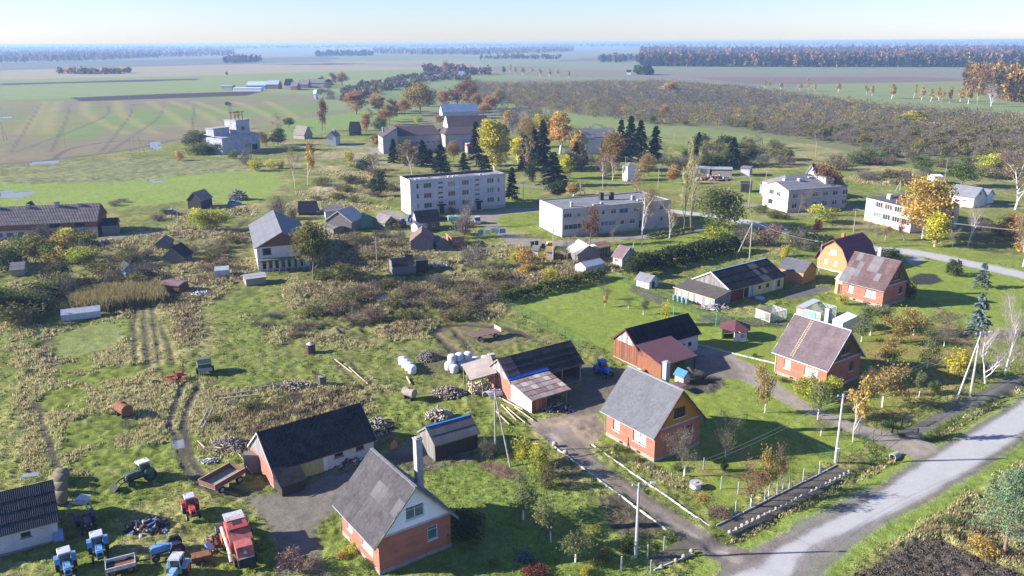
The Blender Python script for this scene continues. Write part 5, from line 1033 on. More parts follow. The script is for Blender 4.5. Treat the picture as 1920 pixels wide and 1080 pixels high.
KN = dict(weeping='birch_tree', yellow='birch_tree', poplar='poplar_tree', gold='birch_tree', goldthin='birch_tree', orange='maple_tree', oak='oak_tree', rust='ash_tree', green='broadleaf_tree', willow='willow_tree', darkbroad='broadleaf_tree', yellowgreen='broadleaf_tree',
  spruce='spruce_tree', bluespruce='spruce_tree', barebirch='birch_tree', bare='bare_tree', barepoplar='poplar_tree', whitebirch='birch_tree', apple='apple_tree', appleorange='apple_tree', applered='cherry_tree', applebare='plum_tree', orchard='orchard_tree', orchardleaf='orchard_tree', orchardgold='orchard_tree', globe='juniper_bush')
_vi = 0
def veg(kind, x, yb, yt, wpx, label, group=None, world=None, h=None, w=None, rz=None):
    global _vi
    _vi += 1; h0, w0, parts = proto((kind, _vi % (3 if kind in ('orchard','orchardleaf','orchardgold','bush','bushgreen','bushbrown','bushgrey','spruce','gold','bare') else 2)))
    p = G(x, yb) if world is None else Vector((world[0], world[1], 0)); hh = HT(x, yb, yt) if h is None else h; ww = MPP(x, yb)*wpx if w is None else w
    p.z = ground_z(p.x, p.y)-.05
    return plant_obj(KN.get(kind, 'bush' if 'bush' in kind or kind == 'darkred' else 'tree'), parts, p, (ww/w0, ww/w0, hh/h0), (_vi*2.4) % 6.28 if rz is None else rz, label, 'bush' if ('bush' in kind or kind in ('globe','darkred')) else 'tree', group)
# ---------------- trees one can point at ----------------
TREES = '''
applebare|1283|893|806|76|leafless grey plum tree in front of the ochre-gabled brick house
applebare|1360|856|776|62|thin-leaved grey tree right of the ochre-gabled house, in its shadow
applered|1408|949|858|58|reddish young tree by the white posts, nearest the paved walk's lower end
appleorange|1441|930|838|46|small rusty-leaved tree, middle one of three beside the white posts
applered|1467|916|832|34|slim reddish cherry tree, uppermost of three beside the white posts
apple|981|974|902|76|green apple tree with white painted trunk, upper left of the three on the dark lawn
apple|1032|1016|932|68|apple tree with forked white trunk between two others on the shaded lawn
apple|1079|1054|990|66|round leafy apple tree, lowest of the three on the shaded lawn
yellowgreen|980|870|812|44|yellow-leaved shrub tree right beside the leaning wooden pole pair
yellowgreen|1012|892|828|48|yellowish shrub tree between the pole pair and the dirt drive
bush|1024|915|868|44|pale green shrub over the bare garden patch beside the dirt drive
bushgrey|915|856|818|42|grey-green bush left of the wooden pole pair
appleorange|1434|773|682|46|slim garden tree left of the house with the roof ladder, by the gravel drive
apple|1533|787|706|48|young tree with yellow-green leaves between the drive and the ladder-roofed house
applebare|1539|816|776|44|small bare Y-shaped tree with white trunk on the lower side of the drive
goldthin|1599|828|712|52|tall thin birch with few yellow leaves beside the drive's gate
bare|1611|818|762|30|short bare tree standing just behind the thin birch at the gate
appleorange|1654|762|682|72|spreading orange-leaved apple tree right of the ladder-roofed house
apple|1723|744|700|24|thin sapling with pale leaves on the shaded lawn near the pole pair
bushyellow|1795|706|656|50|bright yellow bush left of the tall lamp pole
bushgreen|1752|736|713|24|small bright green round bush on the shaded lawn
yellowgreen|1515|745|706|66|yellow-green bush against the sunlit wall of the ladder-roofed house
yellowgreen|1560|742|700|40|yellow-green shrub at the corner of the ladder-roofed house
applered|1625|745|690|36|dull red bush at the shaded gable of the ladder-roofed house
whitebirch|1848|718|606|64|bare white birch just right of the lamp pole
whitebirch|1884|702|552|84|taller bare white birch at the right edge, many upright stems
apple|1632|628|575|52|greenish apple tree just behind the glass greenhouse
apple|1658|614|568|60|grey-green apple tree in front of the blotched-roof house corner
appleorange|1686|642|590|60|orange apple tree in the middle of the right-hand orchard garden
appleorange|1713|628|578|62|orange-brown apple tree, farthest back in the right-hand garden
appleorange|1674|684|642|58|dark orange apple tree lowest of the garden group, right of the house
apple|1738|690|624|48|thin apple tree between the yellow bush and the orange apple trees
applebare|1770|648|608|50|nearly bare apple tree nearest the blue spruce
apple|1615|640|598|40|low leafy apple tree touching the greenhouse roof
bluespruce|1833|626|546|52|largest blue spruce on the right-hand lawn
bluespruce|1840|539|491|34|smaller pale blue spruce beside the upper lane
globe|1787|516|486|32|round dark green juniper on the lawn by the upper lane
bushdark|1704|560|525|34|dark bush behind the corner of the blotched-roof house
bushyellow|1580|570|548|24|yellowish bush at the porch of the blotched-roof house
weeping|1730|447|318|104|big golden weeping birch in front of the pink block
yellow|1752|462|390|54|bright yellow maple right of the weeping birch
whitebirch|1815|460|372|46|slender leaning white birch right of the pink block
bare|1831|460|412|34|small bare tree right of the leaning white birch
barebirch|1903|393|288|96|tall rusty birch with white trunk at the right edge
orange|1900|452|398|62|orange-leaved tree cut by the right edge
barebirch|1918|500|370|60|bare brown tree at the far right above the lane
green|1800|350|300|58|dull green tree behind the small white outbuilding
yellowgreen|1850|326|284|54|pale yellow-green tree beyond the dull green tree
green|1730|325|298|40|light green bushy tree in the rough meadow
rust|1563|384|304|80|rust-red tree before the white gabled house
bare|1497|404|350|40|bare tree at the corner of the white gabled house
yellowgreen|1540|418|382|62|green and yellow shrub below the rust-red tree
darkred|1533|430|412|18|small crimson bush near the lane
willow|1352|426|346|96|big silvery green willow between the poplars and the dark pole
yellowgreen|1345|456|410|62|round yellow-green willow bush under the big willow
barepoplar|1282|438|262|34|left of the two tall bare poplars
barepoplar|1296|432|276|32|right of the two tall bare poplars
barebirch|1204|457|314|62|tall bare white-trunked birch before the two-storey pale brick block
rust|1107|458|388|36|slim reddish-brown tree before the pale brick block's front wall
barebirch|1255|446|372|44|brownish bare tree at the right end of the pale brick block
bare|1150|448|418|24|tiny bare tree in front of the pale brick block
orange|668|214|165|48|round orange oak above the paddock
gold|712|213|173|30|narrow golden birch right of the round orange oak
orange|687|250|207|22|narrow orange birch over the dark cottage roof
willow|712|247|217|34|pale round willow left of the school
oak|787|213|152|68|big tan oak behind the school wing
darkbroad|773|200|148|30|dark green tree rising behind the tan oak
orange|832|206|165|30|amber tree right of the tan oak
rust|860|204|148|56|wide purple-brown tree behind the school hall
rust|884|206|158|34|smaller purple-brown tree at the right of the wide one
yellowgreen|785|231|214|20|small lime-green tree behind the school
orange|825|233|214|22|little orange tree between school wing and blue roof
orange|906|216|191|32|orange tree right of the school's blue roof
bare|942|236|188|26|bare tree leftmost of the grey group beyond the school
bare|960|246|184|34|tallest bare tree of the grey group beyond the school
bare|981|252|192|36|bare tree of the grey group, third from the left
bare|1003|246|198|30|rightmost bare tree of the grey group beyond the school
yellow|927|318|208|66|large bright yellow birch right of the school
spruce|893|311|226|35|tall dark spruce touching the big yellow birch
spruce|827|326|269|43|wide spruce before the school front
spruce|793|313|262|32|slim spruce left of the wide spruce before the school
spruce|806|309|279|27|short spruce between two taller ones before the school
spruce|870|320|285|27|small spruce on the school lawn
spruce|910|322|290|32|low spruce at the foot of the big yellow birch
spruce|1018|302|222|37|tall black spruce right of the big yellow birch
spruce|1037|348|283|56|broad spruce behind the pale brick block's left end
spruce|960|376|312|32|slim spruce at the right end of the panel flats
spruce|1003|322|240|35|dark spruce behind the slim one, beyond the panel flats
spruce|985|320|252|32|shaded spruce between yellow birch and black spruce
darkbroad|710|367|318|38|round dark yew alone in the dry meadow
darkbroad|1044|372|336|42|dark shrubby yew under the broad spruce
gold|1075|367|340|32|yellowish tree beside the yew behind the pale brick block
barebirch|772|332|264|54|bare pinkish birch before the school, above the panel flats
bare|937|320|278|36|bare pale tree at the foot of the yellow birch
gold|1050|288|198|47|tall golden birch left of the white village house
gold|1029|262|218|25|thin golden birch beside the tall golden one
oak|1150|320|240|64|round yellow-brown tree in front of the spruce clump
spruce|1163|302|222|35|leftmost spruce of the dark clump behind the yellow-brown tree
spruce|1181|303|215|40|tallest spruce of the dark clump
spruce|1199|305|224|40|rightmost spruce of the dark clump
spruce|1228|303|234|37|spruce standing apart to the right of the dark clump
bare|1085|300|250|30|bare tree before the white village house
bare|1110|318|268|30|bare tree in the park left of the yellow-brown tree
bare|1068|318|262|26|bare park tree above the yew
spruce|1308|300|246|24|lone pointed spruce above the garages
spruce|1373|314|256|37|dark spruce right of the garages
spruce|1075|300|262|24|young spruce in the park
oak|850|300|262|30|amber-brown tree on the school lawn
yellow|1062|335|285|34|yellow park tree right of the broad spruce
orange|745|262|228|26|orange tree behind the school wing's left end
gold|1013|300|238|28|golden birch between yellow birch and black spruce
barebirch|990|335|262|36|bare whitish birch in the shaded park
barebirch|1130|345|285|34|bare whitish birch left of the park poles
oak|1215|330|285|34|brownish oak below the spruce clump
orange|1262|345|306|30|rusty tree left of the tall poplars
bare|1240|330|262|28|bare tree beside the park poles
barebirch|553|354|272|26|bare rusty birch, left of the pair in the dry grass
goldthin|577|346|266|32|thin golden birch, right of the pair in the dry grass
poplar|588|524|410|78|yellowing poplar standing alone before the grey-roofed barn
yellowgreen|376|432|388|48|bright yellow willow bush, left one below the log shed
yellowgreen|407|430|385|50|bright yellow willow bush, right one below the log shed
bushgrey|527|410|362|52|pale straw-coloured willow bush behind the grey-roofed barn
bushrust|551|412|390|24|reddish bush at the foot of the pale willow bush
rust|605|245|184|26|reddish-brown tree standing at the corner of the striped field
orange|641|160|132|26|orange tree right of the far farm
rust|630|160|136|20|brown tree right of the far farm, next to the orange one
orange|836|140|112|16|orange tree among the far lone farmsteads
darkbroad|945|137|124|8|small dark spruce far off before golden birches
green|541|240|218|26|olive tree by the muddy lane above the grain store
bare|520|246|214|26|bare grey tree by the muddy lane
rust|500|276|246|34|brown and olive bush right of the grain store
darkbroad|522|272|240|34|dark bush right of the grain store, next to the brown one
bushyellow|480|320|297|32|yellow bush below the grain store
bushyellow|508|316|299|24|smaller yellow bush in the row below the grain store
bushyellow|528|316|296|16|yellow-green bush at the right end of the row
bushgrey|464|312|276|34|grey bush between the grain store and the yellow bushes
bushgreen|438|298|279|22|green bush against the grain store wall
bushorange|337|301|282|20|orange bush left of the grain store
bushdark|426|141|134|6|lone round bush in the striped field
bushdark|427|198|190|13|dark round bush alone on the striped field
bushyellow|655|302|280|22|golden bush by the lane fork
bushdark|680|320|292|46|dark green bush mass beside the lane fork
bushyellow|1250|610|560|22|small golden tree on the lawn before the weathered barn
applebare|1133|561|530|30|sapling with pale leaves nearest the hedge
goldthin|1133|575|548|14|little yellow sapling below the pale one on the lawn
applebare|1178|578|552|22|bare young tree in the middle of the lawn
apple|1206|590|560|24|faint yellow sapling right of the bare one on the lawn
bushgrey|1305|710|690|28|low twiggy bush beside the blue-roofed well
bushgrey|890|500|445|72|large tan willow bush above the dry meadow
bushorange|985|495|462|40|orange-brown shrub near the weathered box huts
bushyellow|1033|528|498|36|yellow shrub below the box huts
bare|1062|492|440|40|bare shrub tree before the sunlit plank hut
bare|1094|470|440|20|bare young tree beside the sunlit plank hut
bushgrey|868|446|388|50|dense tan bush in front of the panel flats
bare|872|425|368|36|bare round-headed tree behind the tan bush by the flats
bare|545|440|420|20|thin bare tree at the corner of the grey-roofed barn
darkbroad|1190|520|478|50|dark leafy bush at the start of the long hedge
bushgrey|1395|460|415|60|brown shrub row behind the pole pair at the upper garden
bushrust|1440|462|420|66|reddish-brown shrub mass in the middle of the upper garden row
bushgrey|1500|468|428|58|olive-brown shrub at the right of the upper garden row
bushyellow|1473|480|456|22|yellow creeper bush behind the orange shed
bushdark|1668|482|462|44|clipped dark hedge bush beside the gambrel house
bare|1624|455|405|20|bare garden tree before the pink block, left one
bare|1645|462|415|24|bare garden tree before the pink block, second from left
applered|1660|450|412|26|pinkish bare tree against the pink block
applered|1695|450|408|26|dark pinkish tree at the corner of the pink block
bare|1785|470|425|26|thin bare tree right of the yellow maple
'''
for ln in TREES.strip().split('\n'):
    k, x, yb, yt, w_, lb = ln.split('|'); veg(k, float(x), float(yb), float(yt), float(w_), lb)
# near pine with limbs and needle plates
def pine():
    p = G(1881, 1043); t = thing('pine_tree', 'bluish-green pine by the lower right corner, beside the ploughed plot', 'tree', (p.x, p.y, -.1), 0)
    r_ = np.random.default_rng(3); H = 9.6; sk = Skel(5); sk.mb.cyl((0,0,0),(.15,.1,H*.5),.17,.12,8,cap=False); sk.mb.cyl((.15,.1,H*.5),(0,.2,H*.97),.12,.03,7,cap=False)
    Cs = []; D = []
    for k in range(64):
        z = H*(.27+.71*(k/64)**.9); a = k*2.4+r_.uniform(-.3,.3); ln = (3.6*(1-(z/H)**1.7)+.5)*r_.uniform(.7,1.1); e = Vector((math.cos(a)*ln, math.sin(a)*ln, z+ln*.16)); b = Vector((.1,.1,z))
        sk.mb.cyl(b, e, .045, .012, 4, cap=False)
        n = int(50+ln*38); f = r_.uniform(.25,1.05,n); c = np.array(b)[None,:]*(1-f[:,None])+np.array(e)[None,:]*f[:,None]; c += r_.normal(size=(n,3))*np.array([.30,.30,.12])*(0.5+f[:,None]*.7); Cs.append(c); dd = r_.normal(size=(n,3)); dd[:,2] = abs(dd[:,2])+.7; D.append(dd)
    C = np.concatenate(Cs); D = np.concatenate(D); n = len(C)
    sk.mb.build('trunk', pine_bark, t)
    V, F, K = rot_quads(C, np.full(n,.07), 3.6, palette(r_, n, PAL['pine'], .3), 5, droop=D*1.2); link(bpy.data.objects.new('crown', np_mesh('crown', V, F, needles, K)), t)
    return t
pn = pine()
p2_ = copy_tree(pn); q = G(1925, 960); p2_.location = (q.x+1.5, q.y+.5, -.1); p2_.rotation_euler = (0,0,2); p2_.scale = (.75,.75,.7); p2_['label'] = 'smaller pine behind the near one, cut by the right edge'
for x, y, h_, w_, k, lb in [(1838,1035,1.6,3.0,'bushorange','rusty low bush at the foot of the near pine'),(1905,1000,1.3,2.6,'bushgrey','straw-coloured bush right of the pine trunk'),(1780,985,1.0,2.2,'bushgreen','small green weed clump above the ploughed plot')]:
    veg(k, x, y, 0, 0, lb, h=h_, w=w_)
# foreground flower beds and shrubs
for x, y, h_, w_, k, lb in [(655,1035,.8,1.7,'bushyellow','yellow perennials beside the house wall, leftmost'),(668,1020,.8,1.5,'bushyellow','yellow perennials beside the house wall, upper'),(690,1062,.9,1.8,'bushgreen','greyish green shrub in the bed before the nearest house'),(640,1045,.7,1.3,'bushorange','amber perennials at the lawn edge by the nearest house'),
  (925,1062,.9,1.5,'bushgreen','clipped round shrub on the shaded lawn, lower left'),(985,1050,1.2,2.2,'bluespruce','bluish low conifer in the foreground flower bed'),(1000,1076,.7,2.8,'darkred','dark red flower bed at the bottom edge'),(1118,1060,1.0,1.6,'bushgreen','round green shrub in the bed left of the concrete lamp pole'),(1135,1050,1.3,1.6,'bush','olive shrub beside the round green shrub'),
  (1172,1035,1.7,1.6,'globe','small dark conifer left of the concrete lamp pole'),(1095,1075,.9,1.6,'bushyellow','low yellow-green shrub at the bottom edge'),(1250,1005,.8,2.0,'bushgreen','rose bush with red blooms beside the concrete posts'),(1110,1000,1.0,2.2,'yellowgreen','yellowish berry bush on the shaded garden bed'),(1345,968,1.1,2.8,'bushrust','dark leafless bush beside the concrete well ring'),
  (1315,910+25,.6,1.6,'bushorange','orange flowers below the concrete well ring'),(1357,882,1.5,.9,'globe','small dark columnar conifer near the well ring'),(865,1010,2.6,4.5,'bushdark','dark hedge in the shadow right of the nearest house'),(880,985,2.2,3.5,'bushdark','dark shrub at the upper end of the shaded hedge'),
  (1270,880,1.0,1.4,'bushgreen','green shrub at the corner of the ochre-gabled house'),(1160,845,.8,1.8,'bushgreen','leafy perennials below the ochre-gabled house, left'),(1190,862,.7,1.8,'bush','mixed perennials below the ochre-gabled house, middle'),(1215,878,.8,1.6,'bushgrey','grey-violet perennials below the ochre-gabled house'),(1470,715,.8,1.8,'bush','low bush left of the yellow-green bush by the ladder-roofed house'),(1497,722,.8,1.6,'bushrust','brownish perennials by the ladder-roofed house'),
  (1688,820,.8,1.2,'bushdark','small dark bush on the leaf-strewn lawn'),(1665,800,1.0,1.8,'bushdark','low juniper on the leaf-strewn lawn'),(1415,668,.7,.9,'bushgreen','green plant before the painted gazebo'),(232,775,1.4,2.6,'bushbrown','dry brambles hanging below the rusty tank'),(240,800,1.2,2.6,'bushgrey','dry weeds below the brambles by the rusty tank'),
  (545,1065,1.9,3.2,'bushrust','bare reddish bush at the bottom edge, left of the nearest house'),(575,1075,1.6,2.6,'bushrust','bare reddish bush at the bottom edge, next to the drive')]:
    veg(k, x, y, 0, 0, lb, h=h_, w=w_)
# ---------------- hedges ----------------
def hedge(name, label, pts, wd, h, pal, n, seed, ls=.22):
    P = [G(*p) for p in pts]; r_ = np.random.default_rng(seed); seg = [(P[i+1]-P[i]).length for i in range(len(P)-1)]; tot = sum(seg); u = r_.random(n)*tot; C = np.zeros((n,3)); a = 0
    for i, s in enumerate(seg):
        m_ = (u >= a) & (u < a+s); f = ((u[m_]-a)/s)[:, None]; b = np.array(P[i])*(1-f)+np.array(P[i+1])*f; d = (P[i+1]-P[i]).normalized(); nrm = np.array([-d.y, d.x, 0])
        th = r_.uniform(0, math.pi, m_.sum()); prof = 1+.10*np.sin((u[m_])*1.7)+.12*np.sin(u[m_]*4.1)+.1*np.sin(u[m_]*.63); rad = r_.uniform(.8, 1.05, m_.sum())
        C[m_] = b+nrm[None,:]*(np.cos(th)*wd/2*rad)[:, None]; C[m_, 2] = np.sin(th)**.6*h*rad*prof; a += s
    cols = palette(r_, n, PAL[pal]); o = link(bpy.data.objects.new(name, leaves_mesh(name, C, ls*r_.uniform(.7,1.3,n), cols, foliage, seed))); tag(o, label, 'hedge'); return o
hedge('hedge', 'long dark hedge running from the plum-roofed hut to the lane', [(1185,512),(1240,500),(1300,486),(1375,470)], 5, 3.4, 'dkgreen', 9000, 1, .34)
hedge('hedge', 'green hedge along the lower side of the dry meadow, ending at the lawn', [(935,570),(990,555),(1060,540),(1130,520)], 2.4, 2.0, 'green', 5200, 2, .26)
hedge('hedge', 'low clipped hedge along the lane right of the pale brick block', [(1215,448),(1262,440),(1300,434)], 1.2, 1.2, 'green', 1600, 3, .25)
hedge('hedge', 'dark hedge beside the lane above the gambrel house', [(1480,442),(1520,452),(1560,462)], 2.5, 2.0, 'dkgreen', 2200, 4, .3)
# ---------------- scrub, weeds ----------------
def sample_poly(pts, n, seed):
    P = [G(*p) for p in pts]; r_ = np.random.default_rng(seed); xs = [p.x for p in P]; ys = [p.y for p in P]; out = []
    while len(out) < n:
        x, y = r_.uniform(min(xs), max(xs)), r_.uniform(min(ys), max(ys)); ins = False
        for i in range(len(P)):
            a, b = P[i], P[(i+1) % len(P)]
            if (a.y > y) != (b.y > y) and x < (b.x-a.x)*(y-a.y)/(b.y-a.y)+a.x: ins = not ins
        if ins: out.append((x, y))
    return out
rs = random.Random(12)
def thicket(pts, n, kinds, hr, wr, label, group, seed):
    n = max(4, int(n*.7)); wr = (wr[0]*1.12, wr[1]*1.15)
    LK = dict(gold='golden ', goldthin='thin golden ', oak='brownish ', yellow='yellow ', orange='orange ', bushgreen='green ', bush='olive ', bushdark='dark green ', bushgrey='grey twiggy ', bushbrown='brown ', bushrust='reddish ', bushorange='orange-yellow ', bushyellow='yellow ', willow='silvery ', yellowgreen='yellow-green ', bare='leafless ', spruce='pointed spruce-like ', barebirch='white-stemmed bare ', rust='reddish ')
    base = label
    for w__ in ('dark overgrown ','olive and yellow ','grey-green ','reddish brown ','reddish ','orange and yellow ','low green ','low brown ','low dry ','tall ','grey ','tan ','brown ','dim bare trunk ','dark ','bare ','tall autumn ','autumn ','slender '):
        if base.startswith(w__): base = ('low ' if w__.startswith('low') else '')+base[len(w__):]; break
    for x, y in sample_poly(pts, n, seed): kd = rs.choice(kinds); label = LK[kd]+base; veg(kd, 0, 0, 0, 0, label, group+', '+LK[kd].strip()+' ones', world=(x, y), h=rs.uniform(*hr), w=rs.uniform(*wr))
thicket([(0,470),(60,450),(150,450),(190,470),(150,540),(130,600),(0,625)], 34, ['bushgreen','bush','bushdark','bushgrey','bushdark'], (3,6), (4.5,8), 'dark overgrown bush in the thicket at the left edge', 'bushes of the left-hand thicket', 1)
thicket([(85,455),(180,440),(200,470),(180,500),(90,500)], 9, ['yellowgreen','bushorange','bush'], (3.5,6), (5,8), 'olive and yellow bush below the long brick barn', 'bushes below the long brick barn', 2)
thicket([(200,480),(290,470),(300,540),(180,540)], 16, ['bushgrey','bush','bushbrown'], (2,4), (3.5,6), 'grey bush among the broken huts', 'bushes among the broken huts', 3)
thicket([(340,470),(440,450),(455,500),(370,520),(345,500)], 14, ['bushrust','bushbrown','bush'], (1.5,3), (3,5.5), 'reddish brown bush between the huts and the grey barn', 'reddish bushes left of the grey barn', 4)
thicket([(590,510),(700,480),(720,520),(600,545)], 10, ['bushgreen','bush'], (1.2,2.6), (3,6), 'low green bush below the lone poplar', 'low green bushes below the poplar', 5)
thicket([(600,560),(700,540),(900,520),(1000,520),(930,565),(880,600),(700,610),(560,600)], 70, ['bushbrown','bushrust','bushgrey','bush','bushbrown','bush'], (1.3,3.0), (3,6), 'low brown bush in the dry scrub meadow', 'bushes of the dry scrub meadow', 6)
thicket([(640,440),(760,425),(770,465),(700,475),(640,470)], 14, ['bushgrey','bushbrown','bush'], (1.5,3), (3,6), 'tan bush below the row of sheds', 'tan bushes below the row of sheds', 7)
thicket([(560,415),(610,330),(700,300),(740,330),(740,380),(600,400)], 26, ['bushbrown','bushgrey','bush','bushrust'], (1.5,3.5), (3.5,7), 'brushwood clump in the dry grass left of the panel flats', 'brushwood left of the flats', 8)
thicket([(315,270),(405,262),(410,292),(330,292)], 16, ['bushgreen','bush','bushdark','bushbrown'], (4,7), (7,12), 'tall bush in the copse left of the grain store', 'bushes left of the grain store', 9)
thicket([(200,380),(240,375),(330,395),(320,420),(220,400)], 7, ['bushgrey','bushbrown'], (1.2,2.8), (3,6), 'grey bush by the end of the long barn', 'bushes by the long barn', 10)
thicket([(840,395),(900,400),(905,430),(870,440)], 6, ['bushgrey','bushrust'], (1.5,2.5), (2.5,4.5), 'brown bush on the bank before the flats', 'bushes on the bank before the flats', 11)
thicket([(960,470),(1060,480),(1080,500),(1000,520),(950,500)], 16, ['bushorange','bushyellow','bush','bushrust'], (1.2,2.6), (2.5,4.5), 'orange and yellow bush among the box huts', 'bushes among the box huts', 12)
thicket([(480,590),(560,580),(600,600),(560,650),(500,640)], 12, ['bushbrown','bushgrey'], (.6,1.3), (2,3.8), 'low dry bush above the farm pasture', 'dry bushes above the farm pasture', 13)
thicket([(380,760),(480,745),(560,735),(600,760),(480,800),(390,800)], 16, ['bushbrown','bushgrey','bush'], (.5,1.1), (1.8,3.2), 'low weed bush in the ring of logs', 'weed bushes in the ring of logs', 14)
thicket([(1240,300),(1420,290),(1450,310),(1270,322)], 26, ['bushdark','bush','bushgreen','bushgrey'], (4,7), (7,11), 'dark bush in the hedgerow behind the garages', 'bushes behind the garages', 15)
thicket([(1440,300),(1640,290),(1720,300),(1620,320),(1460,320)], 26, ['bushgrey','bushbrown','bush','willow'], (3,6), (6,10), 'grey-green bush in the rough land behind the white house', 'bushes in the rough land', 16)
thicket([(1600,330),(1740,325),(1760,345),(1620,350)], 16, ['bushbrown','bushgrey','bush'], (2,4), (5,8), 'brushwood clump behind the pink block', 'brushwood behind the pink block', 17)
thicket([(1840,420),(1920,400),(1920,500),(1850,470)], 10, ['bushbrown','bushorange'], (1.5,3), (3,5), 'brown bush at the right edge by the lane', 'bushes by the lane at the right', 18)
thicket([(940,300),(1080,290),(1150,325),(1000,345)], 12, ['bare','spruce','bushdark'], (4,11), (4,6), 'dim bare trunk tree in the shaded park', 'trees of the shaded park', 19)
thicket([(600,185),(680,190),(760,165),(600,165)], 14, ['bushgrey','bushbrown'], (4,7), (7,10), 'bare bush along the ditch beyond the paddock', 'bushes beyond the paddock', 20)
thicket([(950,215),(1080,235),(1200,255),(1300,258),(1200,275),(1050,262)], 10, ['bare','bushgrey'], (4,8), (5,8), 'bare tree on the edge of the open green strip', 'bare trees along the green strip', 21)
thicket([(1420,395),(1470,400),(1475,412),(1430,408)], 5, ['bushgreen','bushbrown'], (1.8,2.8), (3,5), 'bush below the white gabled wall', 'bushes below the white gabled house', 22)
thicket([(560,158),(620,156),(625,166),(565,168)], 9, ['bushdark','spruce'], (6,11), (8,11), 'dark tree of the far farm', 'trees of the far farm', 23)
thicket([(930,225),(1040,225),(1045,262),(940,262)], 12, ['bare','bushgrey','bare'], (9,15), (7,10), 'bare tree in the grey clump beyond the school', 'grey trees beyond the school', 31)
thicket([(1060,300),(1140,300),(1260,325),(1240,345),(1060,335)], 11, ['bare','bushbrown','barebirch'], (6,11), (5,7), 'bare tree in the park before the white village house', 'bare trees of the park', 32)
thicket([(740,290),(800,300),(770,325),(735,325)], 6, ['spruce','bushdark'], (6,11), (5,6), 'tree before the school wing', 'trees before the school wing', 33)
thicket([(1250,275),(1420,270),(1500,290),(1330,300)], 14, ['bush','bushgrey','bushdark','bare'], (4,8), (7,11), 'bush behind the lone pointed spruce', 'bushes behind the pointed spruce', 34)
thicket([(1600,270),(1760,300),(1900,320),(1900,345),(1760,320),(1620,290)], 22, ['bushgrey','bush','bushbrown','bushgreen'], (3,6), (7,11), 'bush along the foot of the orchard at the right', 'bushes below the orchard at the right', 35)
thicket([(690,215),(760,210),(745,240),(700,240)], 4, ['rust','bare'], (8,12), (7,9), 'tree at the paddock edge left of the school', 'trees at the paddock edge', 36)
thicket([(935,235),(1090,250),(1090,320),(940,325)], 16, ['gold','barebirch','oak','bare','yellow'], (9,15), (6,9), 'autumn tree of the park right of the school', 'autumn trees of the park', 41)
thicket([(640,205),(770,200),(760,240),(690,262),(650,240)], 9, ['orange','gold','oak','barebirch'], (9,14), (7,9), 'autumn tree left of the school', 'autumn trees left of the school', 42)
thicket([(840,175),(960,190),(950,225),(870,205)], 13, ['rust','oak','bare','orange'], (11,16), (9,12), 'tall autumn tree behind the school', 'autumn trees behind the school', 43)
thicket([(700,270),(760,300),(760,345),(690,330)], 6, ['goldthin','bushgrey','barebirch'], (5,10), (5,7), 'slender tree left of the panel flats', 'slender trees left of the panel flats', 44)
# ---------------- the old orchard ----------------
ORCH = [(862,158),(960,160),(1240,156),(1400,168),(1500,182),(1700,207),(1850,217),(1940,225),(1940,325),(1720,293),(1500,262),(1340,236),(1240,236),(1010,206),(900,190)]
pts = []; P = [G(*p) for p in ORCH]; ang = R(24); ca, sa = math.cos(ang), math.sin(ang); ro = random.Random(5)
for i in range(-90, 130):
    for j in range(10, 260):
        x = (i*6.4)*ca-(j*6.2)*sa+ro.uniform(-1,1); y = (i*6.4)*sa+(j*6.2)*ca+ro.uniform(-1,1)
        if not (250 < y < 1250): continue
        ins = False
        for k in range(len(P)):
            a, b = P[k], P[(k+1) % len(P)]
            if (a.y > y) != (b.y > y) and x < (b.x-a.x)*(y-a.y)/(b.y-a.y)+a.x: ins = not ins
        if ins and abs(math.atan2(x, y)) < R(36) and ro.random() > .06: pts.append((x, y))
pts.sort(key=lambda p: p[0]**2+p[1]**2); print('orchard', len(pts))
for x, y in pts[:300]:
    n_ = math.sin(x*.021+1)*math.cos(y*.017); k = ro.choice(['orchard']*6+['orchardleaf']*3) if n_ < .35 else ro.choice(['orchard','orchardleaf','orchardgold','orchardleaf'])
    hh2 = 1; nm_ = dict(orchard='leafless grey', orchardleaf='olive-leaved', orchardgold='amber-leaved')[k]; veg(k, 0, 0, 0, 0, nm_+' old fruit tree on the near side of the overgrown orchard', nm_+' trees of the overgrown orchard', world=(x, y), h=ro.uniform(3.4,6.6), w=ro.uniform(5,8))
def mass(name, label, PT, H, Wd, pals, per, seed, ls_k=.16, trunkcol=None, kind_fn=None):
    "many far trees joined: small leaf faces spread through each crown"
    r_ = np.random.default_rng(seed); n = len(PT); PT = np.array(PT); N = n*per; g = np.repeat(np.arange(n), per)
    v = r_.normal(size=(N,3)); v /= np.linalg.norm(v, axis=1, keepdims=True); v *= r_.uniform(.35,1,N)[:, None]
    con = (np.array([p in ('spruce',) for p in pals])[kind_fn] if kind_fn is not None else np.zeros(n, bool))[g]
    zz = v[:, 2]*.5+.54; wid = np.where(con, (1-zz)*1.1+.1, np.clip(1.15-abs(zz-.55)*.7, .3, 1.1))
    C = np.stack([PT[g,0]+v[:,0]*Wd[g]*.5*wid, PT[g,1]+v[:,1]*Wd[g]*.5*wid, zz*H[g]], 1)
    kk = kind_fn if kind_fn is not None else r_.integers(0, len(pals), n); base = np.array([PAL[p][0] for p in pals])[kk]*(.85+r_.uniform(-.35,.35,n))[:, None]
    cols = base[g]*(1+r_.uniform(-.25,.25,N))[:, None]; S = Wd[g]*ls_k*r_.uniform(.8,1.8,N)*min(1, (30/per)**.5)
    V, F, K = rot_quads(C, S, 1.4, cols, seed); o = link(bpy.data.objects.new(name, np_mesh(name, V, F, foliage, K))); return tag(o, label, None, kind='stuff')
far_o = np.array(pts[300:]); no = len(far_o)
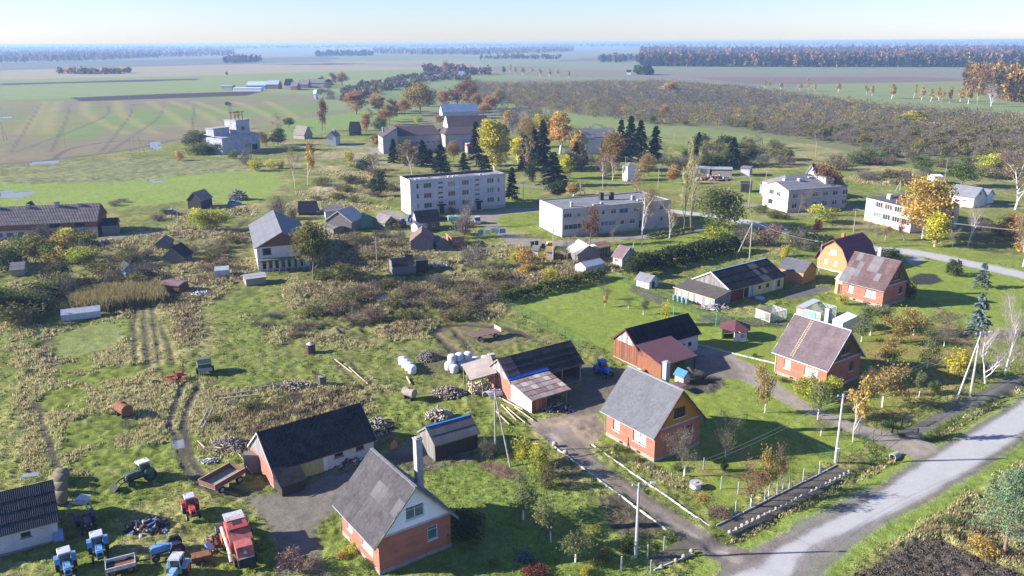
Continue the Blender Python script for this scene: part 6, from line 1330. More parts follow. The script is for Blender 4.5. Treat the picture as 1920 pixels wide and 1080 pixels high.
mass('orchard_trees', 'grey overgrown orchard stretching away behind its nearest rows', far_o, rng.uniform(3.2,7,no), rng.uniform(5,9,no), ['grey','brown','grey','oak','olive','purple','gold'], 90, 3, .085, kind_fn=np.array([int(6*max(0, min(.999, .5+.42*math.sin(x*.012+y*.004)*math.cos(y*.009)+rs.uniform(-.42,.42)))) for x, y in far_o]))
# golden birches in lines beyond the orchard
for k, (x, yb, yt, w_) in enumerate([(955,139,124,10),(966,139,126,10),(980,140,127,12),(995,141,128,12),(1012,142,129,12),(1030,144,130,12),(1048,145,132,12),(1066,146,134,10),(1434,165,152,8),(1443,165,151,8),(1464,167,156,12),(1500,170,157,10),(1515,172,150,14),(1528,171,158,8),(1572,172,155,12),(1625,178,158,12),(1635,180,160,10),(1672,185,157,20),(1712,186,161,14),(1728,187,162,16),(1745,190,166,14),(1765,192,168,16),(1800,190,165,18),(1815,195,160,18),(1832,196,158,16),(1780,192,162,14),(1760,188,164,14)]):
    veg('gold' if k % 3 else 'goldthin', x, yb, yt-3, w_*.75, 'golden birch in the broken line beyond the orchard', 'golden birches beyond the orchard')
veg('whitebirch', 1858, 200, 155, 26, 'white bare birch at the right end of the golden birch line')
for x, yb, yt, w_, k, lb in [(1222,232,214,22,'green','olive tree on the near edge of the orchard'),(1715,232,205,50,'yellow','bright yellow spreading tree inside the orchard'),(1690,232,212,34,'yellowgreen','yellow-green tree left of the bright yellow one in the orchard'),(1245,218,195,20,'orange','orange tree inside the orchard, left part'),(1885,262,240,40,'green','green tree at the orchard corner'),(1255,175,150,34,'gold','golden tree on the far orchard edge')]: veg(k, x, yb, yt, w_, lb)
# ---------------- far woods ----------------
def wood_belt(name, label, front, depth, n, h, pals, seed, wts=None, per=16, wk=.55):
    "front: foot line in the photograph; the wood runs back from it"
    r_ = np.random.default_rng(seed); P = [G(*p) for p in front]; A = []
    for k in range(n):
        t = r_.random()*(len(P)-1); i = int(t); f = t-i; b = P[i].lerp(P[i+1], f); s = 1+r_.random()**1.6*depth; A.append((b.x*s, b.y*s, s))
    A = np.array(A); hh = h*r_.uniform(.5,1.35,n)*(1+.12*(A[:,2]-1)); ww = hh*wk*r_.uniform(.8,1.3,n)*np.sqrt(A[:,2]); kf = r_.choice(len(pals), n, p=wts); nf = np.sin(A[:,0]*.006)+np.cos(A[:,1]*.005)
    return mass(name, label, A[:, :2], hh, ww, pals, per, seed, .26, kind_fn=kf)
wood_belt('far_wood', 'blue-green and orange mixed forest across the right-hand plain', [(1200,123),(1300,124),(1500,125),(1700,125),(1860,125),(1990,124)], 1.6, 5200, 17, ['spruce','dkgreen','orange','rust','brown'], 1, [.28,.17,.2,.17,.18], 22)
wood_belt('far_wood', 'front rank of dark spruces and birch trunks of the right-hand forest', [(1200,124),(1300,125),(1500,126),(1700,126),(1860,126),(1990,125)], .05, 1100, 19, ['spruce','dkgreen','orange','brown'], 2, [.55,.25,.08,.12], 26, .42)
wood_belt('far_wood', 'golden birch and aspen wood cut by the right edge, nearer than the forest', [(1812,172),(1850,182),(1900,192),(1990,198)], .30, 800, 19, ['gold','oak','rust','dkgreen','brown'], 3, [.3,.2,.15,.15,.2], 150, .4)
wood_belt('far_wood', 'long bluish forest belt under the left horizon', [(-20,118),(100,116),(200,113),(300,108),(440,104)], 1.2, 2600, 15, ['spruce','brown','dkgreen','rust'], 4, [.4,.25,.2,.15], 14)
wood_belt('far_wood', 'small dark copse on the left-hand plain', [(422,119),(455,117),(490,116)], .06, 120, 15, ['spruce','dkgreen','brown'], 5, None, 40)
wood_belt('far_wood', 'dark copse right of the small one on the plain', [(592,106),(640,105),(700,105)], .12, 260, 17, ['spruce','dkgreen'], 6, None, 24)
wood_belt('far_wood', 'forest belt on the central horizon', [(700,101),(800,103),(900,104),(1000,100),(1075,97)], .8, 2000, 15, ['spruce','dkgreen','orange','brown'], 7, [.4,.25,.15,.2], 14)
wood_belt('far_wood', 'skyline forest closing the plain', [(-30,96),(300,94),(700,90),(1000,88),(1300,88),(1960,86)], 2.4, 5200, 22, ['spruce','dkgreen','brown','rust'], 8, [.4,.3,.15,.15], 12, .9)
wood_belt('far_wood', 'line of low trees across the left field', [(110,138),(150,139),(190,139),(243,138)], .03, 90, 8, ['brown','dkgreen','gold'], 9, None, 30, .9)
wood_belt('far_wood', 'scattered field trees before the central horizon', [(900,112),(960,110),(1000,111),(1050,111)], .05, 90, 11, ['brown','dkgreen'], 10, None, 24, .9)
wood_belt('far_wood', 'low willow scrub between fields and orchard', [(640,190),(700,178),(760,160),(830,150),(880,152)], .25, 330, 5, ['grey','brown','olive'], 11, None, 34, 1.1)
wood_belt('far_wood', 'dark trees round the far lone farmsteads', [(800,138),(830,138),(870,141),(925,141)], .06, 70, 11, ['brown','dkgreen','rust','purple'], 12, None, 40, .7)
wood_belt('far_wood', 'scrub trees on the plain left of the right-hand forest', [(1120,118),(1160,117),(1210,115)], .25, 130, 12, ['brown','dkgreen','spruce'], 13, None, 24, .7)
wood_belt('far_wood', 'dark trees beside the tiny white farmhouse', [(1192,140),(1205,140),(1222,141)], .01, 22, 11, ['dkgreen','spruce'], 14, None, 50, .9)
# ---------------- weeds and grass tufts ----------------
def tufts(name, label, n, sel, h, pal, seed, bl=4, wd=.05):
    r_ = np.random.default_rng(seed); idx = r_.choice(np.nonzero(sel)[0], n); x = GX[idx]+r_.uniform(-.3,.3,n)*GR[idx]/90; y = GY[idx]+r_.uniform(-.3,.3,n)*GR[idx]/90; z = Z[idx]
    g = np.repeat(np.arange(n), bl); N = n*bl; a = r_.uniform(0,6.28,N); hh = h*r_.uniform(.5,1.3,n)[g]*r_.uniform(.6,1.1,N)*(GR[idx][g]/110)**.35; ln = r_.uniform(.15,.6,N)*hh; w_ = wd*(GR[idx][g]/80)
    B = np.stack([x[g]+r_.normal(size=N)*.12, y[g]+r_.normal(size=N)*.12, z[g]-.03], 1); T = B+np.stack([np.cos(a)*ln, np.sin(a)*ln, hh], 1); pd_ = np.stack([-np.sin(a)*w_, np.cos(a)*w_, np.zeros(N)], 1)
    V = np.stack([B-pd_, B+pd_, T], 1).reshape(-1,3); cols = palette(r_, n, PAL[pal])[g]*r_.uniform(.8,1.2,N)[:, None]
    o = link(bpy.data.objects.new(name, np_mesh(name, V, np.arange(3*N).reshape(-1,3), foliage, np.repeat(cols,3,0)))); return tag(o, label, None, kind='stuff')
PAL['reed'] = [(.32,.26,.11),(.24,.21,.09),(.18,.18,.07),(.22,.16,.09)]; PAL['clod'] = [(.12,.095,.08),(.18,.15,.125)]; PAL['grassy'] = [(.21,.27,.045),(.25,.28,.065),(.17,.22,.04)]
tufts('reed_bed', 'bed of tall yellow reeds left of the overgrown huts', 9000, poly_mask([(140,584),(200,582),(310,568),(300,545),(200,552),(140,560)], 1, 1.6) > .5, 1.8, 'reed', 9, 5, .06)
tufts('soil_clods', 'rough dark clods on the ploughed corner plot', 4000, PLOT, .13, 'clod', 10, 2, .13)
seln = (GR < 210) & (LAB == 0)
tufts('grass_tufts', 'coarse green grass tufts over the pastures', 42000, seln & (TUSS > .45) & (n_mid > .40), .26, 'grassy', 1, 4)
tufts('lawn_grass', 'short lawn grass with small tufts', 12000, (GR < 170) & (LAB == 0) & (TUSS <= .6), .07, 'grassy', 7, 4, .04)
tufts('dry_grass', 'dry straw-coloured grass over the rough ground', 46000, (GR < 330) & (LAB == 0) & (TUSS > 1.15) & (n_mid > .42), .42, 'straw', 2, 4)
tufts('dead_weeds', 'brown dead weeds in the scrubland', 12000, (GR < 330) & (LAB == 0) & (TUSS > 1.6) & (n_mid > .5), .6, 'brown', 3, 4)
tufts('fallen_leaves', 'brown fallen leaves under the garden trees', 16000, poly_mask([(1560,700),(1580,600),(1740,600),(1850,650),(1800,720),(1700,800),(1600,790)], 4, 1) > .5, .06, 'oak', 4, 3, .06)
# ---------------- vehicles and machines ----------------
def paint_m(name, c, rough=.55): return mat(name, tuple(v*.8+.012 for v in c), rough, .22, 2.5, .2, 9, spec=.3, col2=(.10,.08,.06), c2scale=1.1, c2pos=.60)
rubber = mat('rubber', (.022,.022,.024), .85, .2); blue_v = paint_m('tractor_blue', (.03,.17,.60)); blue_v2 = paint_m('faded_tractor_blue', (.12,.30,.62)); red_v = paint_m('machine_red', (.50,.06,.045)); red_f = paint_m('faded_machine_red', (.46,.12,.10)); orange_v = paint_m('bright_orange_red', (.70,.13,.05))
cream_v = paint_m('cream_enamel', (.62,.60,.48)); green_v = paint_m('machine_green', (.04,.10,.055)); white_v = paint_m('white_enamel', (.50,.52,.56)); black_iron = mat('black_iron', (.03,.03,.032), .7, .3); brown_v = paint_m('brown_trailer_paint', (.20,.085,.06), .7); zinc = mat('zinc_sheet', (.42,.42,.44), .5, .2, 2, .15, 9, spec=.5)
def P_on(x, y): g = G(x, y); g.z = max(-.03, ground_z(g.x, g.y)); return g
def heading(a, b): p, q = G(*a), G(*b); return math.atan2(q.y-p.y, q.x-p.x)
def wheel(t, x, y, r, w_, rim):
    s = 1 if y > 0 else -1
    o = MB().cyl((0,-w_/2,0),(0,w_/2,0),r,n=14).build('wheel', rubber, t, (x, y, r)); MB().cyl((0,s*(w_/2-.03),0),(0,s*(w_/2+.03),0),r*.55,n=10).build('rim', rim, o); return o
def tractor(label, loc, rz, body, roofm, rim, cab=True, loader=None, sc=1.0, group=None, guard=None):
    t = thing('tractor', label, 'tractor', loc, rz, group); sc *= .9; t.scale = (sc, sc, sc)      # front towards +x
    for s in (-1, 1): wheel(t, -.75, s*.82, .78, .38, rim); wheel(t, 1.45, s*.72, .42, .22, rim)
    b = MB(); b.cbox((.95,0,.78),(1.55,.72,.72), taper=.92); b.cbox((1.75,0,.72),(.16,.66,.68)); b.build('bonnet', body, t)
    MB().box((-1.0,-.3,.5),(1.8,.3,.85)).build('chassis', black_iron, t); MB().box((-1.1,-.62,.7),(.18,.62,1.1)).build('cab_floor', body, t)
    m_ = MB()
    for s in (-1, 1): m_.prism([(-1.45,s*.62,1.1),(-1.2,s*.62,1.62),(-.3,s*.62,1.62),(-.05,s*.62,1.1)], (0,s*.42,0))
    m_.build('mudguard', guard or body, t)
    MB().cyl((1.2,-.22,1.4),(1.2,-.22,2.15),.045,n=6).build('exhaust', rusty, t); MB().box((1.84,-.25,.9),(1.87,.25,1.3)).build('grille', black_iron, t)
    for s in (-1, 1): MB().cyl((1.84,s*.3,1.25),(1.9,s*.3,1.25),.08,n=8).build('headlight', white_v, t)
    if cab:
        c = MB()
        for x in (-1.0, .2):
            for s in (-1, 1): c.bar((x,s*.6,1.1),(x*.92,s*.54,2.35),.08,.08)
        c.box((-1.02,-.6,1.1),(.2,-.56,1.35)); c.box((-1.02,.56,1.1),(.2,.6,1.35)); c.build('cab', body, t)
        MB().cbox((-.4,0,1.3),(1.05,1.0,.98), taper=.92).build('cab_glass', glass, t); MB().cbox((-.4,0,2.35),(1.5,1.3,.14), taper=.9).build('cab_roof', roofm, t)
    else:
        MB().cbox((-.6,0,1.1),(.45,.45,.12)).build('seat', black_iron, t); MB().cyl((-.1,0,1.1),(-.25,0,1.6),.03,n=5).build('steering_column', black_iron, t)
    if loader:
        l = MB()
        for s in (-1, 1): l.bar((.2,s*.5,1.5),(2.6,s*.5,.7),.12,.12); l.bar((2.6,s*.5,.7),(3.0,s*.5,.25),.1,.1)
        l.bar((2.6,-.5,.7),(2.6,.5,.7),.1,.1); l.build('loader_arm', loader, t)
        l = MB(); l.prism([(2.9,-.8,.1),(3.6,-.8,.1),(3.5,-.8,.2),(3.0,-.8,.65)], (0,1.6,0)); l.build('bucket', loader, t)
    return t
tractor('bright blue tractor parked beside the patched barn', P_on(1131,702), heading((1120,690),(1150,706)), blue_v, blue_v, blue_v)
tractor('blue tractor with white roof, nearest to the small white tipping trailer', P_on(187,1040), heading((183,1012),(190,1046)), blue_v2, white_v, blue_v2)
tractor('blue tractor with white roof at the bottom edge, left of the other', P_on(127,1072), heading((124,1048),(134,1090)), blue_v2, white_v, blue_v2)
tractor('light blue tractor cut by the bottom edge, under the chassis wreck', P_on(332,1084), heading((340,1065),(318,1100)), paint_m('pale_tractor_blue', (.22,.42,.55)), white_v, red_v)
tractor('small red tractor with white cab roof beside the brown trailer', P_on(360,966), heading((352,945),(368,985)), red_v, white_v, white_v, sc=.92)
tractor('old dark tractor with cream cab roof and front loader on the grass', P_on(266,900), heading((284,893),(238,910)), paint_m('dirty_green_paint', (.09,.12,.09)), cream_v, green_v, loader=black_iron, sc=1.05)
tractor('dark cabless tractor standing in the shadow of the corner shed', P_on(163,988), heading((150,960),(170,1010)), paint_m('oily_dark_paint', (.05,.06,.08)), None, rusty, cab=False)
tractor('stripped tractor chassis with one blue bonnet panel among the scrap', P_on(318,1040), heading((340,1030),(290,1045)), blue_v2, None, rusty, cab=False, guard=black_iron)
tractor('bright blue small tractor left of the black-roofed shed by the flats, front one', P_on(756,425), heading((750,412),(760,426)), blue_v, blue_v2, white_v)
tractor('bright blue small tractor left of the black-roofed shed by the flats, rear one', P_on(771,417), heading((768,406),(776,418)), blue_v, blue_v2, white_v)
def combine():
    p = P_on(452, 1034); t = thing('combine_harvester', 'faded red combine harvester with white unloading pipe and grey cab roof', 'combine harvester', p, heading((468,1060),(432,966))); t.scale = (.86,.86,.86)
    for s in (-1, 1): wheel(t, 1.5, s*1.35, .85, .55, red_v); wheel(t, -2.6, s*1.05, .5, .3, red_v)
    b = MB(); b.prism([(-1.6,-1.25,1.0),(2.4,-1.25,1.0),(2.5,-1.25,2.9),(.3,-1.25,3.3),(-1.6,-1.25,2.4)], (0,2.5,0)); b.build('body', red_f, t)
    b = MB(); b.prism([(-3.9,-.9,1.5),(-1.6,-.9,1.3),(-1.6,-.9,2.6),(-3.2,-.9,2.6)], (0,1.8,0)); b.build('straw_hood', red_f, t)
    MB().box((-.3,-1.05,3.0),(2.2,1.05,3.32)).build('grain_tank', paint_m('dark_machine_red', (.33,.045,.04)), t); MB().box((.5,-.5,3.32),(1.6,.5,3.36)).build('tank_opening', dark_in, t)
    MB().box((2.5,-1.0,1.5),(3.8,1.0,2.9)).build('cab', paint_m('cab_red', (.42,.09,.07)), t); MB().box((3.78,-.9,1.9),(3.83,.9,2.8)).build('windscreen', glass, t)
    MB().cbox((3.2,0,2.92),(1.6,2.2,.12)).build('cab_roof', zinc, t); MB().cbox((1.9,0,3.34),(.9,2.1,.1)).build('tank_lid', paint_m('pinkish_lid', (.5,.36,.33)), t)
    MB().prism([(3.6,-.6,.6),(5.2,-.6,.3),(5.2,-.6,.9),(3.6,-.6,1.7)], (0,1.2,0)).build('feeder_house', red_v, t)
    h = MB(); h.prism([(5.1,-1.9,.15),(6.0,-1.9,.1),(5.4,-1.9,1.0)], (0,3.8,0)); 
    for k in range(12): h.bar((6.0,-1.8+k*.33,.12),(6.35,-1.8+k*.33,.1),.05,.04)
    h.build('header', metal_grey, t)
    MB().cyl((2.2,1.55,2.4),(-2.6,1.5,1.7),.2,n=10).cyl((-2.6,1.5,1.7),(-3.1,1.5,1.1),.24,n=10).build('unloading_pipe', cream_v, t)
    MB().box((-.2,1.26,1.2),(1.9,1.34,2.3)).build('side_panel', orange_v, t); MB().box((.9,1.68,1.0),(2.1,1.82,1.85)).build('wheel_guard', orange_v, t)
    s_ = MB(); s_.prism([(-3.62,-.28,1.95),(-3.62,.28,1.95),(-3.45,0,2.35)], (-.04,0,.01)); s_.build('warning_triangle', white_v, t); MB().box((-3.97,-.8,1.55),(-3.9,.8,1.68)).build('number_bar', white_v, t)
    MB().prism([(-4.4,-.9,.7),(-3.4,-.9,.7),(-3.4,-.9,1.4),(-3.9,-.9,1.4)], (0,1.8,0)).build('chopper', black_iron, t); l = MB()
    for s in (-.25,.25): l.bar((2.6,-1.3+s*0,0.4),(2.6,-1.35,2.6),.05,.05)
    for k in range(6): l.bar((2.4,-1.35,.5+k*.35),(2.9,-1.35,.5+k*.35),.04,.04)
    l.build('ladder', zinc, t)
combine()
def trailer(label, x, y, a, b, L, W, h, body, floor_m, side=.55, deckz=.95, headboard=None, group=None):
    t = thing('trailer', label, 'trailer', P_on(x, y), heading(a, b), group)
    MB().box((-L/2,-W/2,deckz-.08),(L/2,W/2,deckz)).build('bed', floor_m, t)
    if side:
        for nm, c0, c1 in (('side_board',(-L/2,-W/2,deckz),(L/2,-W/2+.06,deckz+side)),('side_board',(-L/2,W/2-.06,deckz),(L/2,W/2,deckz+side)),('tail_board',(-L/2,-W/2+.06,deckz),(-L/2+.06,W/2-.06,deckz+side)),('front_board',(L/2-.06,-W/2+.06,deckz),(L/2,W/2-.06,deckz+side))):
            MB().box(c0, c1).build(nm, body, t)
        r = MB(); z = deckz+side
        for c0, c1 in (((-L/2-.02,-W/2-.02,z),(L/2+.02,-W/2+.08,z+.05)),((-L/2-.02,W/2-.08,z),(L/2+.02,W/2+.02,z+.05))): r.box(c0, c1)
        r.build('rail', white_v if body is white_v else wood, t)
    if headboard: MB().box((L/2-.05,-W/2,deckz),(L/2,W/2,deckz+.7)).build('headboard', headboard, t)
    MB().box((-L/2+.2,-.35,deckz-.3),(L/2-.1,.35,deckz-.08)).build('frame', black_iron, t)
    for xx in (-L*.28, L*.3):
        for s in (-1, 1): wheel(t, xx, s*(W/2-.2), .42, .24, white_v if body is brown_v else rusty)
    MB().bar((L/2,0,.6),(L/2+1.3,0,.5),.1,.1).build('drawbar', black_iron, t); return t
trailer('brown tipping trailer with empty wooden bed beside the long black-roofed barn', 419, 910, (400,920), (438,898), 4.4, 2.6, 1, brown_v, old_wood)
trailer('small white-sided trailer with rusty bed among the blue tractors', 228, 1070, (215,1075), (242,1068), 2.6, 1.7, 1, white_v, rusty, side=.35, deckz=.7)
trailer('flat wooden trailer with pale headboard standing in the muddy turning circle', 909, 634, (885,640), (935,629), 5.2, 2.3, 1, brown_v, M_('plum_planks', (.17,.10,.10), .85, .2), side=0, deckz=1.0, headboard=wood)
def baler():
    t = thing('hay_baler', 'green and white hay baler standing in the pasture', 'baler', P_on(385,698), heading((382,680),(388,712)))
    b = MB(); b.box((-1.3,-1.0,.5),(1.0,1.0,1.7)); b.prism([(-1.3,-1.0,1.7),(.6,-1.0,1.7),(.1,-1.0,2.1),(-.9,-1.0,2.1)], (0,2,0)); b.build('body', green_v, t); MB().box((-1.0,-.9,2.1),(0,.9,2.16)).build('lid', paint_m('pale_green_lid', (.10,.15,.09)), t)
    MB().box((-1.2,-1.04,.8),(.6,-1.0,1.5)).build('side_panel', white_v, t)
    g = MB()
    for k in range(7): g.bar((1.0,-.9+k*.3,.5),(1.5,-.9+k*.3,.25),.05,.05)
    g.bar((1.0,-1,.9),(1.3,1,.9),.2,.5); g.build('pickup', metal_grey, t)
    for s in (-1, 1): wheel(t, 0, s*1.15, .48, .28, white_v)
    MB().bar((1.0,0,.6),(2.4,0,.5),.12,.12).build('drawbar', black_iron, t)
baler()
def rake():
    t = thing('hay_rake', 'bright red hay tedder with folded arms in the pasture', 'hay rake', P_on(333,714), .2)
    b = MB(); b.bar((-1.6,0,.7),(1.3,0,.8),.2,.2); b.bar((0,-.9,.7),(0,.9,.7),.14,.14); b.cbox((.4,0,.8),(.7,.6,.5)); b.bar((.9,0,.9),(1.0,0,1.9),.14,.14); b.bar((-.2,.1,.9),(-.5,.1,1.6),.12,.12); b.build('frame', red_v, t)
    for i, (x, y) in enumerate(((-1.4,.5),(.5,.9),(.9,-.8),(-.8,-.7))):
        r = MB()
        for k in range(8): a = k*.785; r.bar((0,0,.55),(math.cos(a)*.7,math.sin(a)*.7,.35),.05,.05)
        r.build('rotor', red_v, t, (x, y, 0))
    for s in (-.7,.7): wheel(t, .2, s, .3, .16, red_v)
rake()
# rusty tanks
def tank(label, x, y, r, L, rz, tilt, m, up=False):
    t = thing('tank', label, 'tank', P_on(x, y), rz); o = MB()
    if up: o.cyl((0,0,0),(0,0,L),r,n=12); o.build('shell', m, t); MB().cyl((0,0,L),(0,0,L+.4),r*.9,.05,n=12).build('cone', zinc, t)
    else:
        o.cyl((-L/2,0,r+.45),(L/2,0,r+.45+tilt),r,n=14); o.build('shell', m, t); MB().cyl((0,0,2*r+.4),(0,0,2*r+.6),.25,n=8).build('hatch', rusty, t); c = MB()
        for xx in (-L*.3, L*.3): c.box((xx-.1,-r*.8,0),(xx+.1,r*.8,.6))
        c.build('cradle', black_iron, t)
tank('rusty fuel tank on a stand above the brambles in the pasture', 233, 780, .8, 2.3, R(-40), -.1, rusty)
tank('small dark upright boiler alone in the pasture', 583, 661, .75, 1.5, 0, 0, M_('dark_rust', (.09,.05,.045), .8, .3), up=True)
tank('dark plank-covered barrel between the two firewood heaps', 768, 748, .62, 1.9, R(-35), 0, old_wood)
tank('narrow grey tank lying beside the flats\' tan bush', 857, 418, .9, 5, R(10), 0, paint_m('mint_tank', (.30,.52,.45)))
# ---------------- bales ----------------
film = mat('white_bale_film', (.58,.60,.65), .35, .1, 2.5, .06, 9, bump=.03, bscale=5, spec=.4)
def bale_mesh(r, h, m, nm='bale'):
    mb = MB(); n = 14; prof = [(0,.02),(r*.82,.0),(r,.14),(r*1.03,h/2),(r,h-.14),(r*.8,h),(0,h-.03)]
    for (ra, z) in prof:
        for i in range(n): a = 6.2832*i/n; k = 1+.03*math.sin(i*2.3+z*5); mb.v.append((math.cos(a)*ra*k, math.sin(a)*ra*k, z))
    for j in range(len(prof)-1):
        for i in range(n): mb.f.append((j*n+i, j*n+(i+1)%n, (j+1)*n+(i+1)%n, (j+1)*n+i)); mb.m.append(0)
    return mb.mesh(nm, m, smooth=True)
bm_ = bale_mesh(.66, 1.25, film)
def bale(x, y, z, label, group=None):
    o = link(bpy.data.objects.new('wrapped_bale', bm_)); p = G(x, y); o.location = (p.x, p.y, z); o.rotation_euler = (0,0,x); tag(o, label, 'bale', group); return p
A = G(755,683); B = G(773,699)
for k, nm in enumerate(('farthest', 'second farthest', 'second nearest', 'nearest')):
    o = link(bpy.data.objects.new('wrapped_bale', bm_)); f = k/3; o.location = (A.x+(B.x-A.x)*f, A.y+(B.y-A.y)*f, -.05); o.rotation_euler = (0,0,k); tag(o, nm+' white bale of the short row left of the firewood heaps', 'bale', 'white bales in the short row')
for x, y, z, l in ((842,693,-.05,'leftmost bottom'),(852,698,-.05,'nearest bottom'),(868,693,-.05,'bottom right'),(857,688,-.05,'hidden rear bottom'),(848,693,1.18,'left top'),(862,690,1.18,'middle top'),(878,688,1.18,'right top'),(880,688,-.05,'right rear bottom'),(892,684,.0,'sagging rear'),(898,688,.0,'small slumped'),(910,681,-.05,'farthest right')):
    bale(x, y, z, l+' white bale of the stack beside the open wood store', 'white bales stacked by the wood store')
MB().cbox((0,0,0),(1.1,.8,.8)).build('crate', zinc, tag(thing('crate', 'pale grey crate behind the patched barn roof', 'crate', P_on(921,672), .4)))
hay = mat('old_hay', (.20,.18,.12), 1, .25, 2, .3, 9, bump=.05); hb = bale_mesh(.72, 1.35, hay, 'hay_bale')
for k, (x, y) in enumerate(((117,899),(114,910),(113,926),(113,944))):
    o = link(bpy.data.objects.new('hay_bale', hb)); p = G(x, y); o.location = (p.x-.68, p.y, .68); o.rotation_euler = (0, R(90), 0); o.rotation_mode = 'XYZ'
    tag(o, ('farthest','second','third','nearest')[k]+' grey hay bale in the row beside the corner shed', 'bale', 'grey hay bales in a row')
# ---------------- timber ----------------
def heap(name, label, cat, x, y, rx, ry, h, n, m, ln=.35, th=.08, seed=1, split=True):
    rr = random.Random(seed); mb = MB(); p = P_on(x, y)
    for k in range(n):
        a = rr.uniform(0,6.28); q = rr.random()**.6; px_, py_ = math.cos(a)*rx*q, math.sin(a)*ry*q; z = h*(1-q**1.6)*rr.uniform(.5,1)+.05; d = Vector((rr.uniform(-1,1), rr.uniform(-1,1), rr.uniform(-.5,.5))).normalized()*ln*rr.uniform(.6,1.2)/2
        mb.cyl(Vector((px_,py_,z))-d, Vector((px_,py_,z))+d, th*rr.uniform(.7,1.3), n=5, mi=rr.randrange(len(m)))
    o = mb.build(name, m, None, p); return tag(o, label, cat, kind='stuff')
heap('firewood_heap', 'grey heap of split firewood behind the row of white bales', None, 803, 672, 2.0, 1.6, 1.3, 420, [old_wood, bark, grey_board2], seed=1)
heap('firewood_heap', 'brown heap of split firewood before the wood store', None, 840, 738, 2.7, 1.9, 1.1, 520, [old_wood, bark, bark, wood], seed=2)
heap('scrap_heap', 'heap of broken boards at the end of the long black-roofed barn', None, 427, 838, 2.3, 2.0, .8, 110, [wood, old_wood, grey_board, grey_board2], 1.1, .06, 3)
heap('scrap_heap', 'heap of machine scrap behind the red tractor', None, 280, 990, 2.3, 1.6, .9, 120, [black_iron, rusty, black_iron, brown_v, zinc, blue_v2, black_iron], .7, .12, 4)
heap('scrap_heap', 'junk along the shaded front of the long black-roofed barn', None, 640, 868, 3.4, 1.2, .6, 110, [black_iron, black_iron, brown_v, zinc, green_v, blue_v, rusty], .5, .12, 5)
heap('scrap_heap', 'junk and machine parts beyond the end of the long black-roofed barn', None, 705, 800, 2.2, 2.6, .8, 130, [black_iron, old_wood, green_v, rusty, zinc], .7, .1, 6)
heap('scrap_heap', 'clutter under the patchwork lean-to roof', None, 1045, 768, 2.2, 1.3, .8, 80, [black_iron, black_iron, brown_v, zinc, old_wood, blue_v2], .5, .12, 7)
heap('scrap_heap', 'parts of a dismantled machine left of the combine', None, 406, 1020, .9, 1.8, .8, 60, [rusty, black_iron, brown_v, old_wood], .8, .08, 8)
heap('scrap_heap', 'old beams and sheets piled behind the dark-roofed upper shed', None, 1338, 578, 3.0, 1.4, .8, 80, [pale_board, zinc, old_wood], 1.4, .06, 9)
heap('scrap_heap', 'white and grey rubbish among the weeds below the broken huts', None, 378, 554, 2.6, 1.2, .8, 70, [white_v, zinc, pale_board], .9, .1, 10)
heap('scrap_heap', 'pale debris lying on the grass beside the scrap boards', None, 392, 865, 1.0, .7, .25, 40, [pale_board, zinc], .6, .08, 11)
heap('scrap_heap', 'white rubble line in the scrub meadow right of the ruined shed', None, 808, 500, 3.6, .8, .4, 80, [pale_board, zinc], .7, .15, 12)
heap('log_heap', 'pile of poles and brush at the end of the log ring', None, 553, 726, 3.0, 1.2, .9, 120, [old_wood, bark, wood], 1.8, .07, 13)
heap('scrap_heap', 'brushwood near the garage row', None, 1335, 338, 7, 2.5, 1.5, 90, [zinc, black_iron, brown_v, rusty], 2.2, .4, 14)
heap('firewood_heap', 'stack of cut logs under boards beside the tarred shed', None, 822, 782, 1.6, 1.1, 1.2, 150, [wood, old_wood, pale_board], 1.2, .1, 17)
def log(label, a, b, r=.12, m=old_wood, z=.12, group=None):
    p, q = G(*a), G(*b); o = MB().cyl((0,0,z),(q.x-p.x,q.y-p.y,z+.05),r,r*.85,7).build('log', m, None, (p.x,p.y,0)); tag(o, label, 'log', group)
for a, b, l in (((411,749),(486,742),'long pale log lowest in the log ring'),((412,743),(470,735),'dark log just above the long pale one'),((468,733),(530,720),'long log leading to the brush pile'),((470,729),(528,716),'thin pole lying on the leading log'),((375,800),(389,775),'short log on the left side of the log ring'),((382,802),(402,762),'longer log on the left side of the log ring'),((371,828),(385,842),'white pole lying in the weeds'),((540,745),(560,738),'crossed pole inside the log ring'),((763,708),(770,722),'short white post lying left of the brown firewood'),
    ((965,765),(1000,790),'plank pole nearest the white lean-to wall'),((950,765),(985,795),'second plank pole by the patched barn'),((940,760),(968,790),'third plank pole by the patched barn'),((930,772),(955,798),'outermost plank pole by the patched barn'),((945,752),(980,770),'upper plank pole along the red barn end'),((935,745),(970,765),'uppermost plank pole along the red barn end'),((628,675),(660,700),'pale board lying in a wheel rut'),((655,690),(690,722),'second pale board lying in the wheel rut')):
    log(l, a, b, .09 if 'pole' in l or 'board' in l else .15, wood if 'plank' in l or 'pale' in l or 'white' in l else old_wood)
def rack():
    t = thing('wooden_rack', 'tall wooden loading rack with slats in the pasture', 'rack', P_on(604,722), .3); f = MB()
    for x in (-.6,.6):
        for y in (-.5,.5): f.bar((x,y,0),(x,y,2.1 if x<0 else 1.5),.1,.1)
    f.build('post', old_wood, t)
    for k in range(6): MB().box((-.65,-.53,.3+k*.22),(.65,.53,.36+k*.22)).build('slat', old_wood, t)
    MB().prism([(-1.3,-.3,2.2),(-.4,-.3,2.0),(-.4,.4,2.0),(-1.3,.4,2.3)], (0,0,.05)).build('sheet', rusty, t); MB().bar((-.6,-.5,2.1),(.7,-.5,1.4),.1,.1).build('brace', wood, t)
rack()
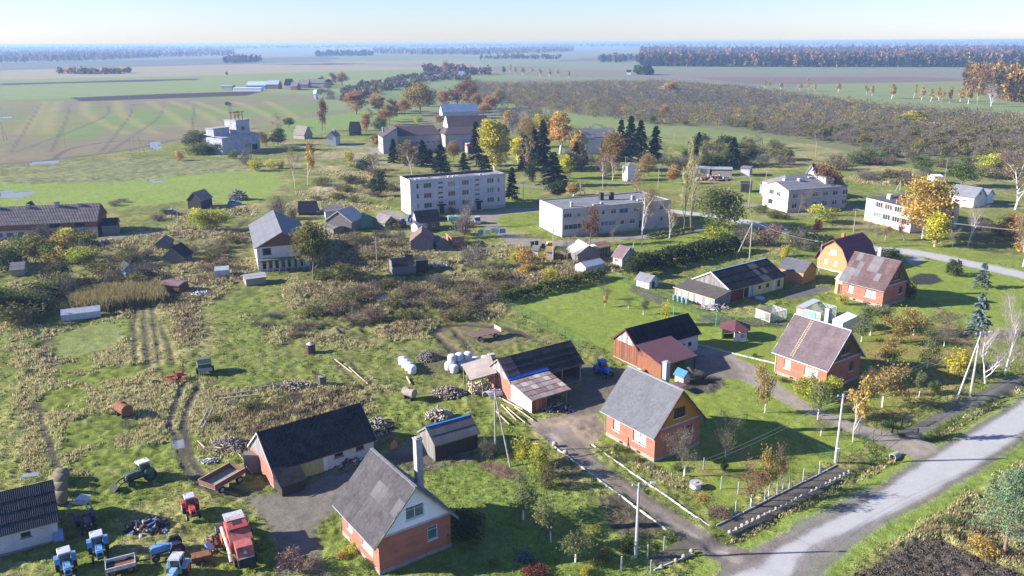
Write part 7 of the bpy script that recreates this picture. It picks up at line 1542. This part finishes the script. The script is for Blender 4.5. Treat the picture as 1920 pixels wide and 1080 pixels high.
def white_frame():
    t = thing('metal_frame', 'low white metal grid frame on the grass above the corner shed', 'frame', P_on(58,899), .25)
    f = MB(); f.box((-.9,-.45,.5),(.9,-.4,.6)); f.box((-.9,.4,.5),(.9,.45,.6))
    for x in (-.85,.8): 
        for y in (-.42,.38): f.box((x,y,0),(x+.05,y+.05,.5))
    f.build('frame', white_v, t)
    for k in range(5): MB().box((-.88,-.38+k*.17,.52),(.88,-.3+k*.17,.56)).build('slat', white_v, t)
white_frame()
def bench(): 
    t = thing('harrow', 'rusty harrow bar lying in the pasture', 'harrow', P_on(253,724), .15); f = MB(); f.bar((-1.2,0,.3),(1.2,0,.3),.1,.1); f.bar((-1.2,.4,.3),(1.2,.4,.3),.1,.1); f.build('frame', rusty, t); g = MB()
    for k in range(9): g.bar((-1.1+k*.27,0,.3),(-1.1+k*.27,.4,.0),.05,.05)
    g.build('tines', rusty, t)
bench()
o = MB().cyl((0,0,0),(0,0,.3),.5,n=14).build('tyre', rubber, None, P_on(291,719)); tag(o, 'black tyre lying near the red hay tedder', 'tyre')
def loader_bucket():
    t = thing('loader_frame', 'pale grey loader frame with curved hood above the dark tractor', 'loader', P_on(150,965), .1); f = MB()
    for y in (-.4,.4): f.bar((-1.3,y,0),(-.6,y,1.7),.1,.1); f.bar((-.6,y,1.7),(.9,y,1.5),.1,.1); f.bar((.9,y,1.5),(1.2,y,.2),.1,.1)
    f.build('arm', zinc, t); MB().prism([(-.4,-.6,1.6),(1.0,-.6,1.4),(1.2,-.6,1.9),(.2,-.6,2.1)], (0,1.2,0)).build('hood', zinc, t)
loader_bucket()
def small_roller():
    t = thing('seed_drill', 'small rusty machine with a round white seat beside the combine', 'machine', P_on(385,1052), .4); MB().box((-1.2,-.5,.3),(.6,.5,.9)).build('box', rusty, t); MB().cyl((.5,0,.9),(.5,0,1.5),.05,n=5).build('stem', black_iron, t); MB().cyl((.5,0,1.5),(.55,0,1.56),.5,n=12).build('seat', blue_trim, t)
    for s in (-1, 1): wheel(t, -.3, s*.7, .35, .12, rusty)
small_roller()
o = MB().cbox((0,0,0),(.9,.8,1.0)).build('box', blue_trim, thing('cabinet', 'pale blue metal cabinet at the corner shed wall', 'cabinet', P_on(111,1012), .5))
def kennel(label, x, y, rz, wall_m, roof_m, s=1.0):
    t = thing('kennel', label, 'kennel', P_on(x, y), rz); t.scale = (s,s,s); b = MB(); b.box((-.5,-.4,0),(.5,.4,.7)); b.prism([(-.5,-.4,.7),(-.5,.4,.7),(-.5,0,1.05)], (1,0,0)); b.build('wall', wall_m, t)
    MB().prism([(-.6,-.52,.62),(-.6,0,1.12),(-.6,.52,.62),(-.6,.52,.7),(-.6,0,1.2),(-.6,-.52,.7)], (1.2,0,0)).build('roof', roof_m, t); MB().cyl((-.52,0,.3),(-.49,0,.3),.2,n=10).build('entrance', dark_in, t); return t
kennel('wooden dog kennel beyond the end of the long black-roofed barn', 736, 838, R(-60), M_('honey_boards', (.40,.25,.10), .8, .2), rusty, 1.2)
w_ = kennel('small well house with bright blue roof beside the earth bed', 1279, 716, R(-55), M_('peach_well', (.6,.33,.25), .8, .1), blue_v, 1.7)
MB().box((-.9,-.7,.9),(.9,.7,1.0)).build('tabletop', M_('plum_tabletop', (.15,.09,.11), .7, .1), thing('table', 'low dark table behind the ridge of the ochre-gabled house', 'table', P_on(1273,732), R(-55)))
# ---------------- greenhouses, pens, gazebo ----------------
foil = mat('greenhouse_film', (.45,.48,.52), .35, .12, 2, .08, 9, spec=.5, trans=.15); foil2 = see_through('clear_pane', (.55,.62,.68), .55, .12)
def greenhouse(label, q, m, n, shed_roof=False, cat='greenhouse'):
    x0, y0, th, L, W, he, hr = q; t = thing('greenhouse', label, cat, (x0,y0,-.03), R(th)); f = MB(); f.box((0,0,0),(L,.05,.25)); f.box((0,W-.05,0),(L,W,.25)); f.box((0,0,0),(.05,W,.25)); f.box((L-.05,0,0),(L,W,.25)); f.build('base_frame', pale_board, t)
    for k in range(n):
        a, b = L*k/n+.03, L*(k+1)/n-.03; MB().box((a,-.01,.26),(b,.01,he)).build('side_pane', m, t)
        MB().prism([(a,-.05,he),(b,-.05,he),(b,W/2,hr),(a,W/2,hr)], (0,0,.02)).build('roof_pane', m, t); MB().prism([(a,W+.05,he),(a,W/2,hr),(b,W/2,hr),(b,W+.05,he)], (0,0,.02)).build('roof_pane', m, t); MB().box((a,W-.01,.26),(b,W+.01,he)).build('side_pane', m, t)
    r = MB()
    for k in range(n+1):
        x = L*k/n; r.bar((x,0,0),(x,0,he),.06,.06); r.bar((x,0,he),(x,W/2,hr),.06,.06); r.bar((x,W/2,hr),(x,W,he),.06,.06); r.bar((x,W,0),(x,W,he),.06,.06)
    r.bar((0,W/2,hr),(L,W/2,hr),.07,.07); r.bar((0,0,he),(L,0,he),.06,.06); r.build('frame', white_paint, t)
    for x in (0, L): MB().prism([(x,0,.25),(x,W,.25),(x,W,he),(x,W/2,hr),(x,0,he)], (.01,0,0)).build('end_pane', m, t)
greenhouse('long low greenhouse of milky sheets before the reed bed', ef((116,603),(189,594),2.6,1.2,1.9), foil, 6)
greenhouse('small white-topped greenhouse below the reddish bushes', ef((404,522),(430,520),2.6,1.7,2.3), foil, 2)
greenhouse('long greenhouse with blue-white film roof by the meadow hedge', ef((1098,515),(1134,506),3.2,1.6,2.4), foil, 5)
greenhouse('white framed glass greenhouse behind the ladder-roofed house', (*ef((1560,615),(1578,623),6.0,1.7,2.6),), foil2, 4)
def pen(label, pa, pb, W, h, roofp=None, n=3):
    x0, y0, th, L, *_ = ef(pa, pb, W, h, h); t = thing('poultry_pen', label, 'pen', (x0,y0,0), R(th)); f = MB()
    for i in range(n+1):
        for y in (0, W): f.bar((L*i/n,y,0),(L*i/n,y,h),.08,.08)
        f.bar((L*i/n,0,h),(L*i/n,W,h),.07,.07)
    for y in (0, W): f.bar((0,y,h),(L,y,h),.07,.07); f.bar((0,y,.1),(L,y,.1),.09,.12)
    f.bar((0,0,.1),(0,W,.1),.09,.12); f.bar((L,0,.1),(L,W,.1),.09,.12); f.build('frame', pale_board, t)
    net = see_through('wire_netting', (.45,.47,.46), .35, .6) if 'wire_netting' not in bpy.data.materials else bpy.data.materials['wire_netting']
    for a, b in (((0,0,.15),(L,.01,h)),((0,W,.15),(L,W+.01,h)),((0,0,.15),(.01,W,h)),((L,0,.15),(L+.01,W,h))): MB().box(a, b).build('netting', net, t)
    if roofp: roofp(t, L, W, h)
    return t
pen('low open poultry pen of posts and netting on the lawn', (1416,595), (1443,605), 4.2, 1.7, lambda t,L,W,h: MB().box((L*.7,0,0),(L*.95,.6,1.5)).build('hutch', old_wood, t))
def rp(t, L, W, h): 
    MB().prism([(-.1,-.1,h),(1.4,-.1,h),(1.4,W+.1,h+.3),(-.1,W+.1,h+.3)], (0,0,.06)).build('roof', foil, t); MB().box((.02,.02,0),(1.3,.9,1.8)).build('hutch', M_('pale_peach_boards', (.66,.5,.40), .8, .1), t); MB().box((-.1,-.14,h-.05),(1.4,-.08,h+.1)).build('fascia', red_v, t); MB().box((L*.5,-.05,0),(L*.78,-.02,h*.9)).build('panel', blue_trim, t)
pen('larger poultry aviary with red-edged roof behind the ladder-roofed house', (1492,598), (1537,610), 5.5, 2.3, rp, 4)
def gazebo():
    p = P_on(1377, 632); t = thing('gazebo', 'six-sided gazebo with maroon roof and colourfully painted white walls', 'gazebo', p, .25); r, h = 2.35, 1.75; V = [(math.cos(k*math.pi/3)*r, math.sin(k*math.pi/3)*r) for k in range(6)]
    cols = [red_v, green_v, M_('mural_orange', (.62,.24,.07), .7, .1), blue_trim, M_('mural_pink', (.6,.28,.28), .7, .1)]
    rr = random.Random(2)
    for k in range(6):
        a, b = V[k], V[(k+1)%6]; d = Vector((b[0]-a[0], b[1]-a[1], 0)); an = math.atan2(d.y, d.x); 
        MB().box((-.07,-.07,0),(.07,.07,h+.2)).build('post', green_v if k % 2 else white_paint, t, (a[0],a[1],0), (0,0,an))
        if k == 3: continue
        w_ = MB().box((.08,-.03,.05),(d.length-.08,.03,h-.25)).build('wall_panel', white_paint, t, (a[0],a[1],0), (0,0,an))
        m = MB()
        for j in range(5):
            x = rr.uniform(.3,d.length-.5); z = rr.uniform(.3,1.1); s = rr.uniform(.15,.38); n_ = 7
            m.add([(x+math.cos(q*6.28/n_)*s*rr.uniform(.6,1.1), .0, z+math.sin(q*6.28/n_)*s*rr.uniform(.6,1.1)) for q in range(n_)], [tuple(range(n_))], j)
        for s_ in (-1, 1):
            mm = MB(); mm.v = [(x, s_*(.034+.001*(i//7)), z) for i, (x, y, z) in enumerate(m.v)]; mm.f = [f if s_ < 0 else f[::-1] for f in m.f]; mm.m = list(m.m); mm.build('painted_pattern', cols, w_)
    rf = MB(); q = [(x*1.22, y*1.22, h+.15) for x, y in V]; rf.add(q+[(0,0,h+1.35)], [(i,(i+1)%6,6) for i in range(6)]+[tuple(range(5,-1,-1))]); rf.build('roof', M_('maroon_roof', (.12,.045,.055), .7, .15, 2, .1, 8), t)
gazebo()
t = thing('well_ring', 'pale round concrete well cover in the garden', 'well', P_on(1304,914)); MB().cyl((0,0,0),(0,0,.55),.62,n=20).build('ring', white_paint, t); MB().cyl((0,0,.55),(0,0,.65),.7,n=20).build('lid', concrete, t); MB().cyl((0,0,.65),(0,0,.75),.2,n=10).build('hatch', concrete, t)
for k in range(4):
    t = thing('barrel', ('first','second','third','fourth')[k]+' blue-green barrel from the left along the plank lean-to', 'barrel', P_on(1264+k*8, 562+k*2.3), 0, 'barrels by the plank lean-to'); MB().cyl((0,0,0),(0,0,1.0),.32,n=12).build('drum', M_('blue_green_drum', (.16,.27,.30), .5, .15) if k == 0 else bpy.data.materials['blue_green_drum'], t); MB().cyl((0,0,1.0),(0,0,1.03),.28,n=12).build('lid', metal_grey, t)
t = thing('trampoline', 'pale blue round cover lying before the yellow barn front', 'cover', P_on(1424,561)); MB().cyl((0,0,0),(0,0,.3),1.0,n=18).build('rim', blue_trim, t); MB().cyl((0,0,.3),(0,0,.34),.92,n=18).build('sheet', foil, t)
for k, (x, y) in enumerate(((998,463),(1006,462),(1018,465),(1028,466))):
    t = thing('waste_bin', ('first','second','third','fourth')[k]+' dark waste bin from the left by the lane bend', 'bin', P_on(x, y), .2, 'dark waste bins by the lane'); MB().cbox((0,0,0),(.75,.75,1.25 if k < 2 else .95), taper=1.1).build('body', M_('bin_green', (.02,.07,.05), .5, .1) if k == 0 else bpy.data.materials['bin_green'], t); MB().cbox((0,0,1.25 if k < 2 else .95),(.85,.85,.1)).build('lid', black_iron, t)
t = thing('waste_container', 'bright yellow recycling container by the lane bend', 'container', P_on(1031,463), .2); MB().cbox((0,0,0),(1.5,1.2,1.2), taper=.92).build('body', M_('signal_yellow', (.72,.55,.03), .5, .08), t); MB().cbox((0,0,1.2),(1.4,1.1,.2), taper=.6).build('lid', bpy.data.materials['signal_yellow'], t)
# washing lines
t = thing('washing_line', 'washing line with white and pale blue sheets on the grass below the flats', 'washing line', P_on(920,442), .3); f = MB()
for x in (-4, 0, 4): f.bar((x,0,0),(x,0,1.9),.08,.08); f.bar((x,-.7,1.85),(x,.7,1.85),.06,.06)
f.build('post', metal_grey, t)
for k, (x, y, w2_) in enumerate(((-3.6,-.6,1.4),(-1.6,-.6,1.2),(.4,.6,2.0),(2.2,-.6,1.6),(1.0,-.6,.9),(-3,.6,1.3))): MB().box((x,y,.6),(x+w2_,y+.03,1.8)).build('laundry', white_paint if k % 3 else blue_trim, t)
# ---------------- cars near the flats ----------------
def car(label, x, y, rz, m, van=False):
    t = thing('parked_car', label, 'car', P_on(x, y), rz); b = MB(); b.prism([(-2.1,-.8,.3),(2.1,-.8,.3),(2.1,-.8,.75),(1.1,-.8,.9),(-1.9,-.8,.95)], (0,1.6,0)); b.build('body', m, t)
    g = MB(); g.prism([(-1.8,-.72,.9),(.9,-.72,.9),(.2,-.72,1.4 if not van else 1.9),(-1.5,-.72,1.4 if not van else 1.9)], (0,1.44,0)); g.build('window', glass, t); MB().box((-1.45,-.68,1.4 if not van else 1.9),(.2,.68,1.45 if not van else 1.96)).build('roof', m, t)
    for xx in (-1.3, 1.3):
        for s in (-1, 1): wheel(t, xx, s*.75, .32, .18, zinc)
car('pale blue car parked beside the stick heap in the bright meadow', 440, 384, .2, blue_v2); car('white car in the dry grass right of the willow bush', 594, 398, 1.9, white_v); car('white and blue van on the yard before the flats', 895, 418, 1.7, white_v, True); car('pale car half hidden in the weeds of the meadow lane', 322, 401, .2, white_v); car('dark car beside the black-roofed shed', 832, 414, .3, black_iron)
heap('stick_heap', 'conical stack of poles in the bright meadow', None, 447, 374, 2.6, 2.2, 3.2, 160, [bark, old_wood, grey_board], 2.6, .12, 20)
t = thing('straw_shelter', 'curved grey metal half-shell leaning at the patched barn end', 'shelter', P_on(912,748), R(35)); mb = MB()
for k in range(7): a0, a1 = R(k*22), R((k+1)*22); mb.prism([(0,math.cos(a0)*1.1,math.sin(a0)*1.1),(0,math.cos(a1)*1.1,math.sin(a1)*1.1),(0,math.cos(a1)*1.05,math.sin(a1)*1.05),(0,math.cos(a0)*1.05,math.sin(a0)*1.05)], (2.2,0,0))
mb.build('shell', zinc, t)
t = thing('ruined_shed', 'roofless ruined plank shed in the scrub meadow', 'shed', P_on(738,516), R(20)); mb = MB()
mb.box((0,0,0),(5,.2,1.8)); mb.box((0,.2,0),(.2,4,2.6)); mb.box((4.8,.2,0),(5,4,1.6)); mb.box((0,4,0),(5,4.2,2.8)); mb.build('wall', grey_board2, t)
mb = MB(); mb.prism([(-.3,-.3,2.0),(3,-.3,1.9),(3.4,1.6,2.8),(0,1.9,3.0)], (0,0,.1)); mb.prism([(3.2,1,1.2),(5.2,1.2,1.6),(5.4,4.3,3),(3.6,4.3,3.2)], (0,0,.1)); mb.build('roof', bitumen, t); MB().box((5.2,1,0),(8,4.5,2.4)).build('annex', black_board, t)
# ---------------- poles, lamps, wires ----------------
pole_c = M_('concrete_pole', (.38,.37,.35), .85, .15, 1, .12, 9); pole_w = M_('timber_pole', (.30,.26,.22), .9, .2, 1, .15, 9)
POLE = {}
def pole(label, x, yb, yt, m=pole_w, r=.13, cross=True, strut=None, lamp=None, key=None, top=None):
    p = G(x, yb); h = HT(x, yb, yt); t = thing('power_pole', label, 'pole', (p.x, p.y, -.05)); tx = 0.0
    MB().cyl((0,0,-.1),(0,0,h),r,r*.62,8).build('shaft', m, t)
    if cross:
        c = MB(); c.box((-.7,-.05,h-.35),(.7,.05,h-.25)); c.build('crossarm', metal_grey, t); i = MB()
        for xx in (-.6,0,.6): i.cyl((xx,0,h-.25),(xx,0,h-.1),.05,n=6)
        i.build('insulator', white_paint, t)
    if strut: q = G(*strut)-p; MB().cyl((q.x,q.y,-.1),(0,0,h*.93),r*.9,r*.6,7).build('strut', m, t)
    if lamp: 
        l = MB(); l.bar((0,0,h-.2),(lamp*1.1,0,h+.05),.06,.06); l.build('lamp_arm', metal_grey, t); MB().cbox((lamp*1.35,0,h-.02),(.65,.26,.14), taper=.7).build('lamp_head', white_v, t)
    POLE[key or label] = Vector((p.x, p.y, h-.15)); return t, h
pole('white concrete pole beside the walk, with a fuse box near its foot', 1566, 868, 738, pole_c, .19, key='P1', cross=True)
MB().cbox((.0,-.2,1.6),(.4,.3,.5)).build('fuse_box', white_paint, [o for o in scene.objects if o.get('label','').startswith('white concrete pole beside')][0])
pole('concrete lamp pole in front of the dark garden bed, nearest the camera', 1192, 1045, 905, pole_c, .17, lamp=1, key='P2')
pole('concrete lamp pole with leaning strut beside the bare white birches', 1819, 742, 622, pole_c, .17, strut=(1793,752), lamp=1, key='P3')
pole('weathered pole with leaning strut between the tarred shed and the yellowish shrubs', 929, 845, 727, M_('grey_timber_pole', (.28,.26,.24), .9, .2), .13, strut=(957,874), key='P4')
pole('timber pole with leaning strut behind the weathered barn', 1405, 486, 413, M_('pale_timber_pole', (.34,.30,.26), .9, .15), .15, strut=(1380,481), key='P5')
pole('street lamp pole before the orange shed', 1535, 516, 452, pole_c, .12, False, lamp=-.8, key='P6')
for i, (x, yb, yt, st, lb) in enumerate([(1600,437,391,None,'timber pole left of the pink block'),(1037,492,430,None,'concrete pole among the box huts'),(1130,355,304,None,'left pole of the three behind the pale brick block'),(1172,341,293,None,'middle pole of the three, beside the transformer kiosk'),(1203,322,284,None,'right pole of the three, near the dark spruces'),(1234,352,308,None,'pole beside the two tall poplars'),(1088,372,338,(1099,368),'strutted pole over the roof of the pale brick block'),
    (981,382,341,None,'thin pole at the end of the panel flats'),(1403,398,328,None,'tall pole beside the big green willow'),(1529,292,261,None,'pole in the rough land at the orchard edge'),(1771,340,297,None,'pole right of the golden weeping birch'),(1687,357,338,(1679,358),'pair of pale posts behind the pink block'),(245,206,184,None,'pole in the striped field'),(123,276,243,None,'pole at the lower side of the striped field'),(246,292,252,None,'plain pole beside the strutted pole at the field corner'),
    (263,292,254,(273,289),'strutted pole at the muddy field corner'),(7,264,226,(14,262),'strutted pole at the left edge of the striped field'),(338,444,391,None,'pole by the dirt lane left of the grey barn'),(707,495,443,(716,480),'leaning strutted pole right of the lone poplar'),(1903+10,470,400,None,'pole at the right edge by the lane'),(603,245,212,(611,243),'strutted pole in the green paddock'),(1264,262,246,None,'pole on the open green strip'),(652,215,196,None,'pole near the orange oak'),(1435,352,317,None,'pole behind the white gabled house')]):
    pole(lb, x, yb, yt, pole_c if i in (1,4,11) else pole_w, .13, cross=i not in (11,), strut=st, key='Q%d' % i)
wire_m = mat('wire', (.24,.24,.25), .4, 0, fine=0)
def wire(label, a, b, sag=.8, n=1):
    A, B = POLE[a], POLE[b]; mb = MB(); d = (B-A); sd2 = Vector((-d.y, d.x, 0)).normalized()*.5
    for j in range(n):
        o = sd2*(j-(n-1)/2)*1.1; pr_ = None
        for k in range(13):
            f = k/12; q = A.lerp(B, f)+o; q.z -= sag*4*f*(1-f)
            if pr_ is not None: mb.cyl(pr_, q, .009+.00004*A.length, n=3, cap=False)
            pr_ = q
    tag(mb.build('power_line', wire_m), label, 'power line')
POLE['off_left'] = Vector((-60, 62, 8)); POLE['roof2'] = Vector((18, 88, 6.2)); POLE['pole_right'] = Vector((92, 118, 9)); POLE['edge'] = Vector((135, 160, 9))
for a, b, s, n, l in (('P2','P4',.9,1,'wire from the nearest lamp pole over the dirt drive to the strutted pole'),('P2','P1',.9,2,'wires between the two concrete poles beside the road'),('P1','P3',.9,2,'wires from the white concrete pole to the lamp pole by the birches'),('P3','pole_right',.9,2,'wires leaving the right-hand lamp pole'),('P5','P6',.7,1,'wire from the strutted timber pole to the street lamp'),('P5','Q0',.9,3,'wires along the upper lane'),('Q0','edge',1.2,3,'wires from the pole at the pink block to the right'),('Q8','Q5',1.5,3,'wires from the tall willow pole to the poplars'),('Q5','Q3',1.2,3,'wires from the poplars to the transformer kiosk'),('Q3','Q4',.8,2,'wires between kiosk pole and spruces'),('Q8','P5',1.2,2,'wires from the tall pole to the strutted timber pole'),('Q8','Q6',1.6,2,'wires over the big green willow'),('Q2','Q6',.8,2,'wires behind the pale brick block')): wire(l, a, b, s, n)
# ---------------- fences, posts, kerbs, stones ----------------
green_net = see_through('green_netting', (.012,.07,.045), .10, .9); gpost = M_('green_fence_paint', (.012,.09,.06), .6, .1)
def fence(label, pts, h=1.35, step=2.6, net=green_net, pm=gpost, name='mesh_fence', rail=True, pr=.035):
    P = [G(*p) for p in pts]; t = thing(name, label, 'fence', P[0]); O = P[0]
    pm_ = MB().cyl((0,0,-.1),(0,0,h+.08),pr,n=5).mesh('post', pm)
    for i in range(len(P)-1):
        d = P[i+1]-P[i]; n = max(1, round(d.length/step)); a = math.atan2(d.y, d.x); s = d.length/n
        for k in range(n+(i == len(P)-2)):
            q = P[i]+d*(k/n)-O; link(bpy.data.objects.new('post', pm_), t, q)
        mb = MB(); mb.add([(0,0,.05),(d.length,0,.05),(d.length,0,h),(0,0,h)], [(0,1,2,3)])
        if rail:
            mb2 = MB(); mb2.bar((0,0,h),(d.length,0,h),.025,.025); mb2.bar((0,0,.08),(d.length,0,.08),.025,.025); mb2.build('wire', pm, t, P[i]-O, (0,0,a))
        mb.build('netting', net, t, P[i]-O, (0,0,a))
fence('green mesh fence along the left side of the big lawn', [(925,566),(965,583),(1010,607),(1060,632),(1098,662)])
fence('green mesh fence round the white plank kennel', [(1155,520),(1190,540),(1250,566),(1330,600),(1400,612),(1475,608)])
fence('green mesh fence between the white concrete pole and the black gate', [(1572,868),(1620,838),(1668,805)], 1.4)
fence('green mesh fence from the black gate towards the lamp pole', [(1700,797),(1760,762),(1820,728),(1880,702),(1925,690)], 1.4)
fence('green mesh fence dividing the two gardens', [(1480,640),(1540,660),(1640,680),(1720,690)], 1.2)
fence('thin wire fence behind the ochre-gabled house', [(1320,800),(1400,790),(1500,830),(1560,860)], 1.0, 5)
t = thing('gate', 'black double gate standing open at the end of the gravel drive', 'gate', G(1672,812))
for i, (a, b) in enumerate((((1672,812),(1674,803)),((1690,800),(1708,790)))):
    A, B = G(*a), G(*b); O = G(1672,812); d = B-A; an = math.atan2(d.y,d.x); lf = MB()
    lf.bar((0,0,.15),(d.length,0,.15),.06,.06); lf.bar((0,0,1.4),(d.length,0,1.4),.06,.06)
    for k in range(9): lf.bar((d.length*k/8,0,.15),(d.length*k/8,0,1.4),.04,.04)
    lf.build('gate_leaf', black_iron, t, A-O, (0,0,an)); MB().box((-.07,-.07,0),(.07,.07,1.6)).build('gate_post', black_iron, t, A-O)
pmesh = MB().cbox((0,0,-.1),(.12,.12,1.65)).mesh('post', M_('pale_post', (.42,.42,.43), .85, .15))
for k, (x, y) in enumerate([(1379,963),(1434,938),(1457,926),(1480,914),(1506,901),(1536,887),(1214,1047),(1245,1031),(1220,1076),(1165,1069),(1384,926),(1352,916),(1319,880)]):
    o = link(bpy.data.objects.new('fence_post', pmesh)); p = G(x, y); o.location = (p.x, p.y, -.05); tag(o, ['lowest white post of the row beside the dark walk','second white post up the row beside the dark walk','third white post up the row beside the dark walk','fourth white post up the row beside the dark walk','fifth white post up the row beside the dark walk','uppermost white post of the row beside the dark walk','white post among the red roses, left one','white post among the red roses, right one','leaning post at the bottom edge near the stones','short post left of the nearest lamp pole','grey post under the leftmost reddish young tree','grey post beside the columnar conifer','short pale post behind the leafless plum tree'][k], 'post', 'concrete fence posts')
def kerb(label, a, b, w_, h, m, seed, step=1.1):
    P, Q = G(*a), G(*b); d = Q-P; n = max(2, int(d.length/step)); t = thing('edging', label, 'kerb', P, math.atan2(d.y, d.x)); rr = random.Random(seed); s = d.length/n; mm = MB().cbox((s/2,0,-.1),(s-.04,w_,h+.1), taper=.95).mesh('kerb_stone', m)
    for k in range(n): link(bpy.data.objects.new('kerb_stone', mm), t, (k*s, rr.uniform(-.04,.04), rr.uniform(-.03,.02)), (0,0,rr.uniform(-.03,.03)))
lime = M_('limewashed_kerb', (.42,.41,.39), .85, .15, 2, .15, 9)
kerb('limewashed edging on the left side of the dirt drive', (1040,838), (1265,1005), .15, .1, lime, 1); kerb('limewashed edging on the right side of the dirt drive', (1109,833), (1331,987), .12, .08, lime, 2)
kerb('thin pale edging along the upper side of the dark walk', (1342,986), (1570,872), .10, .1, concrete, 3, 2.0); kerb('white edging under the row of stones beside the ditch', (1369,998), (1594,886), .1, .08, lime, 4, 2.0); kerb('pale curved edging of the gravel yard beside the gazebo', (1306,646), (1455,682), .22, .12, lime, 5); kerb('short white edging with stones near the drive mouth', (1226,1070), (1300,1038), .14, .1, lime, 6, 2.0)
stm = []
for k in range(4):
    mb = MB(); mb.blob((0,0,.1),(.19,.16,.15),0,.14,8,5,k); stm.append(mb.mesh('stone', M_('field_stone', (.30,.26,.23), .9, .2, 2, .15, 9) if k == 0 else bpy.data.materials['field_stone'], True))
A, B = G(1369,1000), G(1592,886)
for k in range(24):
    o = link(bpy.data.objects.new('stone', stm[k % 4])); f = k/23; p = A.lerp(B, f**.98); o.location = (p.x+random.uniform(-.06,.06), p.y+random.uniform(-.06,.06), .06); o.rotation_euler = (0,0,k); o.scale = (1.0+.35*(k < 6),)*3
    tag(o, 'pale field stone set on the white edging between the dark walk and the ditch', 'stone', 'stones along the edging beside the ditch')
for k, (x, y, l) in enumerate(((1297,1036,'rightmost'),(1282,1046,'middle'),(1267,1054,'left'),(1240,1066,'lowest'))):
    o = link(bpy.data.objects.new('stone', stm[k % 4])); p = G(x, y); o.location = (p.x,p.y,.05); o.scale = (1.4,)*3; tag(o, l+' pale round stone on the short edging near the drive mouth', 'stone', 'stones near the drive mouth')
for x, y, l in ((1040,836,'white boulder at the upper end of the left drive edging'),(1060,852,'white block on the left drive edging')):
    o = link(bpy.data.objects.new('boulder', stm[1])); p = G(x, y); o.location = (p.x,p.y,0); o.scale = (2.2,2.2,2.4); tag(o, l, 'boulder')
t = thing('culvert', 'grey concrete culvert ring at the ditch end by the gravel drive', 'culvert', G(1684,851), .6); mb = MB(); n = 14
for i in range(n):
    a0, a1 = 6.2832*i/n, 6.2832*(i+1)/n; mb.prism([(0,math.cos(a0)*.45,math.sin(a0)*.45),(0,math.cos(a1)*.45,math.sin(a1)*.45),(0,math.cos(a1)*.36,math.sin(a1)*.36),(0,math.cos(a0)*.36,math.sin(a0)*.36)], (-1.2,0,0))
mb.build('ring', concrete, t, (0,0,-.1))
for x, yb, h_, l in ((1262,600,2.6,'left turquoise sports post on the big lawn'),(1342,612,2.6,'right turquoise sports post on the big lawn')):
    t = thing('sports_post', l, 'post', P_on(x, yb)); MB().cyl((0,0,0),(0,0,h_),.05,n=6).build('shaft', M_('turquoise_paint', (.08,.42,.36), .5, .05) if 'turquoise_paint' not in bpy.data.materials else bpy.data.materials['turquoise_paint'], t)
# roof sheets leaning at the end of the long barn
for k, (x, y) in enumerate(((468,875),(474,890),(462,868))):
    o = MB().prism([(0,0,0),(1.0,0,0),(1.0,.6,1.1),(0,.6,1.1)], (0,-.02,.03)).build('leaning_board', pale_board, None, P_on(x,y), (0,0,R(100+k*15))); tag(o, ('middle','nearest','farthest')[k]+' pale board leaning on the red end of the long black-roofed barn', 'board')
t = thing('picket_panel', 'short grey picket panel before the corner of the long black-roofed barn', 'fence', P_on(528,920), R(35))
for k in range(8): MB().box((k*.22,0,0),(k*.22+.14,.04,1.0+.1*(k%3))).build('picket', old_wood, t)
MB().box((0,.04,.6),(1.7,.08,.7)).build('rail', old_wood, t)
# ---------------- haze ----------------
hm = bpy.data.materials.new('haze_air'); hm.use_nodes = True; t = hm.node_tree
for n in list(t.nodes):
    if n.type == 'BSDF_PRINCIPLED': t.nodes.remove(n)
pv = t.nodes.new('ShaderNodeVolumePrincipled'); pv.inputs['Color'].default_value = (.42, .62, 1, 1)
pv.inputs['Density'].default_value = 0.00015; pv.inputs['Anisotropy'].default_value = 0.1
t.links.new(pv.outputs[0], t.nodes['Material Output'].inputs['Volume'])
hz = MB().box((-19000, -30, -2.0), (19000, 29500, 50.5)).build('haze', hm); hz['kind'] = 'stuff'
